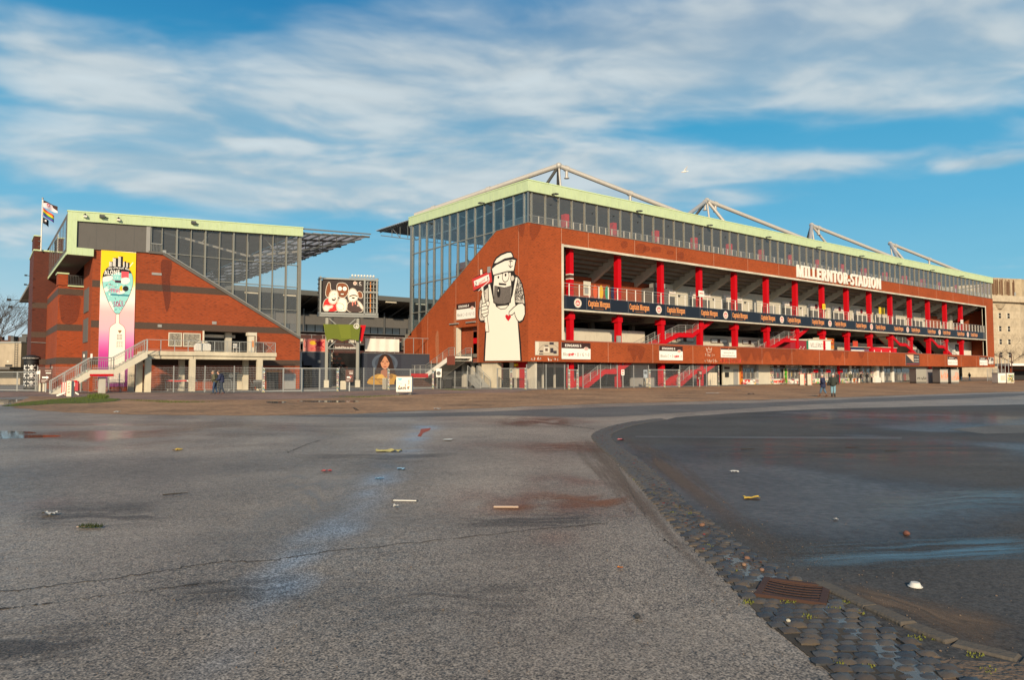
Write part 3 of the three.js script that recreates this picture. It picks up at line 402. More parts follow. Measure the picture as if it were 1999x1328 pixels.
const stainM = new THREE.MeshStandardMaterial({ color: S(0.2, 0.035, 0.012), roughness: 0.55, transparent: true, opacity: 0.24 });
const paleM = new THREE.MeshStandardMaterial({ color: S(0.6, 0.3, 0.16), roughness: 0.9, transparent: true, opacity: 0.3 });
{ const F = (l) => l.map((p) => { const q = at(p[0], p[1], 2, VF); return [q[0], q[1]]; }), z = VF - 0.006, L = [];
  for (const [px, n] of [[1218, 1], [1250, 2], [1262, 1], [1280, 2], [1308, 1], [1328, 1]]) { const r = rng(px), w = 3 + 3 * n, y0 = 408 + 0.187 * (px - 1030), h = 10 + 7 * n * r(); L.push([F([[px - w, y0 + 30], [px + w, y0 + 28 + r() * 4], [px + w * 1.1, y0 + 30 + h * 0.6], [px + w * 0.3, y0 + 28 + h], [px - w * 0.9, y0 + 30 + h * 0.7]]), 2, z]); }
  for (const [x0, x1, dips] of [[1226, 1258, [0.35, 0.75]], [1440, 1552, [0.1, 0.16, 0.3, 0.4, 0.62, 0.72, 0.86]], [1620, 1655, [0.3, 0.5, 0.9]], [1672, 1690, [0.5]]]) { const top = [], n = 26; for (let i = 0; i <= n; i++) { const t = i / n, x = lerp(x0, x1, t); let dep = 6; for (const d of dips) dep = Math.max(dep, 25 * Math.exp(-((((t - d) * (x1 - x0)) / 7) ** 2))); top.push([x, 681 + dep * (x > 1600 ? 0.8 : 1)]); } L.push([F([...top, [x1, 679.5 + (x1 - 1250) * 0.012], [x0, 675 + (x0 - 1250) * 0.025 + 1]]), 2, z]); }
  stain(stand, L, stainM);
  stain(stand, [[F([[1036, 436], [1056, 439], [1050, 458], [1040, 470], [1034, 455]]), 2, z], [at(1000, 445, 0, U0) && [[57.6, 17.3], [58.8, 17.3], [58.4, 16.4], [57.9, 16]], 0, U0 - 0.006], [[[79.2, 8.3], [80.4, 7.6], [80.2, 6.2], [79.6, 5.2], [79.2, 6]], 0, U0 - 0.006]], stainM);
  stain(stand, [[[[70.9, 9.6], [71.2, 9.4], [71.15, 4], [70.9, 3.4], [70.8, 6]], 0, U0 - 0.007], [[[75, 7], [75.5, 6.5], [75.3, 3.4], [74.9, 3.2]], 0, U0 - 0.007]], paleM, 'lime_streak'); }
{ // mint roof edge and roof
  const w0 = 82.5, yb = (v) => YR + ((v - VF) / (w0 - VF)) * 0.5, yt = (v) => YT + ((v - VF) / (w0 - VF)) * 0.5;
  const edgeG = sp('roof_edge', [bx(U0 - 0.12, U1 + 0.1, YR - 0.06, YT, VF - 0.15, VF + 0.1), pu([[VF + 0.1, YR - 0.06], [w0, yb(w0)], [w0, yt(w0)], [VF + 0.1, YT]], U0 - 0.12, U0 + 0.1), pu([[VF + 0.1, YR - 0.06], [w0, yb(w0)], [w0, yt(w0)], [VF + 0.1, YT]], U1 - 0.1, U1 + 0.1)], M.mint, { label: 'pale green sheet metal roof edge' });
  sp('roof_capping', [bx(U0 - 0.16, U1 + 0.14, YT, YT + 0.1, VF - 0.19, VF + 0.1), pu([[VF + 0.1, YT], [w0, yt(w0)], [w0, yt(w0) + 0.1], [VF + 0.1, YT + 0.1]], U0 - 0.16, U0 + 0.1)], mat([0.56, 0.68, 0.36], 0.5), { parent: edgeG });
  const seams = []; for (let u = U0 + 1; u < U1; u += 1.0) seams.push(bx(u - 0.008, u + 0.008, YR - 0.05, YT - 0.01, VF - 0.158, VF - 0.15)); for (let v = VF + 1; v < w0; v += 1) seams.push(bx(U0 - 0.128, U0 - 0.12, yb(v), yt(v) - 0.02, v - 0.008, v + 0.008));
  sp('panel_seam', seams, M.mintRib, { parent: edgeG, kind: 'stuff' });
  const roof = sp('roof', [pu([[VF + 0.1, YR + 0.2], [w0, yb(w0) + 0.2], [w0, yt(w0) - 0.05], [VF + 0.1, YT - 0.06]], U0 + 0.1, U1 - 0.1)], M.ceiling);
  // overhang towards the pitch: dark purlins and translucent strips
  const tip = 92.3, ys = (v) => lerp(22.2, 22.35, (v - w0) / (tip - w0)), pur = [], strips = [];
  for (let v = w0 + 0.3; v < tip; v += 0.62) { pur.push(bx(U0, U1, ys(v) - 0.16, ys(v) - 0.02, v, v + 0.14)); strips.push(bx(U0, U1, ys(v), ys(v) + 0.03, v + 0.14, v + 0.5)); }
  sp('purlin', pur, M.darkSteel, { parent: roof, kind: 'stuff' }); sp('roof_strip', strips, M.translucent, { parent: roof, kind: 'stuff' });
  for (let k = 0; k < 18; k++) { // roof trusses across the stand
    const u = U0 + 0.6 + 7.4 * k, g = [bar(V(u, ys(84), 82), V(u, 22.1, tip), 0.12, 0.14), bar(V(u, 19.4, 81.8), V(u, 21.6, tip - 0.3), 0.1, 0.12), bar(V(u, 19.4, 81.8), V(u, 17.9 + 1.4, 72), 0.12, 0.14), bar(V(u, 19.3, 72), V(u, 20.4, 58.6), 0.12, 0.14)];
    for (const [a, b, c, d] of [[20, 84, 22.1, 84], [20.4, 86.2, 22.1, 86.2], [20.9, 88.6, 22.1, 88.6], [19.4, 81.8, 22.1, 84], [20.4, 86.2, 22.1, 88.6], [19.4, 80, 21.3, 80], [19.35, 76, 21.2, 76], [19.3, 72, 21.1, 72], [19.6, 68, 21, 68], [19.95, 64, 20.9, 64], [19.3, 72, 21.2, 76], [19.4, 80, 21.2, 76], [19.6, 68, 21.1, 72]]) g.push(bar(V(u, a, b), V(u, c, d), 0.07, 0.07));
    sp('roof_truss', g, k < 2 ? M.steel : M.darkSteel, { parent: roof });
  }
  for (let k = 0; k < 6; k++) sp('gallery_rail', [bar(V(U0 + 1, 16.4 - k * 0.0 + 4.2, 60 + k * 3.6), V(U1 - 1, 20.6, 60 + k * 3.6), 0.12, 0.16)], M.darkSteel, { parent: roof });
  // white zigzag tubes over the roof
  const ap = [57.4, 87, 116.3, 145.6].map((u) => V(u, 27.75, 66)), feet = [72.3, 101.7, 131].map((u) => V(u, 22.0, 58)), tubes = [];
  const truss = sp('roof_tube', [rod(ap[0], V(46.1, 22.85, 82.4), 0.33, 14)], M.tube, { label: 'white steel tubes zigzagging over the roof' });
  for (let k = 0; k < 4; k++) {
    if (k > 0) tubes.push(rod(ap[k], feet[k - 1], 0.27, 12));
    tubes.push(rod(ap[k], k < 3 ? feet[k] : V(161.5, 21.9, 58), 0.3, 12));
    tubes.push(new THREE.SphereGeometry(0.42, 14, 10).translate(ap[k].x, ap[k].y, ap[k].z));
  }
  for (const g of tubes) sp('tube', [g], M.tube, { parent: truss });
  for (let k = 0; k < 4; k++) { const a = ap[k]; sp('strut', [rod(a, V(a.x - 0.1, 21.9, 65.2), 0.14, 8)], M.tube, { parent: truss }); sp('strut', [rod(a, V(a.x + 3.2, 21.9, k % 2 ? 63 : 70), 0.24, 10)], k % 2 ? M.tube : M.darkSteel, { parent: truss }); sp('strut', [rod(a, V(a.x + (k > 1 ? 5.5 : -1.5), 21.9, k > 1 ? 64 : 71), 0.2, 10)], k > 1 ? M.tube : M.darkSteel, { parent: truss }); }
  const onTube = (t, p, q, r) => { const c = p.clone().lerp(q, t), d = q.clone().sub(p).normalize(), g = [rod(c.clone().addScaledVector(d, -0.28), c.clone().addScaledVector(d, 0.28), r * 1.28, 14), rod(V(c.x, c.y, -c.z), V(c.x, c.y - 1.15, -c.z), 0.19, 10), rod(V(c.x, c.y - 1.15, -c.z), V(c.x, c.y - 1.25, -c.z), 0.34, 10)]; sp('tube_bracket', g, M.tube, { parent: truss }); };
  const pr = (k, q, t, r) => onTube(t, ap[k], q, r);
  pr(0, V(46.1, 22.85, 82.4), 0.47, 0.33); pr(0, V(46.1, 22.85, 82.4), 0.86, 0.33); pr(0, feet[0], 0.55, 0.3); pr(0, feet[0], 0.06, 0.3); pr(1, feet[1], 0.08, 0.3); pr(1, feet[0], 0.12, 0.27); pr(2, feet[2], 0.08, 0.3); pr(3, V(161.5, 21.9, 58), 0.5, 0.3); pr(3, V(161.5, 21.9, 58), 0.07, 0.3);
  // roof light fittings on the edge
  for (const u of [48.4, 61.5, 74.8, 88, 101.3, 114.5, 127.8, 141, 154.3]) { const f = sp('edge_floodlight', [bx(u - 0.02, u + 0.3, YR + 0.02, YR + 0.1, VF - 0.55, VF - 0.15), bx(u - 0.05, u + 0.42, YR - 0.06, YR + 0.06, VF - 0.85, VF - 0.5)], M.darkSteel); }
  for (const v of [64.7, 77.7]) sp('edge_floodlight', [bx(U0 - 0.5, U0 - 0.12, YR + 0.12, YR + 0.2, v, v + 0.25), bx(U0 - 0.85, U0 - 0.45, YR + 0.02, YR + 0.16, v - 0.05, v + 0.35)], M.darkSteel);
}
{ // glazing: front and gable, every pane and post by itself
  const P0 = U0 + 0.55, st = 1.9, nF = 66, yGl = YG + 0.06;
  const rF = rng(5);
  for (let k = -1; k < nF; k++) { const a = k < 0 ? U0 + 0.1 : P0 + k * st, b = k < 0 ? P0 : a + st; const w = sp('window_pane', [new THREE.PlaneGeometry(b - a - 0.1, YR - yGl - 0.05).rotateX((rF() - 0.5) * 0.006).rotateY((rF() - 0.5) * 0.006).translate((a + b) / 2, (yGl + YR) / 2, -(VF + 0.14))], M.glassGrey); }
  for (let k = 0; k <= nF; k++) { const u = P0 + k * st; sp('mullion', [bx(u - 0.05, u + 0.05, yGl, YR - 0.06, VF - 0.0, VF + 0.24)], M.mullion); }
  sp('corner_mullion', [bx(U0 - 0.02, U0 + 0.1, yGl, YR, VF, VF + 0.12)], M.steel);
  sp('window_sill', [bx(U0 - 0.05, U1, YG, YG + 0.06, VF - 0.06, VF + 0.3), bx(U0 - 0.05, U0 + 0.3, YG, YG + 0.06, VF + 0.3, 62.6), bar(V(U0 + 0.12, YG + 0.03, 62.6), V(U0 + 0.12, 6.88, 82), 0.34, 0.07)], M.mullion);
  const botY = (v) => (v < 62.62 ? YG + 0.06 : YG + 0.06 - (v - 62.62) * 0.5454), topY = (v) => YR + ((v - VF) / 25.5) * 0.5;
  const vs2 = [VF + 0.1, ...Array.from({ length: 14 }, (_, k) => VF + 0.82 + 1.843 * k)], rows = [17.42, 13.27, 9.57];
  for (let i = 0; i < vs2.length - 1; i++) { const a = vs2[i] + 0.05, b = vs2[i + 1] - 0.05; let hi = [topY(a), topY(b)];
    for (const y of [...rows, -1]) { let lo = [Math.max(botY(a), y + 0.05), Math.max(botY(b), y + 0.05)]; if (hi[1] <= lo[1]) break; const pts = [[a, Math.min(lo[0], hi[0])], [b, lo[1]], [b, hi[1]], [a, hi[0]]]; if (hi[0] <= lo[0]) pts.splice(0, 1); const s = new THREE.ShapeGeometry(shp(pts)).rotateY(Math.PI / 2).translate(U0 + 0.12, 0, 0); sp('window_pane', [s], M.glassBlue); hi = [y - 0.05, y - 0.05]; if (botY(b) > y) break; } }
  for (let k = 1; k < vs2.length; k++) { const v = vs2[k]; sp('mullion', [bx(U0 + 0.02, U0 + 0.34, botY(v), topY(v), v - 0.075, v + 0.075)], M.steel); }
  sp('corner_post', [bx(U0, U0 + 0.4, 6.6, topY(82), 81.75, 82.25)], M.steel);
  for (const y of rows) { const v0 = y > 17 ? 62.6 : 62.62 + (YG - y) / 0.5454; sp('transom', [bx(U0 + 0.06, U0 + 0.24, y - 0.06, y + 0.06, v0, 82)], M.mullion); }
  // stickers of flying birds on the glass
  const birdM = M.black; const r = rng(9);
  for (const k of [1, 4, 6, 8, 11, 14, 17, 21, 25, 28, 30, 33, 36, 40]) { const u = P0 + (k + 0.3 + 0.4 * r()) * st, y = 19 + r() * 0.9; sp('bird_sticker', [new THREE.ShapeGeometry(shp([[-0.22, 0.12], [-0.05, 0.02], [0.02, 0.06], [0.24, 0.2], [0.1, 0.0], [0.12, -0.1], [0.03, -0.04], [-0.08, -0.16], [-0.06, -0.02]])).rotateZ(r() * 0.8 - 0.4).translate(u, y, -(VF + 0.128))], birdM); }
  for (const [v, y] of [[63.9, 18.7], [77.6, 15.6], [68.4, 14.9], [80, 13], [70.8, 16.9]]) sp('bird_sticker', [new THREE.ShapeGeometry(shp([[-0.25, 0.14], [-0.05, 0.02], [0.02, 0.06], [0.26, 0.24], [0.1, 0.0], [0.12, -0.12], [0.03, -0.04], [-0.08, -0.18], [-0.06, -0.02]])).rotateY(Math.PI / 2).translate(U0 + 0.1, y, -v)], birdM);
}
{ // top gallery behind the glass
  sp('gallery_floor', [bx(U0 + 0.45, U1 - 0.4, 16.9, 17.3, VF + 0.5, 63.4)], M.concDark);
  const posts = [], rails = [bx(U0 + 0.6, U1 - 0.6, 18.38, 18.43, VF + 0.55, VF + 0.6), bx(U0 + 0.6, U1 - 0.6, 17.5, 17.53, VF + 0.56, VF + 0.59)], bars = [];
  for (let u = U0 + 0.9; u < U1 - 0.6; u += 1.0) { posts.push(bx(u - 0.035, u + 0.035, 17.3, 18.42, VF + 0.54, VF + 0.61)); for (let q = 1; q < 8; q++) bars.push(bx(u + q * 0.125 - 0.008, u + q * 0.125 + 0.008, 17.53, 18.38, VF + 0.565, VF + 0.58)); }
  const rail = sp('gallery_railing', rails, M.galv); sp('railing_post', posts, M.white, { parent: rail, kind: 'stuff' }); sp('baluster', bars, M.galv, { parent: rail, kind: 'stuff' });
  const r2 = []; for (let v = 58; v < 63; v += 0.14) r2.push(bx(U0 + 0.75, U0 + 0.77, 17.4, 18.4, v, v + 0.02)); r2.push(bx(U0 + 0.73, U0 + 0.79, 18.4, 18.45, 57.8, 63.2)); sp('gallery_railing', r2, M.galv);
  // terrace of seats falling to the pitch, with its raker beams
  const prof = []; for (let k = 0; k <= 22; k++) { const v = 63.4 + k * 1.0, y = 16.9 - k * 0.5; prof.push([v, y], [v + 1, y]); } const back = prof.slice().reverse().map(([v, y]) => [v, y - 1.1]);
  sp('seating_terrace', [pu([...prof, ...back], U0 + 0.5, U1 - 0.5)], M.concDark);
  const seats = []; for (let k = 1; k < 22; k++) seats.push(bx(U0 + 1, U1 - 1, 16.9 - k * 0.5, 17.3 - k * 0.5, 63.9 + k, 64.3 + k)); sp('seat_row', seats, M.seat, { kind: 'stuff' });
}
{ // the open concourses: columns, floors, raked underside, walls
  for (let k = 0; k < 16; k++) { const u = colU[k], v0 = k === 15 ? 60.5 : VF + 0.62; const c = sp('column', [bx(u - 0.28, u + 0.28, k < 4 ? 0 : 3.9, 16.9, v0, v0 + 0.66)], M.red); if (k < 15) { sp('capital', [bx(u - 0.42, u + 0.42, 7.6, 8.2, v0 - 0.06, v0 + 0.95)], M.red, { parent: c }); sp('column_top', [bx(u - 0.3, u + 0.3, 17.3, 19.45, v0 + 0.7, v0 + 1.4)], M.red, { parent: c }); } }
  const c0 = stand.children.find((o) => o.name === 'column'), u0 = colU[0];
  sp('painted_stripe', [bx(u0 - 0.285, u0 + 0.285, 12.55, 12.65, VF + 0.615, VF + 1.285), bx(u0 - 0.285, u0 + 0.285, 12.05, 12.15, VF + 0.615, VF + 1.285)], M.white, { parent: c0 });
  sp('painted_stripe', [bx(u0 - 0.285, u0 + 0.285, 12.15, 12.55, VF + 0.615, VF + 1.285)], M.brown, { parent: c0 });
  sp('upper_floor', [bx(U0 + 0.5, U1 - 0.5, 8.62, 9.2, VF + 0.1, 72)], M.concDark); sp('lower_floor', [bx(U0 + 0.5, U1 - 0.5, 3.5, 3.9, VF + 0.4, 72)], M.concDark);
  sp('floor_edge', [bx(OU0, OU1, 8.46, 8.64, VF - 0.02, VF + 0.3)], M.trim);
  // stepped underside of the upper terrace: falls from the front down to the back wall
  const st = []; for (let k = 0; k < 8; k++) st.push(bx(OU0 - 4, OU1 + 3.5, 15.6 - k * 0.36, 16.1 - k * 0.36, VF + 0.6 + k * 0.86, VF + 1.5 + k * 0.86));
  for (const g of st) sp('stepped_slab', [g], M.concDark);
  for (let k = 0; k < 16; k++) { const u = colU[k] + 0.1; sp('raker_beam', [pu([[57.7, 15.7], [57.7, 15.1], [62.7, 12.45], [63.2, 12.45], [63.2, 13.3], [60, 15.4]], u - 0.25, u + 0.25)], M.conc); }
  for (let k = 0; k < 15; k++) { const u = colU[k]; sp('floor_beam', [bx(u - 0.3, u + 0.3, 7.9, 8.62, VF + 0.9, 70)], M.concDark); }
  const pipes = []; for (const [v, y] of [[61.5, 8.2], [64, 8.1], [60.5, 8.35]]) pipes.push(rod(V(OU0, y, v), V(OU1, y, v), 0.09, 6)); sp('ceiling_pipe', pipes, M.greyDk);
  // upper back wall
  const wv = 62.2, wall = sp('upper_back_wall', [bx(71.3, OU1 - 14, 9.2, 13.6, wv, wv + 0.3)], M.cream);
  for (const [a, b] of [[OU0 - 4, 70.8], [OU1 - 14, OU1 - 9]]) sp('upper_back_wall', [bx(a, b, 9.2, 13.3, wv, wv + 0.3)], M.brick2);
  sp('side_wall', [bx(OU1 - 9, OU1 + 3, 9.2, 15, 65, 65.3), bx(OU1 - 4.4, OU1 - 3.2, 9.2, 14.8, 62, 65)], M.cream); for (const a of [OU0 - 4.2, OU1 + 3]) sp('side_wall', [bx(a, a + 0.4, 3.9, 15, VF + 0.6, 72)], M.brick2);
  const prost = ['PROST!', 'MAHLZEIT!'].map((w) => printed(canv(512, 72, (x, W, H) => { x.fillStyle = '#ece4d6'; x.fillRect(0, 0, W, H); x.fillStyle = '#a8241c'; x.fillRect(0, 4, W, 4); x.fillRect(0, H - 8, W, 4); textOn(x, w, 120, H / 2, 36, '#2a1a16', { max: 190 }); textOn(x, 'ST. PAULI', 400, H / 2, 36, '#2a1a16', { max: 180 }); })));
  const r = rng(41);
  for (let k = 0; k < 11; k++) { const u = colU[3 + k] - 1.2; if (u > 150) break; if (k === 3) { sp('canvas_screen', [bx(u - 1.2, u + 2, 9.3, 12, wv - 0.5, wv - 0.42)], M.grey); continue; }
    const h = sp('serving_hatch', [bx(u - 2.9, u + 1.4, 9.95, 11.95, wv - 0.07, wv + 0.01)], M.greyDk); for (let q = 0; q < 4; q++) sp('hatch_shutter', [bx(u - 2.8 + q * 1.06, u - 1.85 + q * 1.06, 10.05, 11.85, wv - 0.1, wv - 0.07)], q % 2 ? M.greyDk : M.slate, { parent: h });
    if (k < 8) { const b = sp('hatch_sign', [bx(u - 2.9, u + 1.6, 12.35, 13.0, wv - 0.06, wv)], M.white); part(stand, 'sign_print', [faceV(u - 2.88, u + 1.58, 12.37, 12.98, wv - 0.064)], prost[k % 2], { parent: b, uv: false }); sp('sign_disc', [new THREE.CylinderGeometry(0.42, 0.42, 0.06, 20).rotateX(Math.PI / 2).translate(u - 0.5, 12.68, -(wv - 0.1))], mat([0.16, 0.01, 0.015], 0.6), { parent: b }); }
    sp('wall_light', [bx(u + 2.1, u + 2.3, 12.1, 12.3, wv - 0.3, wv)], M.darkSteel);
    if (r() < 0.6) sp('wall_post', [bx(u + 2.8, u + 3.3, 9.2, 12.6, wv - 0.4, wv - 0.05)], M.cream); if (r() < 0.5) sp('door', [bx(u + 3.6, u + 4.5, 9.2, 11.2, wv - 0.05, wv)], M.slate); }
  const kiosk = sp('hatch_room', [bx(68.2, 71.3, 9.2, 12.6, 60.2, wv)], M.slate, { label: 'dark grey catering room with an air unit on top' }); sp('air_unit', [bx(68.6, 70.4, 12.6, 13.2, 60.1, 61.2)], M.galv, { parent: kiosk });
  for (let i = 0; i < 5; i++) { const u = 58.9 + i * 1.02, c = [[0.6, 0.03, 0.02], [0.65, 0.09, 0.02], [0.7, 0.42, 0.02], [0.02, 0.28, 0.16], [0.03, 0.05, 0.25]][i]; const s = new THREE.Shape(); s.absellipse(0, 2.35, 0.36, 0.85, 0, Math.PI * 2); sp('painted_leaf', [new THREE.ShapeGeometry(s, 16).translate(u, 9.3, -(wv - 0.012)), new THREE.ShapeGeometry(shp([[-0.09, 0], [0.09, 0], [0.09, 1.7], [-0.09, 1.7]])).translate(u, 9.3, -(wv - 0.015))], mat(c, 0.6)); }
  // lower back wall, white, with brown signs
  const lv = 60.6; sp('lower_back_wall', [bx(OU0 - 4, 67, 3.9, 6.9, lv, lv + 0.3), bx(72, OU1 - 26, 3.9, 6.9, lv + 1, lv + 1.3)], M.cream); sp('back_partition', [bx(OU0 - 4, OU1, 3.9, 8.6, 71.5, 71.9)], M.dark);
  sp('lower_side_wall', [bx(OU1 - 15, OU1 + 3, 3.9, 8.4, 60.8, 61.1)], M.white); for (const [a, b] of [[OU1 - 13.5, OU1 - 11.3], [OU1 - 5.4, OU1 - 1.6]]) { const g = sp('wall_picture', [bx(a, b, 6.2, 7.6, 60.72, 60.8)], M.black); for (let q = 0; q < 5; q++) sp('picture_figure', [bx(a + 0.2 + q * (b - a) * 0.18, a + 0.34 + q * (b - a) * 0.18 + 0.1 * r(), 6.4 + 0.2 * r(), 7.1 + 0.3 * r(), 60.70, 60.72)], M.white, { parent: g }); }
  for (let k = 0; k < 8; k++) { const u = 74 + k * 7.4; const h = sp('lower_hatch', [bx(u, u + 4.4, 4, 5.4, lv + 0.94, lv + 1)], M.greyDk); sp('hatch_sign', [bx(u + 0.2, u + 3.9, 5.9, 6.5, lv + 0.92, lv + 1)], M.brown, { parent: h }); sp('hatch_text_band', [bx(u + 0.3, u + 1.6, 5.98, 6.42, lv + 0.91, lv + 0.92), bx(u + 2.3, u + 3.8, 5.98, 6.42, lv + 0.91, lv + 0.92)], M.white, { parent: h }); }
  for (let k = 0; k < 14; k++) { const u = colU[k] + 3.7; sp('inner_pillar', [bx(u - 0.3, u + 0.3, 3.9, 8.6, 66, 66.6)], M.concDark); }
  const up = []; for (let k = 0; k < 3; k++) up.push(rod(V(57 + k * 0.4, 4, 64), V(57 + k * 0.4, 8.5, 64), 0.07, 6)); sp('downpipe', up, M.grey);
  // railing above the banners
  const posts = [], rails = [bx(OU0, OU1, 11.42, 11.47, VF + 0.08, VF + 0.13), bx(OU0, OU1, 11.12, 11.15, VF + 0.09, VF + 0.12), bx(OU0, OU1, 10.14, 10.17, VF + 0.09, VF + 0.12)], bal = [];
  for (let u = OU0 + 0.9; u < OU1; u += 1.5) { posts.push(bx(u - 0.04, u + 0.04, 10.05, 11.45, VF + 0.07, VF + 0.15)); for (let q = 1; q < 10; q++) bal.push(bx(u + q * 0.15 - 0.004, u + q * 0.15 + 0.004, 10.17, 11.12, VF + 0.1, VF + 0.108)); }
  const rl = sp('concourse_railing', rails, M.galv); sp('railing_post', posts, M.white, { parent: rl, kind: 'stuff' }); sp('baluster', bal, M.galv, { parent: rl, kind: 'stuff' });
  sp('banner_backing', [bx(OU0, OU1, 8.64, 10.08, VF + 0.02, VF + 0.1)], M.greyDk);
}
// staircases: flights as [u, y] nodes, v range, colour; rails on both sides
function staircase(root, nodes, v0, v1, m, { label, axis = 'u', rail = M.galv, under } = {}) {
  const mk = (a, y, v) => (axis === 'u' ? V(a, y, v) : V(v, y, a)), ex = axis === 'u' ? pv : pu, s = part(root, 'staircase', [...[[v0, v0 + 0.14], [v1 - 0.14, v1]].flatMap(([a, b]) => [ex([...nodes.map(([x, y]) => [x, y]), ...nodes.slice().reverse().map(([x, y]) => [x, y - 0.55])], a, b)])], m, { label });
  const steps = [];
  for (let i = 0; i < nodes.length - 1; i++) { const [a, y0] = nodes[i], [b, y1] = nodes[i + 1], n = Math.max(1, Math.round(Math.abs(y1 - y0) / 0.17)); for (let k = 0; k < n; k++) { const x0 = lerp(a, b, k / n), x1 = lerp(a, b, (k + 1) / n), yy = lerp(y0, y1, (k + 1) / n), lo = Math.min(x0, x1), hi = Math.max(x0, x1); steps.push(axis === 'u' ? bx(lo, hi, yy - 0.19, yy - 0.02, v0 + 0.14, v1 - 0.14) : bx(v0 + 0.14, v1 - 0.14, yy - 0.19, yy - 0.02, lo, hi)); } }
  for (const g of steps) part(root, 'step', [g], m === M.red ? M.red : m, { parent: s });
  if (under) part(root, 'soffit', nodes.slice(0, -1).map(([a, y], i) => { const [b, y2] = nodes[i + 1]; return axis === 'u' ? bar(V(a, y - 0.5, (v0 + v1) / 2), V(b, y2 - 0.5, (v0 + v1) / 2), v1 - v0 - 0.05, 0.06) : bar(V((v0 + v1) / 2, y - 0.5, a), V((v0 + v1) / 2, y2 - 0.5, b), v1 - v0 - 0.05, 0.06); }), under, { parent: s });
  for (const v of [v0 + 0.07, v1 - 0.07]) { const g = []; for (let i = 0; i < nodes.length - 1; i++) { const [a, y0] = nodes[i], [b, y1] = nodes[i + 1]; g.push(rod(mk(a, y0 + 1.0, v), mk(b, y1 + 1.0, v), 0.035, 6), rod(mk(a, y0 + 0.78, v), mk(b, y1 + 0.78, v), 0.016, 5), rod(mk(a, y0 + 0.12, v), mk(b, y1 + 0.12, v), 0.018, 5)); const n = Math.max(1, Math.round(Math.hypot(b - a, y1 - y0) / 1.25)); for (let k = 0; k <= n; k++) g.push(rod(mk(lerp(a, b, k / n), lerp(y0, y1, k / n) - 0.1, v), mk(lerp(a, b, k / n), lerp(y0, y1, k / n) + 1.02, v), 0.04, 6)); const m2 = Math.round(Math.hypot(b - a, y1 - y0) / 0.16); for (let k = 1; k < m2; k++) g.push(rod(mk(lerp(a, b, k / m2), lerp(y0, y1, k / m2) + 0.12, v), mk(lerp(a, b, k / m2), lerp(y0, y1, k / m2) + 0.78, v), 0.008, 3)); } part(root, 'handrail', g, rail, { parent: s }); }
  return s;
}
staircase(stand, [[62.6, 3.95], [70.2, 6.75], [72.9, 6.75], [77.5, 9.1]], 57.75, 59.6, M.red, { label: 'red upper staircase above the second entrance sign' });
staircase(stand, [[86.2, 3.95], [93.8, 6.75], [96.2, 6.75], [101, 9.1]], 57.75, 59.6, M.red, { label: 'red upper staircase left of the white container' });
staircase(stand, [[125.8, 9.1], [130.2, 7.0], [132.5, 7.0], [140, 3.95]], 57.75, 60.2, M.red, { label: 'red staircase descending to the right behind the red booth', under: M.conc });
staircase(stand, [[141.5, 9.1], [146, 7.0], [148.3, 7.0], [155.5, 3.95]], 57.75, 60.2, M.red, { label: 'red staircase descending to the right near the far end', under: M.conc });
staircase(stand, [[53.6, 0.1], [57.0, 2.1], [58.9, 2.1], [62.2, 3.7]], 57.6, 60.4, M.red, { label: 'red ground staircase under the left entrance sign' });
staircase(stand, [[69.6, 0.1], [73.2, 2.1], [75, 2.1], [78.4, 3.7]], 57.6, 60.4, M.red, { label: 'red ground staircase under the second entrance sign' });
staircase(stand, [[143, 3.7], [146, 2.1], [148, 2.1], [152, 0.05]], 58.6, 60.4, M.red, { label: 'red ground staircase near the far end' });
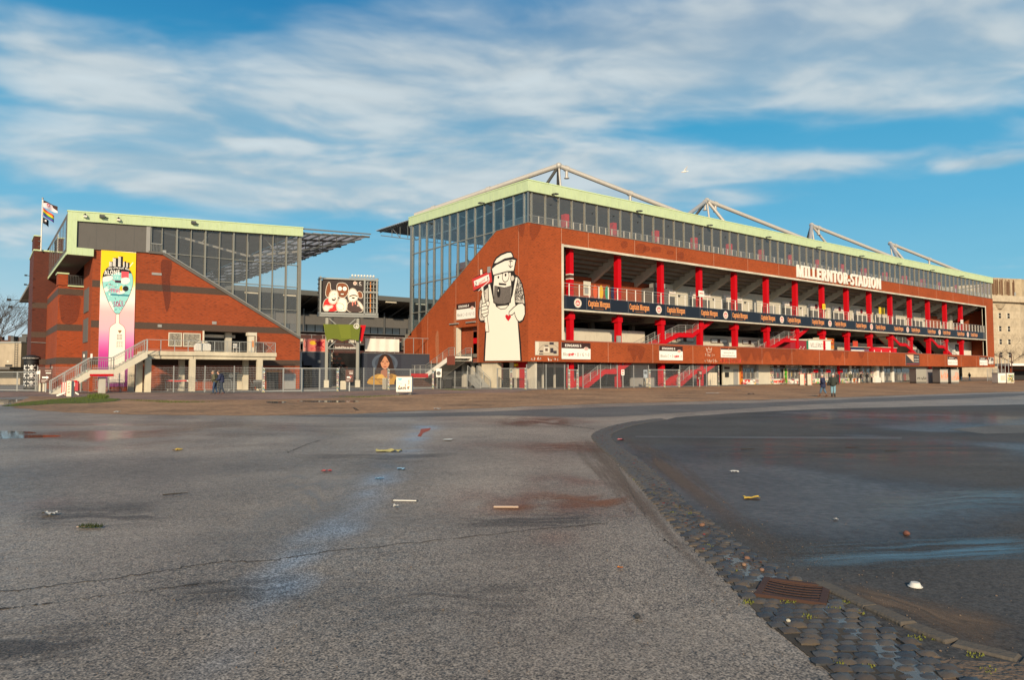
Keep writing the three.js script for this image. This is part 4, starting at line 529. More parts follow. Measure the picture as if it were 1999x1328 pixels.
{ // ground floor: dark hall on the left, shops on the right
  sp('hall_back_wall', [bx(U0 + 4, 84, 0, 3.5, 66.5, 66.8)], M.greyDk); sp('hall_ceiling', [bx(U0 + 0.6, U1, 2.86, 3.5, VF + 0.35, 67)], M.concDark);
  for (const [a, b, m] of [[46.3, 47.6, M.cream], [64.3, 68.8, M.grey], [79.5, 80.9, M.concWarm]]) sp('hall_wall', [bx(a, b, 0, 2.86, 60.4, 60.7)], m);
  const rb = []; for (let k = 0; k < 14; k++) rb.push(bx(48.6 + k * 0.12, 48.62 + k * 0.12, 0, 2.6, 61, 61.03)); sp('roller_grille', [...rb, bx(48.4, 56, 2.3, 2.8, 61, 61.1)], M.grey);
  for (const u of [49.5, 51.2]) sp('inner_post', [bx(u - 0.08, u + 0.08, 0, 2.86, 59.6, 59.8)], M.conc); for (let k = 0; k < 6; k++) sp('turnstile_bar', [rod(V(56 + k * 1.1, 0.05, 62), V(56.3 + k * 1.1, 2.2, 62), 0.05, 6)], M.galv);
  const sv = 59.1, wid = 3.76;
  sp('shop_back_wall', [bx(82, U1 - 3, 0, 2.86, 64, 64.3)], M.brown); sp('shop_floor', [bx(82, 150, 0.01, 0.06, sv - 0.4, 64)], M.concDark);
  sp('shop_wall', [bx(80.9, 84.6, 0, 2.86, sv, sv + 0.2)], M.cream); sp('shop_door', [bx(83.2, 84.2, 0.06, 2.2, sv - 0.06, sv)], M.grey); sp('letter_box', [bx(81.3, 82.1, 1.1, 1.75, sv - 0.1, sv)], M.black); sp('small_sign', [bx(81.2, 82.3, 2.2, 2.5, sv - 0.08, sv)], M.brown);
  const r = rng(77), pal = [['#d01818', '#f2ece0', '#e8b21c'], ['#3fae2a', '#b5d334', '#e79acb', '#caa768'], ['#d83a1c', '#f08a1c', '#c9c2b4'], ['#efe8dc', '#d01818', '#202020'], ['#e058a8', '#e8e0d2', '#d01818'], ['#e8b21c', '#3fae2a', '#d01818', '#2b57b8']];
  for (let i = 0; i < 13; i++) {
    const a = 84.6 + i * wid, b = a + wid, dark = i > 8;
    const bay = sp('shop_pier', [bx(a, a + 0.45, 0, 2.86, sv - 0.25, sv + 0.25)], i === 0 ? M.orange : r() < 0.3 ? M.white : r() < 0.75 ? stickerM : M.red, { uv: i < 2 });
    if (i === 0) { const tx = canv(64, 256, (x, w, h) => { x.fillStyle = '#8a2a10'; x.fillRect(0, 0, w, h); scrawl(x, 'S', 32, 60, 60, '#e0861a', 3); scrawl(x, 'A', 32, 125, 60, '#d06a14', 4); scrawl(x, 'P', 32, 195, 60, '#e0a01a', 5); }); part(stand, 'painted_face', [faceV(a, a + 0.45, 0.02, 2.8, sv - 0.255)], printed(tx), { parent: bay, uv: false }); }
    if (i === 1) { sp('shop_wall', [bx(a + 0.45, b, 0, 2.86, sv, sv + 0.2)], M.cream); continue; }
    if (dark) { sp('shop_window', [bx(a + 0.5, b - 0.02, 0.3, 2.4, sv, sv + 0.02)], M.glassGrey); sp('window_frame', [bx(a + 0.45, b, 2.4, 2.86, sv - 0.03, sv + 0.05), bx(a + 0.45, b, 0, 0.3, sv - 0.03, sv + 0.05), bx(a + 1.9, a + 2.0, 0.3, 2.4, sv - 0.03, sv + 0.05)], M.mullionDark); sp('shop_shelf', [bx(a + 0.7, b - 0.5, 0.1, 1.2, sv + 1.5, sv + 2)], r() < 0.5 ? M.white : M.brown); continue; }
    const sill = 0.78, tx = canv(256, 64, (x, w, h) => { const p = pal[i % pal.length]; x.fillStyle = ['#d9d2c4', '#b9b2a6', '#e6dccb'][i % 3]; x.fillRect(0, 0, w, h); graffiti(x, 0, 0, w, h, 100 + i, p); if (i === 2) { x.fillStyle = '#e6dccb'; x.fillRect(0, 0, w, h); scrawl(x, 'SANKTPAULI', w / 2, h / 2, 42, '#d8301c', 8, 0.1); } });
    sp('spandrel', [bx(a + 0.45, b, 0, sill, sv, sv + 0.15)], M.white); sp('graffiti_panel', [faceV(a + 0.45, b, 0.02, sill - 0.02, sv - 0.006)], printed(tx, 0.8), { uv: false });
    const fr = sp('window_frame', [bx(a + 0.45, b, 2.3, 2.42, sv - 0.04, sv + 0.08), bx(a + 0.45, b, sill, sill + 0.08, sv - 0.05, sv + 0.1), bx(a + 0.45, a + 0.53, sill + 0.08, 2.3, sv - 0.04, sv + 0.08), bx(b - 0.08, b, sill + 0.08, 2.3, sv - 0.04, sv + 0.08), bx(a + 1.5, a + 1.57, sill + 0.08, 2.3, sv - 0.04, sv + 0.08), bx(a + 2.6, a + 2.67, sill + 0.08, 2.3, sv - 0.04, sv + 0.08)], M.grey);
    for (const [c, d] of [[0.53, 1.5], [1.57, 2.6], [2.67, wid - 0.08]]) sp('window_pane', [bx(a + c, a + d, sill + 0.08, 2.3, sv, sv + 0.01)], M.glassGrey, { parent: fr });
    const tx2 = canv(256, 32, (x, w, h) => { x.fillStyle = i % 3 ? '#3a1d14' : '#8e8a84'; x.fillRect(0, 0, w, h); if (i % 3 !== 1) scrawl(x, ['BAR', 'CLUB', 'FANS', 'SHOP'][i % 4], w / 2, h / 2, 22, '#d8d0c4', 30 + i); });
    sp('shop_fascia', [bx(a + 0.45, b, 2.42, 2.86, sv, sv + 0.12)], M.brown); sp('fascia_print', [faceV(a + 0.45, b, 2.44, 2.84, sv - 0.006)], printed(tx2), { uv: false });
    if (i === 2) { const g2 = canv(96, 128, (x, w, h) => { x.fillStyle = '#b8a878'; x.fillRect(0, 0, w, h); for (let q = 0; q < 6; q++) { x.fillStyle = q % 2 ? '#58b820' : '#2f8a18'; x.beginPath(); x.ellipse(w / 2 + (q % 2 ? 6 : -6), 16 + q * 18, 24, 14, 0, 0, 7); x.fill(); x.strokeStyle = '#123a08'; x.lineWidth = 4; x.stroke(); } }); sp('graffiti_panel', [faceV(b - 0.75, b + 0.3, 0.1, 2.35, sv - 0.3)], printed(g2, 0.8), { uv: false }); sp('panel_board', [bx(b - 0.75, b + 0.3, 0.1, 2.35, sv - 0.29, sv - 0.25)], M.white); }
    if (i > 4 && r() < 0.8) sp('red_band', [bx(a, a + 1.3, 1.75, 2.25, sv - 0.3, sv - 0.255)], M.red);
    for (let q = 0; q < 3; q++) sp('poster', [bx(a + 0.6 + q * 1.05, a + 0.6 + q * 1.05 + 0.3 + r() * 0.4, 1 + r() * 0.4, 1.5 + r() * 0.6, sv + 0.15, sv + 0.17)], [M.white, M.red, M.yellow, M.brown, M.cream][Math.floor(r() * 5)]);
  }
  sp('shop_pier', [bx(123.2, 124.1, 0, 2.86, sv - 0.5, sv + 0.2)], M.white); sp('stone_plinth', [bx(122.2, 124.2, 0, 0.9, sv - 0.7, sv)], M.white);
  sp('shop_window', [bx(133.5, 147, 0.2, 2.5, sv, sv + 0.02)], M.glassGrey); sp('window_frame', [bx(133.5, 147, 2.5, 2.86, sv - 0.06, sv + 0.06), ...[133.5, 136.9, 140.2, 143.6, 147].map((u) => bx(u - 0.05, u + 0.05, 0, 2.5, sv - 0.05, sv + 0.05))], M.galv);
  for (let q = 0; q < 12; q++) sp('shop_goods', [bx(134 + q * 1.05, 134.5 + q * 1.05 + r() * 0.3, 0.3, 0.8 + r() * 1.3, sv + 0.6, sv + 0.9)], [M.white, M.brown, M.red, M.cream][q % 4]);
  for (const u of [152, 156, 160, 164, 168]) sp('ground_pier', [bx(u - 0.3, u + 0.3, 0, 2.87, 62, 62.6)], M.concDark);
  sp('ground_wall', [bx(150, U1 - 0.5, 0, 2.86, 64, 64.4)], M.grey);
}
{ // under the gable: entrance stair, concrete pier, door, air unit
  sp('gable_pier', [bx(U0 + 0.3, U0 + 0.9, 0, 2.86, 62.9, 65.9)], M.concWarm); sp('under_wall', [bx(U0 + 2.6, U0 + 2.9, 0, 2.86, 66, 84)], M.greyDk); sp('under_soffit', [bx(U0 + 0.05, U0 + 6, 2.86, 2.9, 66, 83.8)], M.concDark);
  sp('under_wall', [bx(U0 + 1.2, U0 + 1.5, 0, 2.86, VF + 0.4, 61.8)], M.cream); sp('wall_base', [bx(U0 + 1.15, U0 + 1.2, 0, 1.15, 59.9, 61.7)], M.brown); sp('red_door', [bx(U0 + 1.0, U0 + 1.16, 0, 2.25, 58.9, 59.8)], M.red); sp('red_band', [bx(U0 + 1.0, U0 + 1.16, 2.25, 2.86, 58.6, 60.8)], M.red); sp('siren', [bx(U0 + 0.75, U0 + 1.0, 2.4, 2.7, 60, 60.4)], M.yellow); sp('dark_door', [bx(U0 + 0.9, U0 + 1.2, 0, 2.2, 61.8, 62.6)], M.black);
  // doorway room
  sp('door_room', [bx(U0 + 4.6, U0 + 4.9, 2.9, 7.1, 66.2, 71)], M.greyDk); sp('door_jamb', [bx(U0 - 0.02, U0 + 0.5, 2.9, 7.06, 70.5, 70.8)], M.cream); const cl = sp('striped_column', [bx(U0 + 0.7, U0 + 1.4, 2.9, 7.06, 67.1, 68.2)], M.white); sp('column_stripe', [bx(U0 + 0.69, U0 + 1.41, 5.1, 5.75, 67.09, 68.21)], M.red, { parent: cl }); sp('column_stripe', [bx(U0 + 0.69, U0 + 1.41, 6.5, 7.06, 67.09, 68.21), bx(U0 + 0.69, U0 + 1.41, 2.9, 3.9, 67.09, 68.21)], mat([0.22, 0.06, 0.04], 0.7), { parent: cl });
  sp('grey_panel', [pu([[68.4, 3.2], [70.4, 3.2], [70.4, 4.2], [69.2, 5.6], [68.4, 5.6]], U0 + 1.6, U0 + 1.7)], mat([0.3, 0.32, 0.37], 0.6));
  for (const [a, b] of [[70.2, 72.1], [66.6, 68.5]]) sp('strip_light', [bx(U0 - 0.2, U0 - 0.004, 7.5, 7.62, a, b)], M.galv);
  sp('ventilation_grille', [bx(U0 - 0.06, U0 - 0.004, 12.9, 13.6, 63.75, 64.3)], M.grey);
  staircase(stand, [[67.2, 3.55], [68.4, 3.55], [73.6, 1.6], [77.6, 1.6], [82, 0.06]], U0 - 2.6, U0 - 0.15, M.white, { axis: 'v', label: 'white entrance stair climbing to the gable doorway', under: M.conc });
  sp('stair_band', [bx(U0 - 2.66, U0 - 2.6, 1.12, 1.6, 72.9, 77.8)], M.red); sp('stair_cheek', [bx(U0 - 2.66, U0 - 2.6, 2.6, 3.6, 67.0, 68.6)], mat([0.2, 0.05, 0.03], 0.7)); sp('stair_support', [bx(U0 - 2.4, U0 - 0.4, 0, 1.0, 74.5, 77)], M.brown);
  staircase(stand, [[63.4, 0.06], [66, 1.5]], U0 - 1.6, U0 - 0.2, M.galv, { axis: 'v' });
  for (const [v, w] of [[66.6, 0.5], [68.2, 0.4], [70, 0.5]]) sp('under_column', [bx(U0 + 0.6, U0 + 1, 0, 2.9, v, v + w)], M.conc);
  sp('under_column', [bx(U0 + 0.1, U0 + 0.6, 0, 2.9, 78.8, 81.5)], M.concWarm);
}
// ---------------------------------------------------------------- lettering, banners and signs of the long stand
const fontB = await new FontLoader().loadAsync('fonts/droid/droid_sans_bold.typeface.json');
{
  const t = thing('stadium_lettering', 'white raised capital letters reading MILLERNTOR-STADION on the brick band', 'lettering', [95.7, 15.86, VF]);
  const text = 'MILLERNTOR-STADION', adv = (c) => fontB.data.glyphs[c].ha; let x = 0; const total = [...text].reduce((s, c) => s + adv(c), 0), W = 26.2;
  for (const c of text) { const g = new TextGeometry(c, { font: fontB, size: 1, depth: 0.16, curveSegments: 5, bevelEnabled: true, bevelSize: 0.025, bevelThickness: 0.02, bevelSegments: 1 }); const k = W / total, w = adv(c) * k; g.scale(k * fontB.data.resolution * 0.97, 1.3 / 0.73, 1).translate(x, 0, 0.03); x += w; lpart(t, 'letter', [g], M.white, { local: true }); }
  t.children.forEach((m) => { m.position.y = 0.02; m.position.z = 0.02; });
}
{
  const t = thing('advertising_band', 'dark rum advertising band with orange lettering and round crests along the upper walkway', 'advertising banner', [OU0, 8.64, VF - 0.03]);
  const name = (x, cx, cy) => { // orange slab lettering with pale outline
    x.save(); x.font = 'bold 112px serif'; x.textAlign = 'center'; x.textBaseline = 'middle'; x.translate(cx, cy - 8); x.scale(530 / x.measureText('Captain Morgan').width, 1.25); x.lineWidth = 9; x.strokeStyle = '#6b2a0c'; x.strokeText('Captain Morgan', 0, 0); x.fillStyle = '#e98a3c'; x.fillText('Captain Morgan', 0, 0); x.lineWidth = 1.4; x.strokeStyle = '#ffd9a0'; x.strokeText('Captain Morgan', 0, 0); x.restore(); x.fillStyle = '#b5702c'; x.fillRect(cx - 110, cy + 78, 220, 8);
  };
  const mk = (withCrest, half) => canv(1024, 224, (x, w, h) => { x.fillStyle = '#171a24'; x.fillRect(0, 0, w, h); if (!half) name(x, 300, 108); if (withCrest) crest(x, 830, 112, 82); x.fillStyle = '#777a80'; x.fillRect(0, 0, 5, h); x.fillRect(w * 0.56, 0, 3, h); });
  const plain = printed(mk(false), 0.45), crested = printed(mk(true), 0.45), first = printed(mk(true, true), 0.45);
  const part2 = (u0, u1, m, cut) => { const g = faceV(u0, u1, 8.66, 10.06, VF - 0.04); if (cut) { const uv = g.attributes.uv; for (let i = 0; i < uv.count; i++) uv.setX(i, lerp(cut[0], cut[1], uv.getX(i))); } part(t, 'banner_panel', [g], m, { uv: false }); };
  part2(OU0 + 0.02, 53.56, first, [0.52, 1]);
  for (let k = 0; k < 17; k++) { const a = 53.58 + 6.6 * k, b = Math.min(a + 6.58, OU1 - 0.02); part2(a, b, k % 2 ? crested : plain, b < a + 6.5 ? [0, (b - a) / 6.58] : null); }
  part(t, 'backing', [bx(OU0 + 0.01, OU1 - 0.01, 8.66, 10.06, VF - 0.036, VF + 0.018)], M.greyDk);
}
const eingang = (no, block, tagged) => canv(512, 400, (x, w, h) => {
  x.fillStyle = '#3a1d14'; x.fillRect(0, 0, w, h * 0.36); x.fillStyle = '#ece6da'; x.fillRect(0, h * 0.36, w, h * 0.64);
  textOn(x, 'EINGANG ' + no, 200, h * 0.19, 82, '#f2ece0', { max: 290 }); textOn(x, block, w / 2, h * 0.72, 100, '#3a2a24', { bold: false, max: 470 }); crest(x, 432, h * 0.36, 44);
  if (tagged) { x.save(); x.translate(tagged, h * 0.74); x.rotate(-0.12); scrawl(x, 'STP', 0, 0, 66, '#d81f26', no, 0.1); x.restore(); }
});
signV('entrance_sign', 'brown and white entrance sign reading EINGANG 5 with red scribble over its block number', 'sign', 49.85, 54.1, 3.18, 5.0, VF, eingang('5', 'Block C + D / G 1-3', 170));
signV('entrance_sign', 'brown and white entrance sign reading EINGANG 6 with red graffiti at its right', 'sign', 65.5, 69.85, 3.24, 4.98, VF, eingang('6', 'Block C + D / G 1-3', 380));
signV('entrance_sign', 'small brown and white block sign on the far parapet right of the museum poster', 'sign', 148.0, 152.4, 3.17, 4.85, VF, eingang('7', 'Block D + E / G 3-6'));
signV('entrance_sign', 'brown and white block sign at the far right end of the parapet', 'sign', 163.4, 167.55, 3.25, 4.95, VF, eingang('8', 'Block D + E / G 3-6'));
signU('entrance_sign', 'brown and white sign reading EINGANG 4 above the gable doorway', 'sign', 66.7, 70.67, 8.0, 9.88, U0, eingang('4', 'Block C + D / G 1-3'));
signV('ticket_sign', 'small white sign for the ticket centre on the parapet beside red scrawl', 'sign', 77.55, 80.9, 3.72, 4.95, VF, canv(384, 160, (x, w, h) => { x.fillStyle = '#eae4d8'; x.fillRect(0, 0, w, h); x.fillStyle = '#3a1d14'; x.fillRect(0, 0, w, 26); crest(x, w / 2, 28, 16); textOn(x, 'Kartencenter GG', w / 2, 78, 34, '#4a3a34', { bold: false, max: 300 }); textOn(x, 'Gepäckaufbewahrung', w / 2, 126, 34, '#4a3a34', { bold: false, max: 330 }); }));
signV('site_plan', 'grey site plan board with dark building blocks near the brick corner', 'map board', 46.2, 49.4, 3.52, 5.0, VF, canv(320, 200, (x, w, h) => { x.fillStyle = '#b9a992'; x.fillRect(0, 0, w, h); x.fillStyle = '#d8ccb8'; x.fillRect(4, 10, 44, 180); x.strokeStyle = '#4a3d36'; x.lineWidth = 3; x.beginPath(); x.arc(190, 190, 160, 3.2, 6.1); x.stroke(); x.fillStyle = '#3a3236'; for (const [a, b, c, d] of [[195, 8, 60, 36], [60, 130, 46, 24], [205, 90, 44, 70], [250, 128, 46, 44], [128, 52, 50, 16], [50, 175, 60, 12]]) x.fillRect(a, b, c, d); x.strokeStyle = '#efe8da'; x.lineWidth = 6; x.strokeRect(122, 86, 62, 62); x.fillStyle = '#5a4238'; x.fillRect(138, 100, 32, 34); }), { thick: 0.04 });
signV('museum_poster', 'dark poster with a pale wedge and red stripe on the far parapet', 'poster', 130.45, 135.8, 3.06, 4.98, VF, canv(320, 200, (x, w, h) => { x.fillStyle = '#3b3636'; x.fillRect(0, 0, w, h); x.fillStyle = '#d8b794'; x.beginPath(); x.moveTo(10, 8); x.lineTo(180, 8); x.lineTo(180, 150); x.closePath(); x.fill(); x.fillStyle = '#b8322c'; x.fillRect(12, 172, w - 24, 10); textOn(x, 'FC ST. PAULI', 250, 40, 24, '#e6ddd0', { max: 110 }); textOn(x, 'MUSEUM', 250, 90, 28, '#e6ddd0', { max: 110 }); textOn(x, 'KIEZBEBEN', 250, 135, 20, '#e6ddd0', { max: 110 }); }));
signV('wall_picture', 'small black and white picture panel at the far brick corner', 'picture', 168.1, 170.9, 3.5, 4.95, VF, canv(128, 64, (x, w, h) => { x.fillStyle = '#cfc6b8'; x.fillRect(0, 0, w, h); graffiti(x, 0, 0, w, h, 8, ['#2a2420', '#4a403a', '#efe6d8']); }));
function tagMark(name, label, pts, w, m, v = VF - 0.008) { const t = thing(name, label, 'graffiti', [pts[0][0][0], pts[0][0][1], v]); const g = []; for (const line of pts) for (let i = 0; i < line.length - 1; i++) g.push(bar(V(line[i][0], line[i][1], v), V(line[i + 1][0], line[i + 1][1], v), 0.008, w)); part(t, 'paint_stroke', g, m); return t; }
const strokes = (u0, u1, y0, y1, n, seed) => { const r = rng(seed), out = []; for (let k = 0; k < n; k++) { const a = lerp(u0, u1, (k + 0.1) / n), b = lerp(u0, u1, (k + 0.85) / n), l = []; for (let q = 0; q < 5; q++) l.push([lerp(a, b, r()), lerp(y0, y1, q % 2 ? 0.55 + 0.45 * r() : 0.4 * r())]); out.push(l); } return out; };
tagMark('graffiti', 'white spray paint tag directly under the site plan board, left of the pair', strokes(45.6, 47.1, 3.0, 3.35, 4, 3), 0.06, M.white);
tagMark('graffiti', 'white spray paint tag just left of the EINGANG 5 sign, near the parapet bottom edge', strokes(47.9, 49.5, 2.95, 3.35, 5, 6), 0.06, M.white);
tagMark('graffiti', 'pale spray painted crown with lettering on the parapet right of the EINGANG 6 sign', [[[74.8, 4.35], [74.5, 4.95], [74.85, 4.6], [75.1, 5.0], [75.3, 4.6], [75.75, 4.95], [75.5, 4.35], [74.8, 4.35]], ...strokes(74.3, 76.3, 3.75, 4.2, 6, 9), ...strokes(74.2, 77, 2.98, 3.55, 7, 10)], 0.07, mat([0.62, 0.45, 0.34], 0.9));
tagMark('graffiti', 'red spray scrawl on the parapet below the white ticket sign', strokes(77.4, 82, 2.98, 3.6, 11, 14), 0.09, mat([0.6, 0.06, 0.04], 0.8));
{ // painted figure of a bearded sailor with a placard on the gable: its outline cut as a flat panel, the drawing printed on it
  const z = (x, y) => { const p = at(880 + x / 5.3125, 470 + y / 5.3125, 0, U0); return [p[2], p[1]]; };
  const outline = [[340, 1252], [350, 1050], [357, 950], [362, 850], [345, 848], [308, 845], [290, 812], [284, 745], [300, 645], [322, 560], [330, 520], [235, 524], [220, 398], [305, 350], [298, 300], [330, 288], [336, 335], [420, 303], [424, 285], [446, 215], [470, 172], [520, 136], [580, 112], [625, 110], [645, 135], [656, 175], [688, 190], [674, 240], [662, 318], [668, 348], [708, 374], [745, 450], [766, 560], [776, 660], [777, 760], [758, 825], [722, 857], [702, 852], [714, 920], [727, 1050], [739, 1250]].map(([x, y]) => z(x, y));
  const vmin = Math.min(...outline.map((p) => p[0])), vmax = Math.max(...outline.map((p) => p[0])), ymin = Math.min(...outline.map((p) => p[1])), ymax = Math.max(...outline.map((p) => p[1]));
  const CW = 1024, CH = Math.round((CW * (ymax - ymin)) / (vmax - vmin)), K = CW / (vmax - vmin), c = (x, y) => { const [v, h] = z(x, y); return [(vmax - v) * K, (ymax - h) * K]; };
  const tex = canv(CW, Math.min(2048, CH), (x, w, h) => {
    const path = (pts, fill, lw, stroke = '#1d1714') => { x.beginPath(); pts.forEach((p, i) => { const q = c(...p); i ? x.lineTo(...q) : x.moveTo(...q); }); x.closePath(); if (fill) { x.fillStyle = fill; x.fill(); } if (lw) { x.lineWidth = lw; x.strokeStyle = stroke; x.lineJoin = 'round'; x.stroke(); } };
    const open = (pts, lw) => { x.beginPath(); pts.forEach((p, i) => { const q = c(...p); i ? x.lineTo(...q) : x.moveTo(...q); }); x.lineWidth = lw; x.strokeStyle = '#1d1714'; x.lineCap = x.lineJoin = 'round'; x.stroke(); };
    const disc = (px, pyy, r, f, lw) => { const q = c(px, pyy); x.beginPath(); x.arc(q[0], q[1], r, 0, 7); if (f) { x.fillStyle = f; x.fill(); } if (lw) { x.lineWidth = lw; x.strokeStyle = '#1d1714'; x.stroke(); } };
    x.fillStyle = '#1d1714'; x.fillRect(0, 0, w, h);
    const P0 = '#efe4d2', arms = '#cfc4b4';
    path([[300, 640], [345, 520], [390, 480], [400, 620], [350, 830], [310, 835], [294, 800]], arms, 10); path([[660, 380], [705, 385], [740, 460], [760, 570], [768, 660], [660, 640]], arms, 10);
    const r = rng(5); x.strokeStyle = '#2a2220'; for (let i = 0; i < 150; i++) { const left = i < 40, px = left ? 305 + r() * 80 : 672 + r() * 85, pyy = left ? 540 + r() * 280 : 430 + r() * 200, q = c(px, pyy); x.lineWidth = 3 + 5 * r(); x.beginPath(); x.arc(q[0], q[1], 5 + 14 * r(), r() * 6, r() * 6); x.stroke(); }
    path([[352, 1252], [362, 1050], [370, 900], [380, 760], [395, 640], [388, 450], [410, 445], [440, 600], [470, 670], [530, 700], [600, 670], [640, 560], [672, 372], [700, 378], [665, 560], [668, 640], [690, 740], [702, 900], [716, 1080], [726, 1250]], P0, 12);
    path([[470, 680], [520, 712], [570, 705], [605, 665]], P0, 8); path([[452, 350], [440, 470], [445, 640], [480, 660], [560, 664], [620, 640], [632, 500], [625, 325]], P0, 14);
    path([[455, 470], [447, 640], [485, 658], [560, 660], [615, 638], [624, 470], [560, 490]], '#6a615a', 6); for (let i = 0; i < 500; i++) { const q = c(455 + r() * 165, 480 + r() * 170); x.fillStyle = r() < 0.5 ? '#4c4540' : '#8a8078'; x.fillRect(q[0], q[1], 4, 4); }
    path([[500, 440], [575, 448], [575, 462], [500, 458]], '#1d1714', 4); { const q = c(498, 535); x.fillStyle = '#1d1714'; x.beginPath(); x.ellipse(q[0], q[1], 34, 60, 0, 0, 7); x.fill(); x.fillStyle = '#e8ddcc'; x.beginPath(); x.ellipse(q[0] - 8, q[1] - 20, 9, 14, 0, 0, 7); x.fill(); }
    disc(570, 370, 62, P0, 9); disc(569, 356, 17, '#1d1714'); disc(495, 380, 15, '#1d1714'); disc(640, 390, 34, arms, 7);
    path([[445, 240], [475, 185], [525, 148], [590, 122], [625, 120], [640, 145], [648, 172], [560, 190], [480, 235]], P0, 11); path([[425, 292], [470, 250], [560, 205], [640, 190], [676, 196], [655, 318], [580, 322], [500, 345], [440, 362]], P0, 13);
    open([[622, 200], [618, 275]], 9); open([[602, 255], [618, 280], [640, 262]], 9); open([[604, 212], [642, 216]], 7); open([[610, 230], [636, 202]], 5);
    path([[302, 300], [328, 293], [345, 560], [365, 680], [398, 944], [362, 948], [335, 690], [318, 520]], P0, 9);
    path([[220, 400], [418, 306], [430, 428], [236, 520]], '#c9322e', 0); path([[240, 420], [395, 348], [404, 408], [250, 478]], '#efe6da', 0); { const q = c(262, 452), q2 = c(384, 396); textOn(x, '2', q[0], q[1], 70, '#1d1714'); textOn(x, '1', q2[0], q2[1], 70, '#1d1714'); const q3 = c(325, 426); textOn(x, 'BRAUCHT', q3[0], q3[1], 34, '#c9322e', { rot: -0.3, max: 140 }); const q4 = c(335, 478); x.save(); x.translate(...q4); x.rotate(-0.42); x.fillStyle = '#efe6da'; x.fillRect(-140, -5, 280, 10); x.restore(); }
    path([[318, 690], [320, 660], [370, 640], [392, 660], [385, 690], [392, 735], [386, 770], [345, 798], [318, 760]], P0, 9); for (const y of [690, 728, 765]) open([[322, y - 2], [360, y - 12], [388, y - 22]], 8); path([[365, 640], [385, 622], [402, 640], [396, 680], [380, 680]], P0, 8);
    path([[605, 740], [650, 695], [700, 655], [745, 648], [768, 680], [770, 765], [745, 825], [712, 842], [690, 825], [668, 780], [662, 745], [640, 770], [605, 778]], P0, 10);
    path([[565, 785], [572, 770], [588, 768], [598, 782], [608, 770], [620, 775], [627, 790], [615, 812], [597, 836], [575, 810]], '#c8141c', 0);
  });
  const g = new THREE.ShapeGeometry(shp(outline)); { const p = g.attributes.position, uv = g.attributes.uv; for (let i = 0; i < p.count; i++) uv.setXY(i, (vmax - p.getX(i)) / (vmax - vmin), (p.getY(i) - ymin) / (ymax - ymin)); } g.rotateY(Math.PI / 2).translate(U0 - 0.012, 0, 0);
  const t = thing('wall_mural', 'giant white and black painted sailor with beard, apron and red placard on the brick gable', 'mural', [U0, ymin, (vmin + vmax) / 2]);
  part(t, 'painted_figure', [g], printed(tex, 0.85), { uv: false });
}
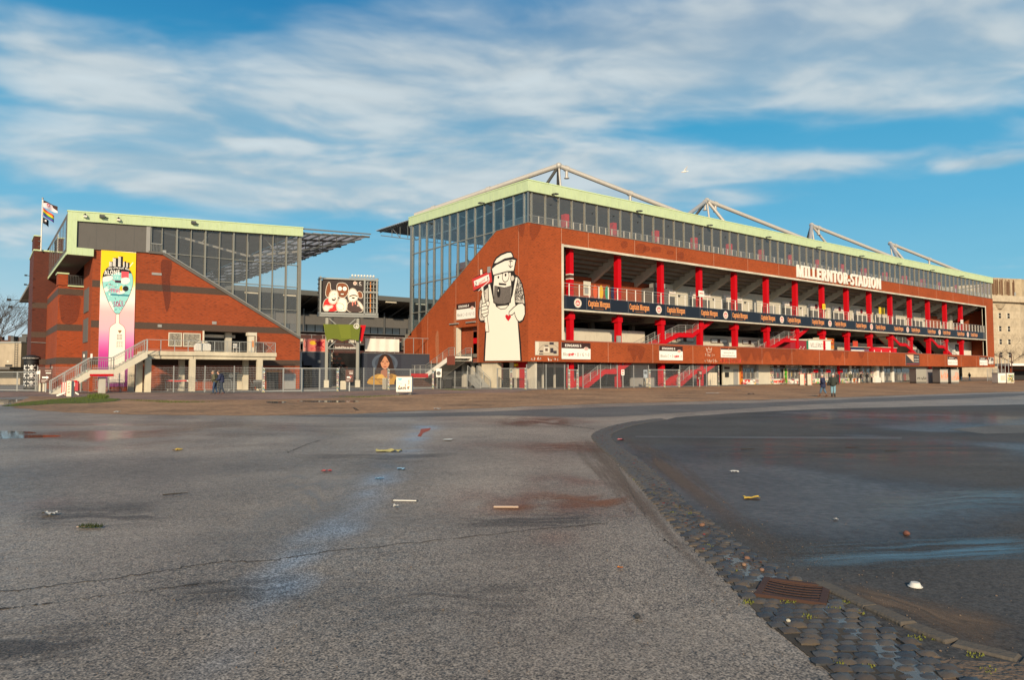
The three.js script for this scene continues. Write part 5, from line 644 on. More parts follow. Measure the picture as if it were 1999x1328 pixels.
{ // container, booths and signs standing on the lower concourse
  const y = 3.9;
  const c = thing('sales_container', 'white container with MILLERNTOR lettering and a star on the lower concourse', 'container', [103.6, y, 58.2]);
  part(c, 'shell', [bx(100.2, 106.6, y, 6.7, 57.7, 60.2)], M.white); part(c, 'roof_rim', [bx(100.1, 106.7, 6.7, 6.85, 57.6, 60.3), bx(104.4, 106.4, 6.85, 7.2, 58.2, 59.4)], M.cream); part(c, 'lettering', [faceV(100.4, 106.4, 5.2, 6.65, 57.69)], printed(canv(512, 128, (x, w, h) => { x.fillStyle = '#eee6d8'; x.fillRect(0, 0, w, h); textOn(x, 'MILLERNTOR', 210, 66, 84, '#4a4440', { bold: false, max: 380 }); textOn(x, '★', 460, 66, 70, '#202020'); })), { uv: false }); part(c, 'green_door', [bx(100.0, 100.2, y, 6.6, 57.75, 58.3)], mat([0.02, 0.2, 0.12], 0.6));
  const d = thing('sales_container', 'dark red container with pale roof beside the white lettered container', 'container', [97.5, y, 58.4]); part(d, 'shell', [bx(95.4, 99.7, y, 6.55, 57.8, 60.2)], mat([0.28, 0.012, 0.02], 0.6)); part(d, 'roof_rim', [bx(95.3, 99.8, 6.55, 6.7, 57.7, 60.3)], M.cream); part(d, 'painted_fish', Array.from({ length: 9 }, (_, i) => bx(96.6 + 0.3 * i, 96.75 + 0.3 * i, 5 + 0.25 * (i % 3), 5.15 + 0.25 * (i % 3), 57.78, 57.8)), M.white);
  const b = thing('drinks_booth', 'bright red drinks booth with white marks on the lower concourse', 'booth', [125, y, 58]); part(b, 'shell', [bx(119.6, 129.2, y, 6.05, 57.9, 60)], M.red); part(b, 'roof_rim', [bx(123.8, 129.3, 6.05, 6.15, 57.8, 60.1)], M.cream); part(b, 'print', [faceV(120, 129, 4.1, 5.9, 57.89)], printed(canv(512, 128, (x, w, h) => { x.fillStyle = '#cc0f18'; x.fillRect(0, 0, w, h); for (const q of [60, 200, 380]) { x.fillStyle = '#f2e8da'; x.fillRect(q - 24, 70, 48, 30); x.beginPath(); x.moveTo(q, 16); x.lineTo(q - 14, 52); x.lineTo(q + 14, 52); x.fill(); } })), { uv: false });
  const s = thing('striped_counter', 'counter with blue and white stripes in front of the red booth', 'counter', [115, y, 58]); for (let i = 0; i < 5; i++) part(s, 'stripe_board', [bx(113.2, 117.4, 4.3 + i * 0.3, 4.58 + i * 0.3, 57.8, 57.9)], i % 2 ? M.white : mat([0.02, 0.03, 0.1], 0.6)); part(s, 'shell', [bx(113.2, 119.2, y, 5.9, 57.92, 59)], M.brown); part(s, 'top', [bx(113, 119.4, 5.9, 5.98, 57.7, 59.2)], M.cream); part(s, 'side_board', [bx(117.6, 119.1, 4.4, 5.6, 57.85, 57.91)], mat([0.2, 0.08, 0.12], 0.7));
  const m = thing('menu_sign', 'orange menu sign boards standing behind the white container', 'sign', [109, y, 59]); part(m, 'board', [bx(107.9, 110, 6.2, 7.2, 59, 59.1), bx(107.9, 110, 5.5, 6.1, 59, 59.1)], M.orange); part(m, 'lettering', [faceV(108, 109.9, 6.3, 7.1, 58.99)], printed(canv(128, 64, (x, w, h) => { x.fillStyle = '#a8321a'; x.fillRect(0, 0, w, h); textOn(x, 'Wurst', w / 2, h / 2, 34, '#f0b020'); })), { uv: false }); part(m, 'post', [bx(108.9, 109.05, y, 5.5, 59.02, 59.1)], M.darkSteel);
  const p = thing('propped_board', 'tilted red board propped above the striped counter', 'board', [116.6, 5.98, 59]); part(p, 'board', [bx(116, 117.5, 5.98, 7, 58.9, 59)], mat([0.5, 0.05, 0.02], 0.6)); part(p, 'edge', [bx(115.95, 117.55, 7, 7.05, 58.88, 59.02)], M.brown);
  const h = thing('snack_hut', 'small timber snack hut with pale awning under the right descending stair', 'hut', [143, y, 61]); part(h, 'shell', [bx(139, 142.4, y, 6.1, 60.6, 62.4)], mat([0.25, 0.12, 0.06], 0.8)); part(h, 'awning', [bx(138.9, 142.5, 6.1, 6.6, 60.2, 62.5)], M.cream); part(h, 'counter', [bx(139, 142.4, 4.8, 4.95, 60.2, 60.6)], M.orange);
  const yb = thing('yellow_board', 'yellow warning board on a red column beneath the lettering', 'sign', [colU[7], 10, VF]); part(yb, 'board', [bx(colU[7] - 0.45, colU[7] + 0.35, 11.5, 12.4, VF + 0.54, VF + 0.6)], M.yellow); part(yb, 'text_line', [bx(colU[7] - 0.3, colU[7] + 0.2, 12.05, 12.12, VF + 0.53, VF + 0.54), bx(colU[7] - 0.3, colU[7] + 0.2, 11.8, 11.87, VF + 0.53, VF + 0.54)], M.brown);
  const y2 = thing('yellow_board', 'yellow board on a stand at the upper walkway towards the far end', 'sign', [128.6, 9.2, 60]); part(y2, 'board', [bx(127.6, 129.6, 12.2, 13.4, 60, 60.08)], M.yellow); part(y2, 'post', [bx(128.5, 128.7, 9.2, 12.2, 60, 60.08)], M.darkSteel);
  const ws = thing('white_notice', 'white notice plate on the fourth red column', 'sign', [colU[3], 11.4, VF]); part(ws, 'board', [bx(colU[3] - 0.6, colU[3] + 0.5, 11.5, 12.35, VF + 0.54, VF + 0.6)], M.white); part(ws, 'text_line', [bx(colU[3] - 0.45, colU[3] + 0.35, 11.95, 12.05, VF + 0.53, VF + 0.54)], M.red);
  const wn = thing('white_notice', 'white notice plate on the last red column', 'sign', [colU[14], 11.4, VF]); part(wn, 'board', [bx(colU[14] - 1.0, colU[14] + 0.2, 11.5, 12.3, VF + 0.54, VF + 0.6)], M.white); part(wn, 'text_line', [bx(colU[14] - 0.8, colU[14] + 0.1, 11.9, 12, VF + 0.53, VF + 0.54)], M.brown);
  const gn = thing('paper_notice', 'pale paper notice hung on the upper railing near the painted leaves', 'notice', [53.9, 10.2, VF]); part(gn, 'sheet', [bx(53.3, 54.4, 10.3, 11.9, VF + 0.16, VF + 0.18)], M.cream); part(gn, 'print', [bx(53.45, 54.2, 10.5, 11.2, VF + 0.155, VF + 0.16)], M.grey);
  const gb = thing('grey_cabinet', 'grey electrical cabinet leaning against the second red column behind the parapet', 'cabinet', [colU[1], y, VF]); part(gb, 'case', [bx(colU[1] - 0.62, colU[1] - 0.05, y, 6, VF + 0.4, VF + 0.6)], M.grey); part(gb, 'door', [bx(colU[1] - 0.58, colU[1] - 0.1, 4.1, 5.9, VF + 0.38, VF + 0.4)], M.galv);
}
// ---------------------------------------------------------------- the stand on the left
const SV = 72, SB = 26.72;
const left = thing('south_stand', 'smaller red brick stand on the left with dark brick bands and concrete balcony', 'stadium stand', [17, 0, SV]);
const lp = (n, g, m, o) => part(left, n, g, m, o);
{
  const kx = 13.42, ky = 12.85, hole = [[17.23, 3.7], [22.19, 3.7], [22.19, 5.76], [17.23, 5.76]], door1 = [[23.0, 0], [24.5, 0], [24.5, 1.75], [23.0, 1.75]];
  lp('gable_wall', [pv([[7.8, 0], [SB, 0], [SB, 5.24], [kx, ky], [7.8, 12.66]], SV, SV + 0.4, [hole])], M.brick2, { label: 'sloping red brick gable wall' });
  for (const [y, t] of [[9.95, 0.62], [6.35, 0.62], [3.0, 0.6]]) { const r = (yy) => (yy > 5.24 ? kx + (ky - yy) / 0.5727 : SB); lp('brick_band', [pv([[7.8, y - t], [r(y - t), y - t], [r(y), y], [7.8, y]], SV - 0.012, SV)], M.band); }
  const edge = lp('roof_edge', [pv([[5.8, 12.02], [7.82, 12.02], [7.82, 12.68], [6.5, 12.68], [6.5, 15.02], [SB + 0.05, 16.05], [SB + 0.05, 16.94], [5.8, 15.78]], SV - 0.3, SV - 0.02)], M.mint, { label: 'pale green sheet metal roof edge with vertical seams' });
  lp('roof_capping', [pv([[5.75, 15.78], [SB + 0.08, 16.94], [SB + 0.08, 17.02], [5.75, 15.88]], SV - 0.34, SV + 0.1)], mat([0.56, 0.68, 0.36], 0.5), { parent: edge });
  const seams = []; for (let u = 6.1; u < SB; u += 0.42) { const yt = 15.78 + ((u - 5.8) / 20.95) * 1.16; seams.push(bx(u - 0.01, u + 0.01, u < 6.5 ? 12.04 : 15.03 + ((u - 6.5) / 20.3) * 1.02, yt - 0.03, SV - 0.308, SV - 0.3)); if (u > 6.5 && u < 7.8) seams.push(bx(u - 0.01, u + 0.01, 12.04, 12.66, SV - 0.308, SV - 0.3)); } lp('panel_seam', seams, M.mintRib, { parent: edge, kind: 'stuff' });
  lp('dark_cladding', [pv([[6.5, 12.68], [7.82, 12.66], [12.38, 12.85], [12.38, 15.32], [6.5, 15.02]], SV - 0.12, SV - 0.02)], M.slate); lp('cladding_joint', [8, 9.5, 11, 12.3].map((u) => bx(u, u + 0.02, 12.7, 15.2, SV - 0.126, SV - 0.12)), M.greyDk); lp('corner_strip', [bx(12.0, 12.34, 12.85, 15.3, SV - 0.16, SV - 0.126)], M.grey);
  // roof, overhanging the pitch with dark purlins and translucent strips
  const roof = lp('roof', [pv([[5.85, 15.3], [SB, 16.5], [SB, 16.9], [5.85, 15.75]], SV, 166)], M.ceiling);
  lp('side_box', [bx(5.8, 5.95, 12.02, 15.7, SV, 99), bx(5.95, 7.8, 12.02, 12.1, SV - 0.02, 99)], M.slate, { label: 'dark glazed side of the upper box' }); lp('box_edge', [bx(5.74, 5.8, 11.95, 12.2, SV - 0.3, 99)], M.mint);
  lp('box_window', Array.from({ length: 9 }, (_, k) => bx(5.77, 5.8, 12.6, 15.2, SV + 0.8 + k * 2.9, SV + 3.2 + k * 2.9)), M.glassGrey);
  const tip = 34.6, ys = (u) => lerp(16.55, 17.1, (u - SB) / (tip - SB)), pur = [], strips = [], rf = [];
  for (let u = SB + 0.1; u <= tip; u += 1.12) pur.push(bx(u, u + 0.13, ys(u) - 0.14, ys(u) - 0.02, SV + 0.1, 166));
  for (let v = SV + 0.2; v < 166; v += 3.9) { rf.push(bar(V(SB, ys(SB) - 0.15, v), V(tip, ys(tip) - 0.12, v), 0.16, 0.2), bar(V(SB, 14.6, v), V(tip - 1, ys(tip) - 0.5, v), 0.1, 0.14)); for (let k = 1; k < 4; k++) rf.push(bar(V(SB + k * 2, lerp(14.6, 16.6, k / 4), v), V(SB + k * 2, 16.6, v), 0.07, 0.07)); }
  for (let u = SB + 0.1; u < tip - 0.5; u += 1.12) strips.push(bx(u + 0.12, u + 1.0, ys(u) + 0.0, ys(u) + 0.03, SV + 0.1, 166));
  lp('purlin', pur, M.darkSteel, { parent: roof, kind: 'stuff' }); lp('roof_strip', strips, M.translucent, { parent: roof, kind: 'stuff' }); lp('roof_truss', rf, M.darkSteel, { parent: roof, kind: 'stuff' }); lp('roof_gutter', [pv([[SB, 16.85], [tip + 0.1, 17.25], [tip + 0.1, 17.35], [SB, 16.98]], SV, SV + 0.2)], M.steel, { parent: roof });
  for (let v = SV + 1; v < 166; v += 12) lp('roof_truss', [bar(V(13, 15.2, v), V(21.5, 13.6, v), 0.16, 0.2), bar(V(21.5, 13.6, v), V(SB, 14.6, v), 0.16, 0.2), bar(V(21.5, 13.6, v), V(21.5, 16.3, v), 0.14, 0.14), bar(V(17, 14.4, v), V(18.5, 16.1, v), 0.08, 0.08), bar(V(24.5, 14.2, v), V(24.5, 16.4, v), 0.08, 0.08), bar(V(24.5, 14.2, v), V(22.6, 16.3, v), 0.08, 0.08)], v < 90 ? M.grey : M.darkSteel, { parent: roof });
  for (let k = 0; k < 5; k++) lp('speaker_drum', [rod(V(23.8 + 0.2 * k, 14.5, SV + 8 + k * 13), V(23.8 + 0.2 * k, 14.5, SV + 9.2 + k * 13), 0.55, 12)], M.greyDk, { parent: roof });
  // glazing above the sloping wall
  const mu = [12.4, 13.35, 14.64, 15.89, 17.19, 18.52, 19.83, 21.17, 22.5, 23.74, 25.13, 26.5], wallY = (u) => (u < kx ? ky : ky - (u - kx) * 0.5727) + 0.12, topY = (u) => 15.05 + ((u - 6.5) / 20.3) * 1.02, rows = [12.95, 10.64, 8.2];
  for (let i = 0; i < mu.length - 1; i++) { const a = mu[i] + 0.05, b = mu[i + 1] - 0.05; let hi = [topY(a), topY(b)]; for (const y of [...rows, -1]) { const lo = [Math.max(wallY(a), y + 0.04), Math.max(wallY(b), y + 0.04)]; if (hi[1] <= lo[1]) continue; const pts = [[a, Math.min(lo[0], hi[0])], [b, lo[1]], [b, hi[1]], [a, hi[0]]]; if (hi[0] <= lo[0]) pts.splice(0, 1); lp('window_pane', [new THREE.ShapeGeometry(shp(pts)).translate(0, 0, -(SV + 0.1))], M.glassGrey); hi = [y - 0.04, y - 0.04]; if (Math.max(wallY(a), wallY(b)) > y && wallY(b) > y) break; } }
  mu.forEach((u, i) => lp('mullion', [bx(u - (i % 2 ? 0.035 : 0.07), u + (i % 2 ? 0.035 : 0.07), wallY(u), topY(u), SV - 0.08, SV + 0.2)], M.mullion)); lp('corner_post', [bx(SB - 0.32, SB, 5.4, 16.1, SV - 0.05, SV + 0.35)], M.mullion);
  for (const y of rows) { const u0 = y > ky ? 12.4 : kx + (ky - y) / 0.5727; lp('transom', [bx(u0, 26.5, y - 0.035, y + 0.035, SV, SV + 0.15)], M.mullion); }
  lp('sloping_sill', [bar(V(kx - 1.2, ky + 0.05, SV + 0.08), V(kx, ky + 0.05, SV + 0.08), 0.5, 0.2), bar(V(kx, ky + 0.05, SV + 0.08), V(SB, 5.3, SV + 0.08), 0.5, 0.24)], M.slate); lp('sloping_handrail', [rod(V(kx + 0.3, ky + 0.1, SV - 0.2), V(SB - 0.2, 5.55, SV - 0.2), 0.05, 6)], M.galv);
  { const g = []; for (let u = 12.5; u < 13.3; u += 0.12) g.push(bx(u, u + 0.02, 12.9, 13.7, SV - 0.14, SV - 0.12)); g.push(bx(12.4, 13.35, 13.7, 13.75, SV - 0.15, SV - 0.11), bx(13.4, 13.7, 12.9, 13.2, SV - 0.15, SV - 0.13)); lp('gallery_railing', g, M.galv); }
  // terraces, inside
  const prof = []; for (let k = 0; k < 20; k++) prof.push([10 + k * 1.0, 12.4 - k * 0.52], [11 + k, 12.4 - k * 0.52]); lp('seating_terrace', [pv([...prof, [30, 0], [10, 0]], SV + 5, 165)], M.concDark); lp('rear_wall', [bx(9, 9.4, 0, 15.5, SV + 0.4, 166)], M.slate);
  // recessed balcony room
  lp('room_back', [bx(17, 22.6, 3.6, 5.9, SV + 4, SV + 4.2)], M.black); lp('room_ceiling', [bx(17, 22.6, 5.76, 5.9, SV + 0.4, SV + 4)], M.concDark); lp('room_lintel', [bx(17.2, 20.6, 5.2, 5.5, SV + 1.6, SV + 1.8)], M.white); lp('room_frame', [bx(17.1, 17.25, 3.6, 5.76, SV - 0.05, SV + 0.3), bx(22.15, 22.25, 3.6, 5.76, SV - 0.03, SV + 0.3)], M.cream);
  lp('room_shutter', [bx(17.6, 20.4, 3.6, 5.2, SV + 1.7, SV + 1.75)], M.dark); lp('room_column', [bx(20.8, 21.35, 3.6, 5.55, SV - 2.2, SV - 1.7), bx(20.7, 21.45, 5.3, 5.62, SV - 2.3, SV - 1.6)], M.cream); lp('orange_notice', [bx(21.1, 21.3, 4.2, 4.8, SV - 2.22, SV - 2.2)], M.orange); lp('room_column', [bx(19.5, 20.1, 3.6, 5.7, SV + 1, SV + 1.4)], M.conc);
  for (const [a, b] of [[14.15, 15.2], [15.42, 16.85]]) { const w = lp('barred_window', [bx(a, b, 4.24, 5.42, SV - 0.02, SV + 0.02)], mat([0.12, 0.1, 0.085], 0.5)); lp('window_frame', [bx(a - 0.06, b + 0.06, 5.4, 5.48, SV - 0.1, SV), bx(a - 0.06, b + 0.06, 4.18, 4.26, SV - 0.1, SV), bx(a - 0.06, a + 0.02, 4.26, 5.4, SV - 0.1, SV), bx(b - 0.02, b + 0.06, 4.26, 5.4, SV - 0.1, SV)], M.trim, { parent: w }); const g = []; const r = rng(Math.round(a)); for (let u = a + 0.1; u < b; u += 0.11) { g.push(bx(u, u + 0.025, 4.26, 5.4, SV - 0.09, SV - 0.06)); for (let q = 0; q < 3; q++) { const y = 4.3 + r(); g.push(bx(u, u + 0.11, y, y + 0.03, SV - 0.085, SV - 0.065)); } } lp('window_bars', g, M.trim, { parent: w, kind: 'stuff' }); }
  for (const [a, b, c, d] of [[12.55, 13.38, 10.81, 11.03], [13.15, 13.5, 5.95, 6.2], [17.95, 18.35, 6.42, 6.7]]) lp('ventilation_grille', [bx(a, b, c, d, SV - 0.06, SV)], M.grey);
  // below the balcony
  lp('ground_door', [bx(18.2, 20.6, 0, 1.75, SV - 0.03, SV - 0.005)], M.greyDk); lp('ground_door', [bx(23.3, 24.5, 0, 1.75, SV - 0.03, SV - 0.005)], M.black); lp('ground_door', [bx(25.1, 26.3, 0, 1.6, SV - 0.03, SV - 0.005)], M.grey); lp('door_head', [bx(22.6, 25, 1.78, 1.9, SV - 0.4, SV)], M.orange); lp('ground_door', [bx(20.4, 21.4, 0, 1.6, SV - 0.04, SV - 0.03)], M.concWarm);
  { const s = new THREE.CircleGeometry(0.22, 20).translate(19.8, 1.4, -(SV - 0.045)); lp('round_crest', [s], M.white, {}); }
  stain(left, [[[[9.2 + 4.2, 12.3], [14.2, 12.2], [14.1, 10.5], [14.2, 8.6], [13.9, 7.4], [13.6, 8.8], [13.4, 10.4]], 2, SV - 0.02], [[[21.5, 5.5], [22.5, 5.3], [22.3, 4], [21.8, 3.9]], 2, SV - 0.02]], new THREE.MeshStandardMaterial({ color: S(0.1, 0.02, 0.012), roughness: 0.6, transparent: true, opacity: 0.4 }));
  // set-back blocks to the left of the gable
  lp('side_wall', [bx(7.8, 8.2, 0, 12.6, SV + 0.4, 78.5)], M.brick2); for (const [a, b] of [[0.6, 3.4], [4.2, 6.4], [7, 9.2]]) lp('strip_window', [bx(7.74, 7.8, a + 0.3, b + 0.3, 74, 77.4)], M.slate);
  lp('corner_block', [bx(5.76, 8, 0, 10.0, 78.5, 92)], M.brick2); lp('corner_parapet', [bx(5.7, 6.5, 10.0, 11.05, 78.4, 80)], M.brick2); lp('parapet_cap', [bx(5.62, 6.58, 11.05, 11.18, 78.3, 80.1), bx(6.5, 8.2, 9.9, 10.02, 78.3, 79)], M.mint);
  for (const y of [9.7, 6.3, 3.15]) lp('brick_band', [bx(5.74, 8, y - 0.62, y, 78.488, 78.5), bx(5.748, 5.76, y - 0.62, y, 78.5, 92)], M.band);
  { const g = [bx(6.5, 8.1, 10.95, 11.0, 78.4, 78.46), bx(6.5, 8.1, 10.1, 10.14, 78.4, 78.46)]; for (let u = 6.55; u < 8.1; u += 0.13) g.push(bx(u, u + 0.03, 10.1, 10.98, 78.42, 78.45)); lp('balcony_railing', g, M.greyDk); }
  stain(left, [[[[5.95, 9], [7.5, 9], [7.5, 7.6], [7.25, 6.6], [6.7, 6.25], [6.15, 6.5], [5.95, 7.5]], 2, 78.48]], new THREE.MeshStandardMaterial({ color: S(0.1, 0.02, 0.012), roughness: 0.6, transparent: true, opacity: 0.35 }));
  lp('tower', [bx(4.42, 9, 0, 15.0, 92, 100), bx(4.42, 5.0, 15.0, 16.6, 92, 96)], M.brick3, { label: 'red brick tower at the left end, shade put into its colour' }); lp('tower_cap', [bx(4.36, 9, 15.0, 15.16, 91.9, 100), bx(4.36, 5.06, 16.6, 16.72, 91.9, 96.1)], M.mint); for (const y of [9.35, 6.15, 3.2]) lp('brick_band', [bx(4.4, 9, y - 0.6, y, 91.988, 92)], M.band);
  lp('tower_pipe', [rod(V(4.4, 5.0, 91.9), V(6.6, 4.95, 91.9), 0.03, 5)], M.galv);
  // balcony slab on concrete columns
  const bv = 67.9, slab = lp('balcony_slab', [bx(11.5, 22.9, 3.25, 3.62, bv, SV - 0.02)], M.concWarm, { label: 'stained concrete balcony' }); lp('balcony_beam', [bx(11.55, 22.85, 2.93, 3.25, bv + 0.15, bv + 0.5), bx(11.55, 22.85, 2.93, 3.25, SV - 0.9, SV - 0.5)], M.concWarm); lp('slab_joint', [bx(15.4, 15.43, 2.93, 3.25, bv + 0.14, bv + 0.15)], M.greyDk);
  for (const [u, v] of [[11.75, 68.1], [11.15, 68.6], [15.35, 68.1], [21.35, 68.1], [10.9, 71], [15.08, 71], [20.9, 71]]) lp('balcony_column', [bx(u - 0.24, u + 0.24, 0, 2.93, v - 0.2, v + 0.25)], M.concWarm); lp('column_head', [bx(10.85, 11.45, 2.8, 3.25, 68.3, 68.9)], M.concWarm);
  { const g = [bx(11.5, 22.8, 4.58, 4.63, bv + 0.1, bv + 0.15), bx(11.5, 22.8, 3.72, 3.75, bv + 0.11, bv + 0.14)], b = []; for (let u = 11.6; u < 22.9; u += 1.12) g.push(bx(u - 0.03, u + 0.03, 3.62, 4.6, bv + 0.1, bv + 0.15)); for (let u = 15.6; u < 22.8; u += 0.13) b.push(bx(u, u + 0.016, 3.75, 4.58, bv + 0.115, bv + 0.13)); g.push(bar(V(21.9, 3.7, bv + 0.2), V(22.7, 4.5, bv + 0.2), 0.04, 0.04), bar(V(22.7, 3.7, bv + 0.2), V(21.9, 4.5, bv + 0.2), 0.04, 0.04)); const rr = lp('balcony_railing', g, M.galv); lp('baluster', b, M.galv, { parent: rr, kind: 'stuff' }); }
  staircase(left, [[11.4, 3.55], [8.9, 1.95], [7.3, 1.95], [4.6, 0.05]].reverse(), 66.4, 68.0, M.cream, { label: 'stair with grey steel rails climbing to the balcony' }); lp('stair_band', [bx(7.2, 8.9, 1.42, 1.6, 66.36, 66.4)], M.red); lp('stair_post', [bx(7.9, 8.4, 0, 1.3, 66.8, 67.3)], M.conc); lp('red_letters', [bx(6.7, 6.8, 2.95, 3.2, 66.3, 66.33), bx(7.2, 7.35, 2.9, 3.25, 66.3, 66.33)], M.white);
  for (const [px, pyy] of [[167, 421], [232, 428]]) { const p = at(px, pyy, 2, SV - 0.4); const f = lp('edge_lamp', [new THREE.ConeGeometry(0.16, 0.2, 12).translate(p[0], p[1] + 0.1, -(SV - 0.48))], M.black); lp('lamp_bowl', [bx(p[0] - 0.13, p[0] + 0.13, p[1] - 0.16, p[1], SV - 0.6, SV - 0.36)], M.white, { parent: f }); }
  for (const [px, pyy] of [[200, 423], [378, 435]]) { const p = at(px, pyy, 2, SV - 0.4); lp('wall_floodlight', [bx(p[0] - 0.2, p[0] + 0.2, p[1] - 0.11, p[1] + 0.13, SV - 0.65, SV - 0.32), rod(V(p[0] + 0.1, p[1], SV - 0.45), V(p[0] + 0.5, p[1] - 0.05, SV - 0.32), 0.03, 5)], M.darkSteel); }
}
{ // tall painted banner on the gable
  const tex = canv(512, 2048, (x, w, h) => {
    const g = x.createLinearGradient(0, 0, 0, h); for (const [t, c] of [[0, '#ffc60a'], [0.19, '#ffc814'], [0.27, '#fbe9c8'], [0.36, '#f6e2da'], [0.45, '#f3b3b2'], [0.58, '#f2aab4'], [0.66, '#e27fae'], [0.75, '#c9408f'], [0.84, '#a52b82'], [0.92, '#742066'], [1, '#8a2a78']]) g.addColorStop(t, c); x.fillStyle = g; x.fillRect(0, 0, w, h);
    x.lineJoin = 'round'; const bulb = () => { x.beginPath(); x.moveTo(230, 945); x.bezierCurveTo(170, 900, 90, 720, 40, 560); x.bezierCurveTo(-10, 330, 90, 210, 255, 205); x.bezierCurveTo(430, 205, 500, 340, 470, 520); x.bezierCurveTo(420, 740, 320, 880, 290, 945); x.closePath(); };
    bulb(); x.fillStyle = '#8fcdc6'; x.fill(); x.save(); bulb(); x.clip();
    x.fillStyle = '#1c1a1c'; x.fillRect(0, 190, w, 130); x.beginPath(); x.moveTo(0, 320); x.lineTo(250, 320); x.lineTo(60, 420); x.lineTo(0, 420); x.fill();
    const r = rng(12); for (let i = 0; i < 120; i++) { x.strokeStyle = ['#27343a', '#2c6a70', '#f2ece0', '#d8606a'][Math.floor(r() * 4)]; x.lineWidth = 2 + r() * 5; const a = r() * w, b = 380 + r() * 540; x.beginPath(); x.moveTo(a, b); x.lineTo(a + (r() - 0.5) * 60, b + (r() - 0.5) * 60); x.lineTo(a + (r() - 0.5) * 60, b + (r() - 0.5) * 60); x.stroke(); }
    x.fillStyle = '#d8505c'; x.fillRect(300, 300, 110, 100); x.fillStyle = '#efe8da'; for (const [a, b, c, d] of [[90, 430, 90, 40], [360, 440, 70, 50], [70, 600, 50, 30], [300, 620, 60, 26], [170, 850, 26, 90]]) { x.beginPath(); x.ellipse(a, b, c, d, -0.3, 0, 7); x.fill(); }
    x.fillStyle = '#3a2030'; x.fillRect(210, 440, 90, 40); x.fillStyle = '#f2b81c'; x.beginPath(); x.arc(320, 560, 42, 1.57, 4.71); x.fill(); x.fillStyle = '#1c1a1c'; x.beginPath(); x.arc(370, 560, 42, 0, 7); x.fill(); x.fillStyle = '#2e7f8c'; x.fillRect(150, 650, 290, 26);
    textOn(x, 'TRUE', 220, 600, 80, '#c85a86', { max: 150 }); textOn(x, 'SOLE', 270, 800, 110, '#a02868', { max: 150, rot: -0.12 }); textOn(x, "YOU'LL", 150, 262, 46, '#f2ece0', { max: 110, rot: -0.25 }); textOn(x, 'NEVER', 265, 236, 80, '#f2ece0', { max: 140 }); textOn(x, 'WALK', 400, 258, 44, '#f2ece0', { max: 100, rot: 0.2 }); textOn(x, 'ALONE', 165, 330, 96, '#f2ece0', { max: 230, rot: -0.1 }); x.restore();
    bulb(); x.lineWidth = 6; x.strokeStyle = '#2a2422'; x.stroke();
    for (const [a, b, c, d] of [[120, 170, 60, 60], [170, 110, 70, 110], [250, 80, 60, 140], [325, 150, 34, 70], [370, 165, 40, 60]]) { x.fillStyle = '#1c1a1c'; x.fillRect(a + 10, b - 8, c, d + 30); x.fillStyle = '#efe8da'; x.fillRect(a, b, c * 0.6, d + 10); x.fillStyle = '#55504c'; for (let q = 0; q < d / 14; q++) x.fillRect(a + 4, b + 5 + q * 14, c * 0.5, 5); } x.strokeStyle = '#efe8da'; x.lineWidth = 12; x.beginPath(); x.moveTo(420, 220); x.lineTo(470, 150); x.stroke();
    const bottle = () => { x.beginPath(); x.moveTo(238, 950); x.lineTo(284, 950); x.lineTo(286, 1085); x.bezierCurveTo(300, 1110, 372, 1120, 378, 1200); x.lineTo(392, 1990); x.lineTo(140, 1990); x.lineTo(148, 1200); x.bezierCurveTo(152, 1120, 225, 1110, 236, 1085); x.closePath(); }; bottle(); x.fillStyle = '#f0e6d4'; x.fill(); x.lineWidth = 5; x.strokeStyle = '#2a2422'; x.stroke(); x.fillStyle = '#c8b8b0'; x.globalAlpha = 0.5; x.fillRect(146, 1720, 242, 266); x.globalAlpha = 1;
    x.fillStyle = '#8a6238'; x.beginPath(); x.moveTo(300, 1245); x.lineTo(275, 1215); x.arc(288, 1208, 13, 2.6, 6); x.arc(313, 1208, 13, 3.4, 0.5); x.closePath(); x.fill(); for (let q = 0; q < 4; q++) for (let k = 0; k < 4; k++) { x.fillStyle = '#7a6a60'; x.fillRect(262 + k * 20, 1260 + q * 22, 13, 14); } x.lineWidth = 4; x.strokeStyle = '#8a7a70'; x.strokeRect(260, 1370, 90, 86); for (let k = 0; k < 9; k++) { x.fillStyle = '#a89a90'; x.fillRect(266 + (k % 3) * 28, 1376 + Math.floor(k / 3) * 26, 18, 14); }
  });
  const t = thing('wall_banner', 'tall painted banner, yellow to pink, with a bottle, on the left stand', 'mural', [9.8, 0.5, SV]);
  part(t, 'panel', [pv([[8.42, 0.45], [11.2, 0.45], [11.2, 12.76], [8.42, 12.68]], SV - 0.08, SV - 0.014)], M.white); part(t, 'painting', [faceV(8.42, 11.2, 0.45, 12.7, SV - 0.085)], printed(tex, 0.8), { uv: false });
}
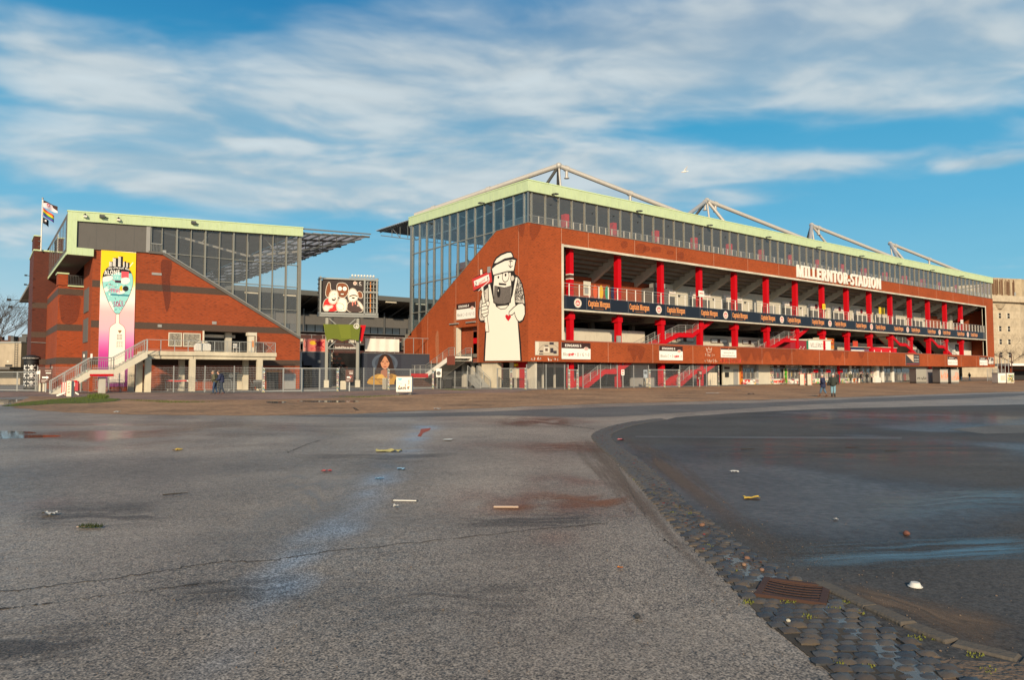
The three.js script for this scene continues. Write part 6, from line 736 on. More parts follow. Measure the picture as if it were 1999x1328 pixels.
{ // flagpole and its three flags, on the tower
  const p0 = at(81, 488, 2, 91.7), p1 = at(84.5, 389, 2, 91.7);
  const t = thing('flagpole', 'slim white flagpole standing on the left brick tower', 'flagpole', [p0[0], 15.1, 91.7]); part(t, 'pole', [rod(V(p0[0], 15.0, 91.7), V(p0[0], p1[1], 91.7), 0.07, 10, 0.05)], M.white); part(t, 'bracket', [15.4, 16.0, 16.5].map((y) => bx(p0[0] - 0.3, p0[0], y, y + 0.08, 91.65, 91.78)), M.darkSteel); part(t, 'finial', [new THREE.SphereGeometry(0.11, 10, 8).translate(p0[0], p1[1] + 0.08, -91.7)], M.galv);
  const flag = (name, label, ytop, L, H, droop, tex, seed, rag) => { const g = new THREE.PlaneGeometry(L, H, 24, 10), p = g.attributes.position; for (let i = 0; i < p.count; i++) { const s = (p.getX(i) + L / 2) / L, y = p.getY(i); p.setXYZ(i, s * L * 0.85, y - droop * s - (rag ? 0.15 * s * Math.sin(y * 9 + seed) : 0), 0.14 * Math.sin(s * 7 + seed) * (0.3 + s)); } g.computeVertexNormals(); const f = thing(name, label, 'flag', [p0[0] + 0.08, ytop, 91.7]); const m = lpart(f, 'cloth', [g.translate(0, -H / 2, 0)], new THREE.MeshStandardMaterial({ map: tex, roughness: 0.9 }), { uv: false }); lpart(f, 'hem', [rod(new THREE.Vector3(0, 0, 0), new THREE.Vector3(0, -H, 0), 0.02, 5)], M.white); return f; };
  flag('club_flag', 'brown and white flag with a red heart, topmost on the pole', p1[1] - 0.1, 1.55, 0.75, 0.55, canv(128, 64, (x, w, h) => { x.fillStyle = '#3a2420'; x.fillRect(0, 0, w, h); x.fillStyle = '#d8c8cc'; x.beginPath(); x.moveTo(0, 26); x.lineTo(40, 8); x.lineTo(80, 8); x.lineTo(88, 28); x.lineTo(128, 44); x.lineTo(128, 64); x.lineTo(0, 64); x.fill(); x.fillStyle = '#c83848'; x.beginPath(); x.arc(46, 26, 15, 0, 7); x.fill(); x.fillStyle = '#e8c8cc'; x.beginPath(); x.arc(46, 26, 9, 0, 7); x.fill(); }), 0.4);
  flag('rainbow_flag', 'rainbow striped flag hanging below the top flag', p1[1] - 0.95, 1.2, 0.8, 0.75, canv(64, 48, (x, w, h) => ['#c02030', '#e07820', '#e8c020', '#2f8a3a', '#2a50a0', '#5a2a78'].forEach((c, i) => { x.fillStyle = c; x.fillRect(0, i * 8, w, 8); })), 2.2);
  flag('black_flag', 'torn black flag, lowest on the pole', p1[1] - 1.95, 0.65, 0.65, 0.25, canv(32, 32, (x, w, h) => { x.fillStyle = '#161418'; x.fillRect(0, 0, w, h); x.fillStyle = '#c8c0c0'; x.fillRect(10, 12, 10, 8); }), 4, true);
}
for (const [px, x1, y, l] of [[62, 21, 586, 'upper'], [62, 24, 600, 'lower']]) { const a = at(px, y + 1, 2, 91.6), b = at(x1, y, 2, 91.6); const t = thing('arm_floodlight', `${l} of the two floodlights on long thin arms reaching left from the tower`, 'floodlight', [a[0], a[1], 91.6]); part(t, 'arm', [rod(V(...a), V(...b), 0.03, 5)], M.darkSteel); part(t, 'lamp_head', [bx(b[0] - 0.3, b[0] + 0.08, b[1] - 0.1, b[1] + 0.14, 91.4, 91.8)], M.black); }
for (const [x0, x1, y, l] of [[63, 51, 539, 'upper'], [62, 50, 557, 'lower']]) { const a = at(x0, y, 2, 91.6), b = at(x1, y - 1, 2, 91.6); const t = thing('arm_floodlight', `${l} of the two short-armed floodlights high on the tower edge`, 'floodlight', [a[0], a[1], 91.6]); part(t, 'arm', [rod(V(...a), V(...b), 0.035, 5)], M.darkSteel); part(t, 'lamp_head', [bx(b[0] - 0.1, b[0] + 0.15, b[1] - 0.05, b[1] + 0.08, 91.45, 91.75)], M.black); }

// ---------------------------------------------------------------- between the stands: scoreboard, navy wall, the main stand far behind
{
  const c = G(668, 757), turn = -19 * Math.PI / 180, t = thing('scoreboard', 'big scoreboard on steel legs showing a cartoon poster of three hugging men', 'scoreboard', [c[0], 0, c[1]], turn), D = Math.hypot(c[0], c[1]), k = (D * (FU * c[0] + FV * c[1]) / D) / FOC; // metres per photo pixel here
  const X = (px) => (px - 670) * k * 1.0, Y = (pyy) => EYE + (728 - pyy) * k;
  const lp2 = (n, g, m, o) => lpart(t, n, g, m, o);
  const poster = canv(1024, 768, (x, w, h) => {
    x.fillStyle = '#2e2322'; x.fillRect(0, 0, w, h); const o = '#efe3d0', skin = '#7c4220', pale = '#efe0cc';
    const blob = (pts, f, lw = 16, st = o) => { x.beginPath(); const n = pts.length; x.moveTo((pts[0][0] + pts[n - 1][0]) / 2, (pts[0][1] + pts[n - 1][1]) / 2); pts.forEach((p, i) => { const q = pts[(i + 1) % n]; x.quadraticCurveTo(p[0], p[1], (p[0] + q[0]) / 2, (p[1] + q[1]) / 2); }); x.closePath(); if (lw) { x.lineWidth = lw + 20; x.strokeStyle = o; x.stroke(); } x.fillStyle = f; x.fill(); if (lw) { x.lineWidth = lw; x.strokeStyle = st; x.stroke(); } };
    blob([[90, 420], [80, 280], [130, 90], [180, 70], [190, 240], [230, 300], [200, 420]], skin, 6, '#2a1a14'); blob([[900, 420], [860, 300], [900, 260], [980, 290], [990, 420]], skin, 6, '#2a1a14');
    blob([[20, 768], [30, 520], [160, 430], [300, 460], [390, 560], [390, 768]], '#c8201c', 8, '#2a1a14'); blob([[600, 768], [610, 560], [760, 480], [900, 500], [1000, 620], [1000, 768]], '#43302c', 8, '#2a1a14'); blob([[350, 768], [380, 480], [480, 420], [590, 470], [610, 600], [580, 768]], pale, 8, '#2a1a14');
    blob([[350, 150], [390, 80], [560, 80], [630, 170], [630, 300], [560, 410], [470, 430], [370, 380]], skin, 8, '#2a1a14'); for (const e of [425, 545]) { x.fillStyle = '#f6efe2'; x.beginPath(); x.arc(e, 210, 50, 0, 7); x.fill(); x.fillStyle = '#181010'; x.beginPath(); x.arc(e + 4, 212, 10, 0, 7); x.fill(); } x.fillStyle = '#f6efe2'; x.fillRect(450, 330, 70, 22); x.lineWidth = 8; x.strokeStyle = '#2a1a14'; x.strokeRect(440, 325, 90, 34);
    blob([[170, 560], [150, 440], [200, 280], [300, 260], [380, 300], [370, 480], [300, 590]], pale, 8, '#2a1a14'); x.lineWidth = 9; x.strokeStyle = '#2a1a14'; x.beginPath(); x.moveTo(280, 350); x.lineTo(320, 345); x.moveTo(230, 370); x.quadraticCurveTo(240, 350, 260, 360); x.stroke(); blob([[210, 470], [260, 450], [340, 430], [320, 500], [260, 520]], '#2a1a14', 0); x.fillStyle = '#f6efe2'; x.fillRect(250, 455, 60, 14);
    blob([[640, 480], [630, 300], [700, 200], [800, 210], [880, 330], [860, 470], [740, 530]], pale, 8, '#2a1a14'); x.beginPath(); x.moveTo(660, 400); x.quadraticCurveTo(760, 330, 860, 380); x.lineWidth = 26; x.strokeStyle = '#2a1a14'; x.stroke(); blob([[700, 420], [760, 400], [820, 430], [760, 450]], '#2a1a14', 0);
    blob([[30, 700], [60, 620], [150, 640], [260, 620], [240, 670], [160, 690], [150, 750], [60, 760]], pale, 8, '#2a1a14'); blob([[350, 650], [350, 570], [470, 560], [540, 620], [520, 720], [400, 730]], pale, 8, '#2a1a14'); blob([[860, 500], [920, 520], [1000, 620], [1000, 700], [940, 640]], pale, 8, '#2a1a14'); x.fillStyle = '#e07868'; x.fillRect(730, 500, 30, 110); x.fillRect(800, 500, 26, 80); crest(x, 880, 600, 26);
    crest(x, 800, 70, 46); textOn(x, 'C', 930, 60, 84, '#efe6da'); x.fillStyle = '#efe6da'; x.fillRect(864, 30, 3, 90); x.fillRect(900, 112, 70, 8);
  });
  lp2('poster_panel', [bx(X(631), X(710), Y(609), Y(546), 0.0, 0.25)], M.dark); lp2('poster', [new THREE.PlaneGeometry(X(710) - X(631), Y(546) - Y(609)).translate((X(710) + X(631)) / 2, (Y(546) + Y(609)) / 2, 0.006)], printed(poster, 0.75), { uv: false });
  const fr = []; for (const px of [627, 711, 735]) fr.push(bx(X(px) - 0.09, X(px) + 0.09, Y(613), Y(541), -0.25, 0.0)); fr.push(bx(X(623), X(738), Y(546), Y(543), -0.2, 0.05), bx(X(622), X(738), Y(615), Y(611), -0.25, 0.15), bx(X(621), X(738), Y(619), Y(616), -0.3, 0.2)); lp2('frame', fr, M.steel);
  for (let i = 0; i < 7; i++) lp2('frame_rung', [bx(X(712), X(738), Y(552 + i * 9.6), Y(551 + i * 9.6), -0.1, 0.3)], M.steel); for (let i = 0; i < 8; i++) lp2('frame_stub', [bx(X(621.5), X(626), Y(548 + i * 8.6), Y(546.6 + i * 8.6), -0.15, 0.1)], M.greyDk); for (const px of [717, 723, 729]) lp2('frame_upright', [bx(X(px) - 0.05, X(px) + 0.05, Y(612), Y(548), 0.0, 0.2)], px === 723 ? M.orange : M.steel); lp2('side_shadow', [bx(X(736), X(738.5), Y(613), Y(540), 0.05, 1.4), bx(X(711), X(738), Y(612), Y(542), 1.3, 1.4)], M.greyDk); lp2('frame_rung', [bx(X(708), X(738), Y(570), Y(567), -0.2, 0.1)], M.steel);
  lp2('back_frame', [bx(X(624), X(738), Y(612), Y(545), 1.4, 1.5)], M.greyDk); lp2('lamp_rail', [bx(X(682), X(737), Y(541), Y(539.5), 0.2, 0.35)], M.steel); for (let i = 0; i < 8; i++) { const px = 688 + i * 5.9; const l = lp2('rail_lamp', [new THREE.SphereGeometry(0.14, 8, 6).translate(X(px), Y(536), -0.25)], M.white); lp2('lamp_stem', [bx(X(px) - 0.03, X(px) + 0.03, Y(539.5), Y(536), 0.22, 0.28)], M.steel, { parent: l }); }
  for (const px of [640, 699]) { lp2('leg', [bx(X(px) - 0.16, X(px) + 0.16, 0, Y(619), 0, 0.3)], M.mullion); lp2('leg_footing', [bx(X(px) - 0.24, X(px) + 0.3, 0, 0.85, -0.1, 0.4)], M.cream); } lp2('leg', [bx(X(704) - 0.1, X(704) + 0.1, 0, Y(619), 1.2, 1.4)], M.mullion); lp2('leg', [bx(X(648) - 0.1, X(648) + 0.1, 0, Y(664), 1.2, 1.4)], M.mullion);
  const br = (a, b, c2, d) => bar(V(X(a), Y(b), 0.15), V(X(c2), Y(d), 0.15), 0.08, 0.09); lp2('brace', [br(643, 621, 660, 636), br(698, 619, 681, 635), br(643, 680, 660, 663), br(697, 678, 680, 663), br(640, 681, 700, 681)], M.steel);
  const g = thing('green_sheeting', 'olive green scalloped sheeting with a white ringed R stretched below the scoreboard', 'sheeting', [c[0], 0, c[1]], turn);
  const pts = [[633, 634], [703.5, 634], [700, 666], [691, 663.5], [683, 662.5], [677, 664], [668.5, 667], [660, 663], [650, 662], [642, 665], [640, 667]].map(([a, b]) => [X(a), Y(b)]); lpart(g, 'sheet', [pv(pts, -0.42, -0.36)], mat([0.105, 0.13, 0.006], 0.8)); for (const [a, b] of [[633, 640], [661, 688]]) lpart(g, 'sheet_fold', [pv([[X(a), Y(634)], [X(b - 4), Y(634)], [X(b - 2), Y(662)], [X(a + 6), Y(662)]], -0.45, -0.424)], mat([0.13, 0.155, 0.008], 0.8)); lpart(g, 'red_sheet', [pv([[X(704.5), Y(634)], [X(715), Y(634)], [X(708), Y(666)], [X(704), Y(666)]], 0.2, 0.26)], M.red); lpart(g, 'ring_emblem', [new THREE.TorusGeometry(0.28, 0.045, 8, 24).translate(X(695.5), Y(637), 0.5)], M.white); const R = new TextGeometry('R', { font: fontB, size: 0.34, depth: 0.03, curveSegments: 4 }); R.translate(X(695.5) - 0.12, Y(640.6), 0.48); lpart(g, 'ring_letter', [R], M.white);
  const s = thing('slogan_sign', 'brown sign with white script lettering hung between the scoreboard legs', 'sign', [c[0], 0, c[1]], turn); lpart(s, 'board', [bx(X(655), X(698), Y(686), Y(672), 0.3, 0.36)], M.brown); lpart(s, 'lettering', [new THREE.PlaneGeometry(X(698) - X(655), Y(672) - Y(686)).translate((X(655) + X(698)) / 2, Y(679), -0.294)], printed(canv(512, 160, (x, w, h) => { x.fillStyle = '#3c2218'; x.fillRect(0, 0, w, h); textOn(x, 'Football has no gender', w / 2, h / 2, 76, '#efe6da', { font: 'serif', max: 490 }); })), { uv: false });
}
{
  const nv = 77, w = thing('navy_wall', 'dark blue wall closing the gap between the two stands', 'wall', [36, 0, nv]);
  const H = (px, pyy) => at(px, pyy, 2, nv); const u0 = H(588, 700)[0], ul = H(642, 700)[0], ur = H(707, 700)[0], u1 = 45.8;
  part(w, 'wall_panel', [bx(u0, ul, 0, 4.0, nv, nv + 0.2)], M.navy); part(w, 'wall_panel', [bx(ur, u1, 0, 4.0, nv, nv + 0.2)], M.navy); part(w, 'pier', [bx(u0 - 0.5, u0, 0, 4, nv - 0.3, nv + 0.2)], M.galv); part(w, 'coping', [bx(u0, ul, 4, 4.06, nv - 0.06, nv + 0.24), bx(ur, u1, 4, 4.06, nv - 0.06, nv + 0.24)], M.steel);
  const p = H(623, 706); part(w, 'ventilation_grille', [bx(p[0] - 0.15, p[0] + 0.15, p[1] - 0.15, p[1] + 0.15, nv - 0.05, nv)], M.grey);
  part(w, 'passage_wall', [bx(ul, ul + 3, 0, 4.2, nv + 6, nv + 6.2)], M.conc); const st = []; for (let k = 0; k < 14; k++) st.push(bx(ul + 1.2 + k * 0.32, ul + 1.55 + k * 0.32, 3.8 - k * 0.27, 3.9 - k * 0.27, nv + 3.5, nv + 5.5)); part(w, 'passage_stair', [...st, bar(V(ul + 1, 5, nv + 3.5), V(ur, 1.3, nv + 3.5), 0.05, 0.07), bar(V(ul + 1, 4.4, nv + 3.5), V(ur, 0.7, nv + 3.5), 0.05, 0.05)], M.darkSteel); part(w, 'passage_seats', Array.from({ length: 30 }, (_, k) => bx(ul + 2 + (k % 6) * 0.7, ul + 2.4 + (k % 6) * 0.7, 1.6 + Math.floor(k / 6) * 0.6, 1.9 + Math.floor(k / 6) * 0.6, nv + 7 + Math.floor(k / 6), nv + 7.3 + Math.floor(k / 6))), M.seat, { kind: 'stuff' }); part(w, 'passage_floor', [bx(u0, u1, 0.02, 0.1, nv + 0.2, nv + 14)], M.concDark); part(w, 'rear_wall', [bx(u0 - 2, u1, 0, 4.4, nv + 14, nv + 14.2)], M.dark);
  const tarp = (name, label, px0, px1, py0, py1, tex, m) => { const a = at(px0, py1, 2, nv + 0.3), b = at(px1, py0, 2, nv + 0.3); const t = thing(name, label, 'banner', [(a[0] + b[0]) / 2, a[1], nv + 0.3]); const g = new THREE.PlaneGeometry(b[0] - a[0], b[1] - a[1], 40, 6), q = g.attributes.position; for (let i = 0; i < q.count; i++) q.setZ(i, 0.035 * Math.sin(q.getX(i) * 5) + 0.03 * fbm(q.getX(i) * 3, q.getY(i) * 2, 3)); g.computeVertexNormals(); g.translate((a[0] + b[0]) / 2, (a[1] + b[1]) / 2, -(nv + 0.2)); part(t, 'sheet', [g], tex ? printed(tex, 0.85) : m, { uv: false }); part(t, 'rail_frame', [bx(a[0], b[0], a[1] - 0.05, a[1] + 0.02, nv + 0.26, nv + 0.32), bx(a[0], b[0], b[1] - 0.02, b[1] + 0.04, nv + 0.26, nv + 0.32), ...[0, 0.25, 0.5, 0.75, 1].map((k) => bx(lerp(a[0], b[0], k) - 0.03, lerp(a[0], b[0], k) + 0.03, a[1], b[1], nv + 0.27, nv + 0.31))], M.galv); };
  tarp('red_banner', 'red and pink banner with skull motif on the railing left of the scoreboard', 592, 639, 663, 686, canv(256, 128, (x, w, h) => { x.fillStyle = '#e2776a'; x.fillRect(0, 0, w, h); x.fillStyle = '#e8a090'; x.fillRect(0, 0, 30, h); x.strokeStyle = '#c83030'; x.lineWidth = 5; x.beginPath(); x.ellipse(18, 56, 12, 32, 0, 0, 7); x.stroke(); x.fillStyle = '#e8b830'; x.beginPath(); x.ellipse(100, 40, 36, 22, 0, 0, 7); x.fill(); x.fillStyle = '#a81c34'; x.beginPath(); x.arc(172, 48, 30, 0, 7); x.fill(); x.lineWidth = 12; x.strokeStyle = '#a81c34'; x.beginPath(); x.moveTo(125, 24); x.lineTo(220, 84); x.moveTo(220, 24); x.lineTo(125, 84); x.stroke(); textOn(x, 'ST. PAULI', 150, 102, 34, '#c02828', { max: 190 }); }));
  tarp('white_tarpaulin', 'creased white tarpaulin stretched over the railing right of the scoreboard', 712, 779, 663, 686, null, M.white);
  const rg = at(790, 675, 2, nv + 0.3); part(w, 'upper_railing', [bx(u0, u1, 6.0, 6.06, nv + 0.3, nv + 0.36), ...Array.from({ length: 14 }, (_, k) => bx(lerp(u0, u1, k / 13) - 0.03, lerp(u0, u1, k / 13) + 0.03, 4, 6.0, nv + 0.3, nv + 0.36))], M.galv);
  // painted portrait
  const mu = thing('portrait_mural', 'painted portrait of a long-haired woman in a yellow shawl on the navy wall', 'mural', [41, 0.3, nv]); const a = at(726, 757, 2, nv), b = at(776.5, 690, 2, nv);
  const tex = canv(512, 640, (x, w, h) => { x.fillStyle = '#2b2e3a'; x.fillRect(0, 0, w, h); x.fillStyle = '#4b5665'; x.beginPath(); x.arc(262, 205, 195, 0, 7); x.fill(); x.fillStyle = '#38414f'; x.beginPath(); x.arc(262, 205, 150, 0, 7); x.fill(); const f = (pts, c) => { x.beginPath(); const n = pts.length; x.moveTo((pts[0][0] + pts[n - 1][0]) / 2, (pts[0][1] + pts[n - 1][1]) / 2); pts.forEach((p, i) => { const q = pts[(i + 1) % n]; x.quadraticCurveTo(p[0], p[1], (p[0] + q[0]) / 2, (p[1] + q[1]) / 2); }); x.closePath(); x.fillStyle = c; x.fill(); };
    f([[262, 10], [350, 60], [390, 240], [440, 480], [380, 520], [160, 520], [90, 470], [150, 240], [180, 60]], '#2c1914'); f([[205, 330], [320, 330], [330, 440], [262, 500], [195, 440]], '#a2684c'); f([[262, 60], [325, 90], [335, 200], [310, 290], [262, 340], [215, 290], [192, 200], [200, 90]], '#c48a68'); x.fillStyle = '#3a1f18'; for (const e of [228, 298]) { x.beginPath(); x.ellipse(e, 180, 17, 7, 0, 0, 7); x.fill(); x.fillRect(e - 22, 152, 44, 6); } x.fillStyle = '#a0644a'; x.fillRect(256, 185, 14, 50); x.fillStyle = '#8c3a34'; x.beginPath(); x.ellipse(262, 276, 27, 9, 0, 0, 7); x.fill(); f([[205, 60], [262, 40], [230, 120], [190, 220], [170, 160]], '#2c1914'); f([[262, 40], [320, 60], [350, 160], [335, 220], [300, 120]], '#2c1914');
    f([[0, 560], [60, 470], [190, 400], [262, 520], [330, 400], [470, 460], [512, 560], [512, 640], [0, 640]], '#b88a34'); f([[190, 410], [240, 440], [290, 560], [240, 600], [120, 540]], '#d8a84a'); f([[330, 410], [400, 450], [360, 540], [290, 500]], '#8a6424'); f([[200, 600], [250, 540], [330, 480], [350, 520], [310, 600], [260, 640]], '#bd8464'); x.strokeStyle = '#7a5418'; x.lineWidth = 7; for (let i = 0; i < 7; i++) { x.beginPath(); x.moveTo(20 + i * 28, 520 + i * 6); x.quadraticCurveTo(120 + i * 24, 470, 200 + i * 14, 620); x.stroke(); } f([[420, 520], [460, 520], [440, 640], [400, 640]], '#2c1914'); });
  part(mu, 'painting', [faceV(a[0] - 0.6, b[0] + 0.5, 0.25, b[1], nv - 0.006)], printed(tex, 0.8), { uv: false });
}
{ // the far main stand across the pitch
  const v = 168, MU = at(92, 600, 2, 168)[0], m = thing('main_stand', 'dark main stand far behind with long low roof, glazed boxes and brown seats', 'stadium stand', [60, 0, v]); const mp = (n, g, mm, o) => part(m, n, g, mm, o);
  mp('rear_wall', [bx(MU, 175, 0, 20, v + 22, v + 22.5)], M.greyDk); mp('roof', [pu([[v - 2, 20.6], [v + 23, 18.8], [v + 23, 20.2], [v - 2, 21.8]], MU, 175)], mat([0.09, 0.09, 0.08], 0.8)); const rf = []; for (let u = MU + 2; u < 175; u += 7.5) rf.push(bar(V(u, 18, v + 10), V(u, 20.6, v - 1.5), 0.3, 0.4), bar(V(u, 13.8, v + 12), V(u + 5, 20, v + 2), 0.25, 0.3)); mp('roof_beam', rf, M.darkSteel, { kind: 'stuff' }); mp('roof_lamp', Array.from({ length: 18 }, (_, k) => bx(MU + 2 + k * 9, MU + 5 + k * 9, 20.1, 20.4, v - 2.1, v - 1.6)), M.concWarm, { kind: 'stuff' });
  mp('seat_terrace', [pu([[v - 4, 2], [v + 9, 8], [v + 9, 9], [v + 20, 15], [v + 20, 0], [v - 4, 0]], MU, 175)], M.seat); mp('upper_band', [bx(MU, 175, 9.2, 10.3, v + 1, v + 1.3)], M.brown); mp('band_print', Array.from({ length: 24 }, (_, k) => bx(MU + 1 + k * 6.4, MU + 3.4 + k * 6.4 + (k % 3), 9.4, 10.1, v + 0.96, v + 1)), M.cream, { kind: 'stuff' }); mp('box_floor', [bx(MU, 175, 11.8, 12, v + 1.2, v + 8), bx(MU, 175, 8.9, 9.2, v + 1, v + 8), bx(MU, 175, 6.0, 6.3, v, v + 8)], M.greyDk); mp('seat_row', [bx(MU, 175, 10.3, 11.4, v + 2, v + 3), bx(MU, 175, 6.3, 7.4, v + 1, v + 2)], M.seat);
  for (let k = 0; k < 44; k++) { const u = 20 + k * 2.2; if (u > 112) break; mp('box_window', [bx(u, u + 1.95, 11.6, 14.0, v + 5.5, v + 5.6)], k % 7 === 5 ? M.greyDk : new THREE.MeshStandardMaterial({ color: S(0.1, 0.12, 0.14), roughness: 0.06, metalness: 0.6 })); mp('lower_window', [bx(u, u + 1.7, 7.4, 8.8, v + 5.5, v + 5.6)], M.dark); } mp('window_head', [bx(MU, 175, 14.0, 16.6, v + 5.4, v + 6)], M.slate); for (let k = 0; k < 20; k++) mp('pillar', [bx(MU + 2 + 7.5 * k, MU + 2.3 + 7.5 * k, 6, 18, v + 5, v + 5.4)], M.greyDk);
}
// ---------------------------------------------------------------- fences and gates
const wireM = mat([0.36, 0.36, 0.35], 0.5, { metalness: 0.4 });
function fence(name, label, cat, pts, { h = 2.25, posts = true, frame = false, mid = true, sticker = [], dz = 0.04, group } = {}) { // pts: [u, v] of each post
  const t = thing(name, label, cat, [pts[0][0], 0, pts[0][1]], 0, group);
  pts.forEach(([u, v], i) => { if (!posts && i && i < pts.length - 1) return; const st = sticker.includes(i), w = frame ? (st ? 0.075 : 0.05) : 0.035; const g = bx(u - w, u + w, 0, h, v - w, v + w); part(t, 'post', [g], st ? stickerM : M.galv, { uv: !st }); });
  const wires = [];
  for (let i = 0; i < pts.length - 1; i++) {
    const [a, b] = pts[i], [c, d] = pts[i + 1], L = Math.hypot(c - a, d - b);
    if (frame) part(t, 'frame_bar', [bar(V(a, h - 0.05, b), V(c, h - 0.05, d), 0.07, 0.08), bar(V(a, 0.1, b), V(c, 0.1, d), 0.07, 0.08)], M.galv);
    for (let y = 0.12; y < h - 0.02; y += 0.2) wires.push(bar(V(a, y, b), V(c, y, d), 0.022, 0.012));
    const n = Math.round(L / 0.12); for (let k = 1; k < n; k++) { const u = lerp(a, c, k / n), v = lerp(b, d, k / n); wires.push(bx(u - 0.004, u + 0.004, 0.08, h - 0.02, v - 0.004, v + 0.004)); }
  }
  part(t, 'wire_mesh', wires, wireM, { kind: 'stuff' });
  return t;
}
const seq = (...px) => px.map(([x, y]) => G(x, y));
fence('gate', 'low steel frame gate with mesh at the far left', 'gate', seq([-30, 763.4], [34, 764], [70, 764.4]), { h: 1.82, frame: true });
fence('mesh_fence', 'tall wire mesh fence in front of the left stand and its stair', 'fence', seq([73, 764.8], [101, 765], [158, 765.4], [212, 765.8], [275, 766], [339, 766.2], [400, 766.4], [457, 766.5], [512, 766.2]), { h: 2.3 });
fence('gate', 'wide double gate with sticker covered posts beside the left stand', 'gate', seq([515, 766.2], [553, 765.6], [589, 765.2]), { h: 2.15, frame: true, sticker: [0] });
fence('gate', 'double gate in front of the dark blue wall left of the scoreboard', 'gate', seq([590.5, 765], [624, 764.6], [659, 764]), { h: 2.15, frame: true, sticker: [2] });
fence('mesh_fence', 'wire mesh fence in front of the scoreboard legs', 'fence', seq([662, 763.8], [710, 762.6], [730, 762], [757, 761]), { h: 2.2 });
fence('gate', 'gate with sticker covered post in front of the white entrance stair', 'gate', seq([758.5, 761], [801, 760], [845, 759.2]), { h: 2.1, frame: true, sticker: [0, 2] });
fence('mesh_fence', 'wire mesh fence under the brick gable beside the dark bins', 'fence', seq([847, 759], [888, 758.4], [912, 758], [934, 757.6]), { h: 1.9 });
fence('gate', 'gate with sticker covered post in front of the red ground door', 'gate', seq([971, 759], [998, 759.6], [1026, 760.6]), { h: 2.2, frame: true, sticker: [1, 2] });
fence('mesh_fence', 'wire mesh fence at the brick corner in front of the dark hall', 'fence', seq([1028, 761], [1066, 761.2], [1102, 760.6], [1109, 760.4]), { h: 2.55 });
fence('gate', 'narrow single gate framed white before the red ground stair', 'gate', seq([1111, 760.6], [1127, 760.2]), { h: 2.05, frame: true, sticker: [0, 1] });
fence('mesh_fence', 'wire mesh fence before the dark hall between the narrow gate and the wide gate', 'fence', seq([1129, 760.2], [1138, 760], [1172, 759.2], [1205, 758.4], [1237, 757.8], [1266, 757.2]), { h: 2.55 });
fence('gate', 'wide gate with sticker covered posts beneath the EINGANG 6 sign', 'gate', seq([1268, 757.2], [1297, 756.6], [1325, 756]), { h: 2.1, frame: true, sticker: [0, 1, 2] });
fence('mesh_fence', 'wire mesh fence between the wide gate and the first shop', 'fence', seq([1327, 756], [1353, 755.4], [1379, 754.9], [1403, 754.4]), { h: 2.6, sticker: [3] });
fence('mesh_fence', 'grey mesh enclosure standing at the far right corner of the long stand', 'fence', [[160, 54.5], [163, 54.5], [166, 54.5], [169, 54.5], [169, 56.6]], { h: 2.5 });

function noticeBoard(label, px, pyTop, pxw, pyBot, depthPt, print, postPx) { const d = G(...depthPt), fw = d[0] * FU + d[1] * FV, k = fw / FOC, w = pxw * k, y0 = EYE + (728 - pyBot) * k, y1 = EYE + (728 - pyTop) * k, rt = (px - 999.5) * k, u = rt * FV + fw * FU, v = -rt * FU + fw * FV; const t = thing('notice_board', label, 'sign', [u, 0, v], -0.5); lpart(t, 'board', [bx(-w / 2, w / 2, y0, y1, 0, 0.05)], M.brown); lpart(t, 'printed_face', [new THREE.PlaneGeometry(w, y1 - y0).translate(0, (y0 + y1) / 2, 0.004)], printed(print), { uv: false }); lpart(t, 'post', [bx(-0.05, 0.05, 0, y0, 0.0, 0.06)], M.galv); return t; }
const arrowBoard = (arrow, white) => canv(128, 160, (x, w, h) => { x.fillStyle = '#4a2418'; x.fillRect(0, 0, w, h); textOn(x, 'PARKPLATZ', 86, 24, 16, '#d8ccc0', { max: 70 }); x.fillStyle = '#e8e0d4'; x.fillRect(60, 44, 58, 10); if (arrow) { x.fillStyle = '#f2ece2'; x.fillRect(22, 90, 50, 16); x.beginPath(); x.moveTo(70, 80); x.lineTo(98, 98); x.lineTo(70, 116); x.fill(); } if (white) { x.fillStyle = '#c8281c'; x.fillRect(70, 84, 22, 18); } x.fillStyle = '#c8bcb0'; for (let i = 0; i < 3; i++) x.fillRect(14, 124 + i * 10, 70 - i * 14, 4); });
noticeBoard('brown notice board with a white arrow by the left fence post', 92, 720, 21, 748, [92, 766], arrowBoard(true));
noticeBoard('brown notice board with white stickers on the fence before the scoreboard', 683, 722, 15, 746, [684, 764], arrowBoard(true, true));
noticeBoard('dark notice board with white stickers on the fence right of the EINGANG 6 gate', 1365, 724, 9, 741, [1366, 755.4], arrowBoard(false, true));
noticeBoard('white leaflet with red print on a red column behind the fence', 1215.5, 722, 6, 733, [1215, 757], canv(32, 64, (x, w, h) => { x.fillStyle = '#f0eae0'; x.fillRect(0, 0, w, h); x.fillStyle = '#d85a4a'; x.fillRect(6, 8, 20, 18); x.fillRect(8, 38, 16, 14); }));
noticeBoard('pale blue poster on the grey wall left of the wide gate', 1259.5, 722.5, 8, 738, [1260, 756], canv(32, 64, (x, w, h) => { x.fillStyle = '#9aa4ac'; x.fillRect(0, 0, w, h); x.fillStyle = '#4a5258'; x.fillRect(5, 10, 22, 24); }));

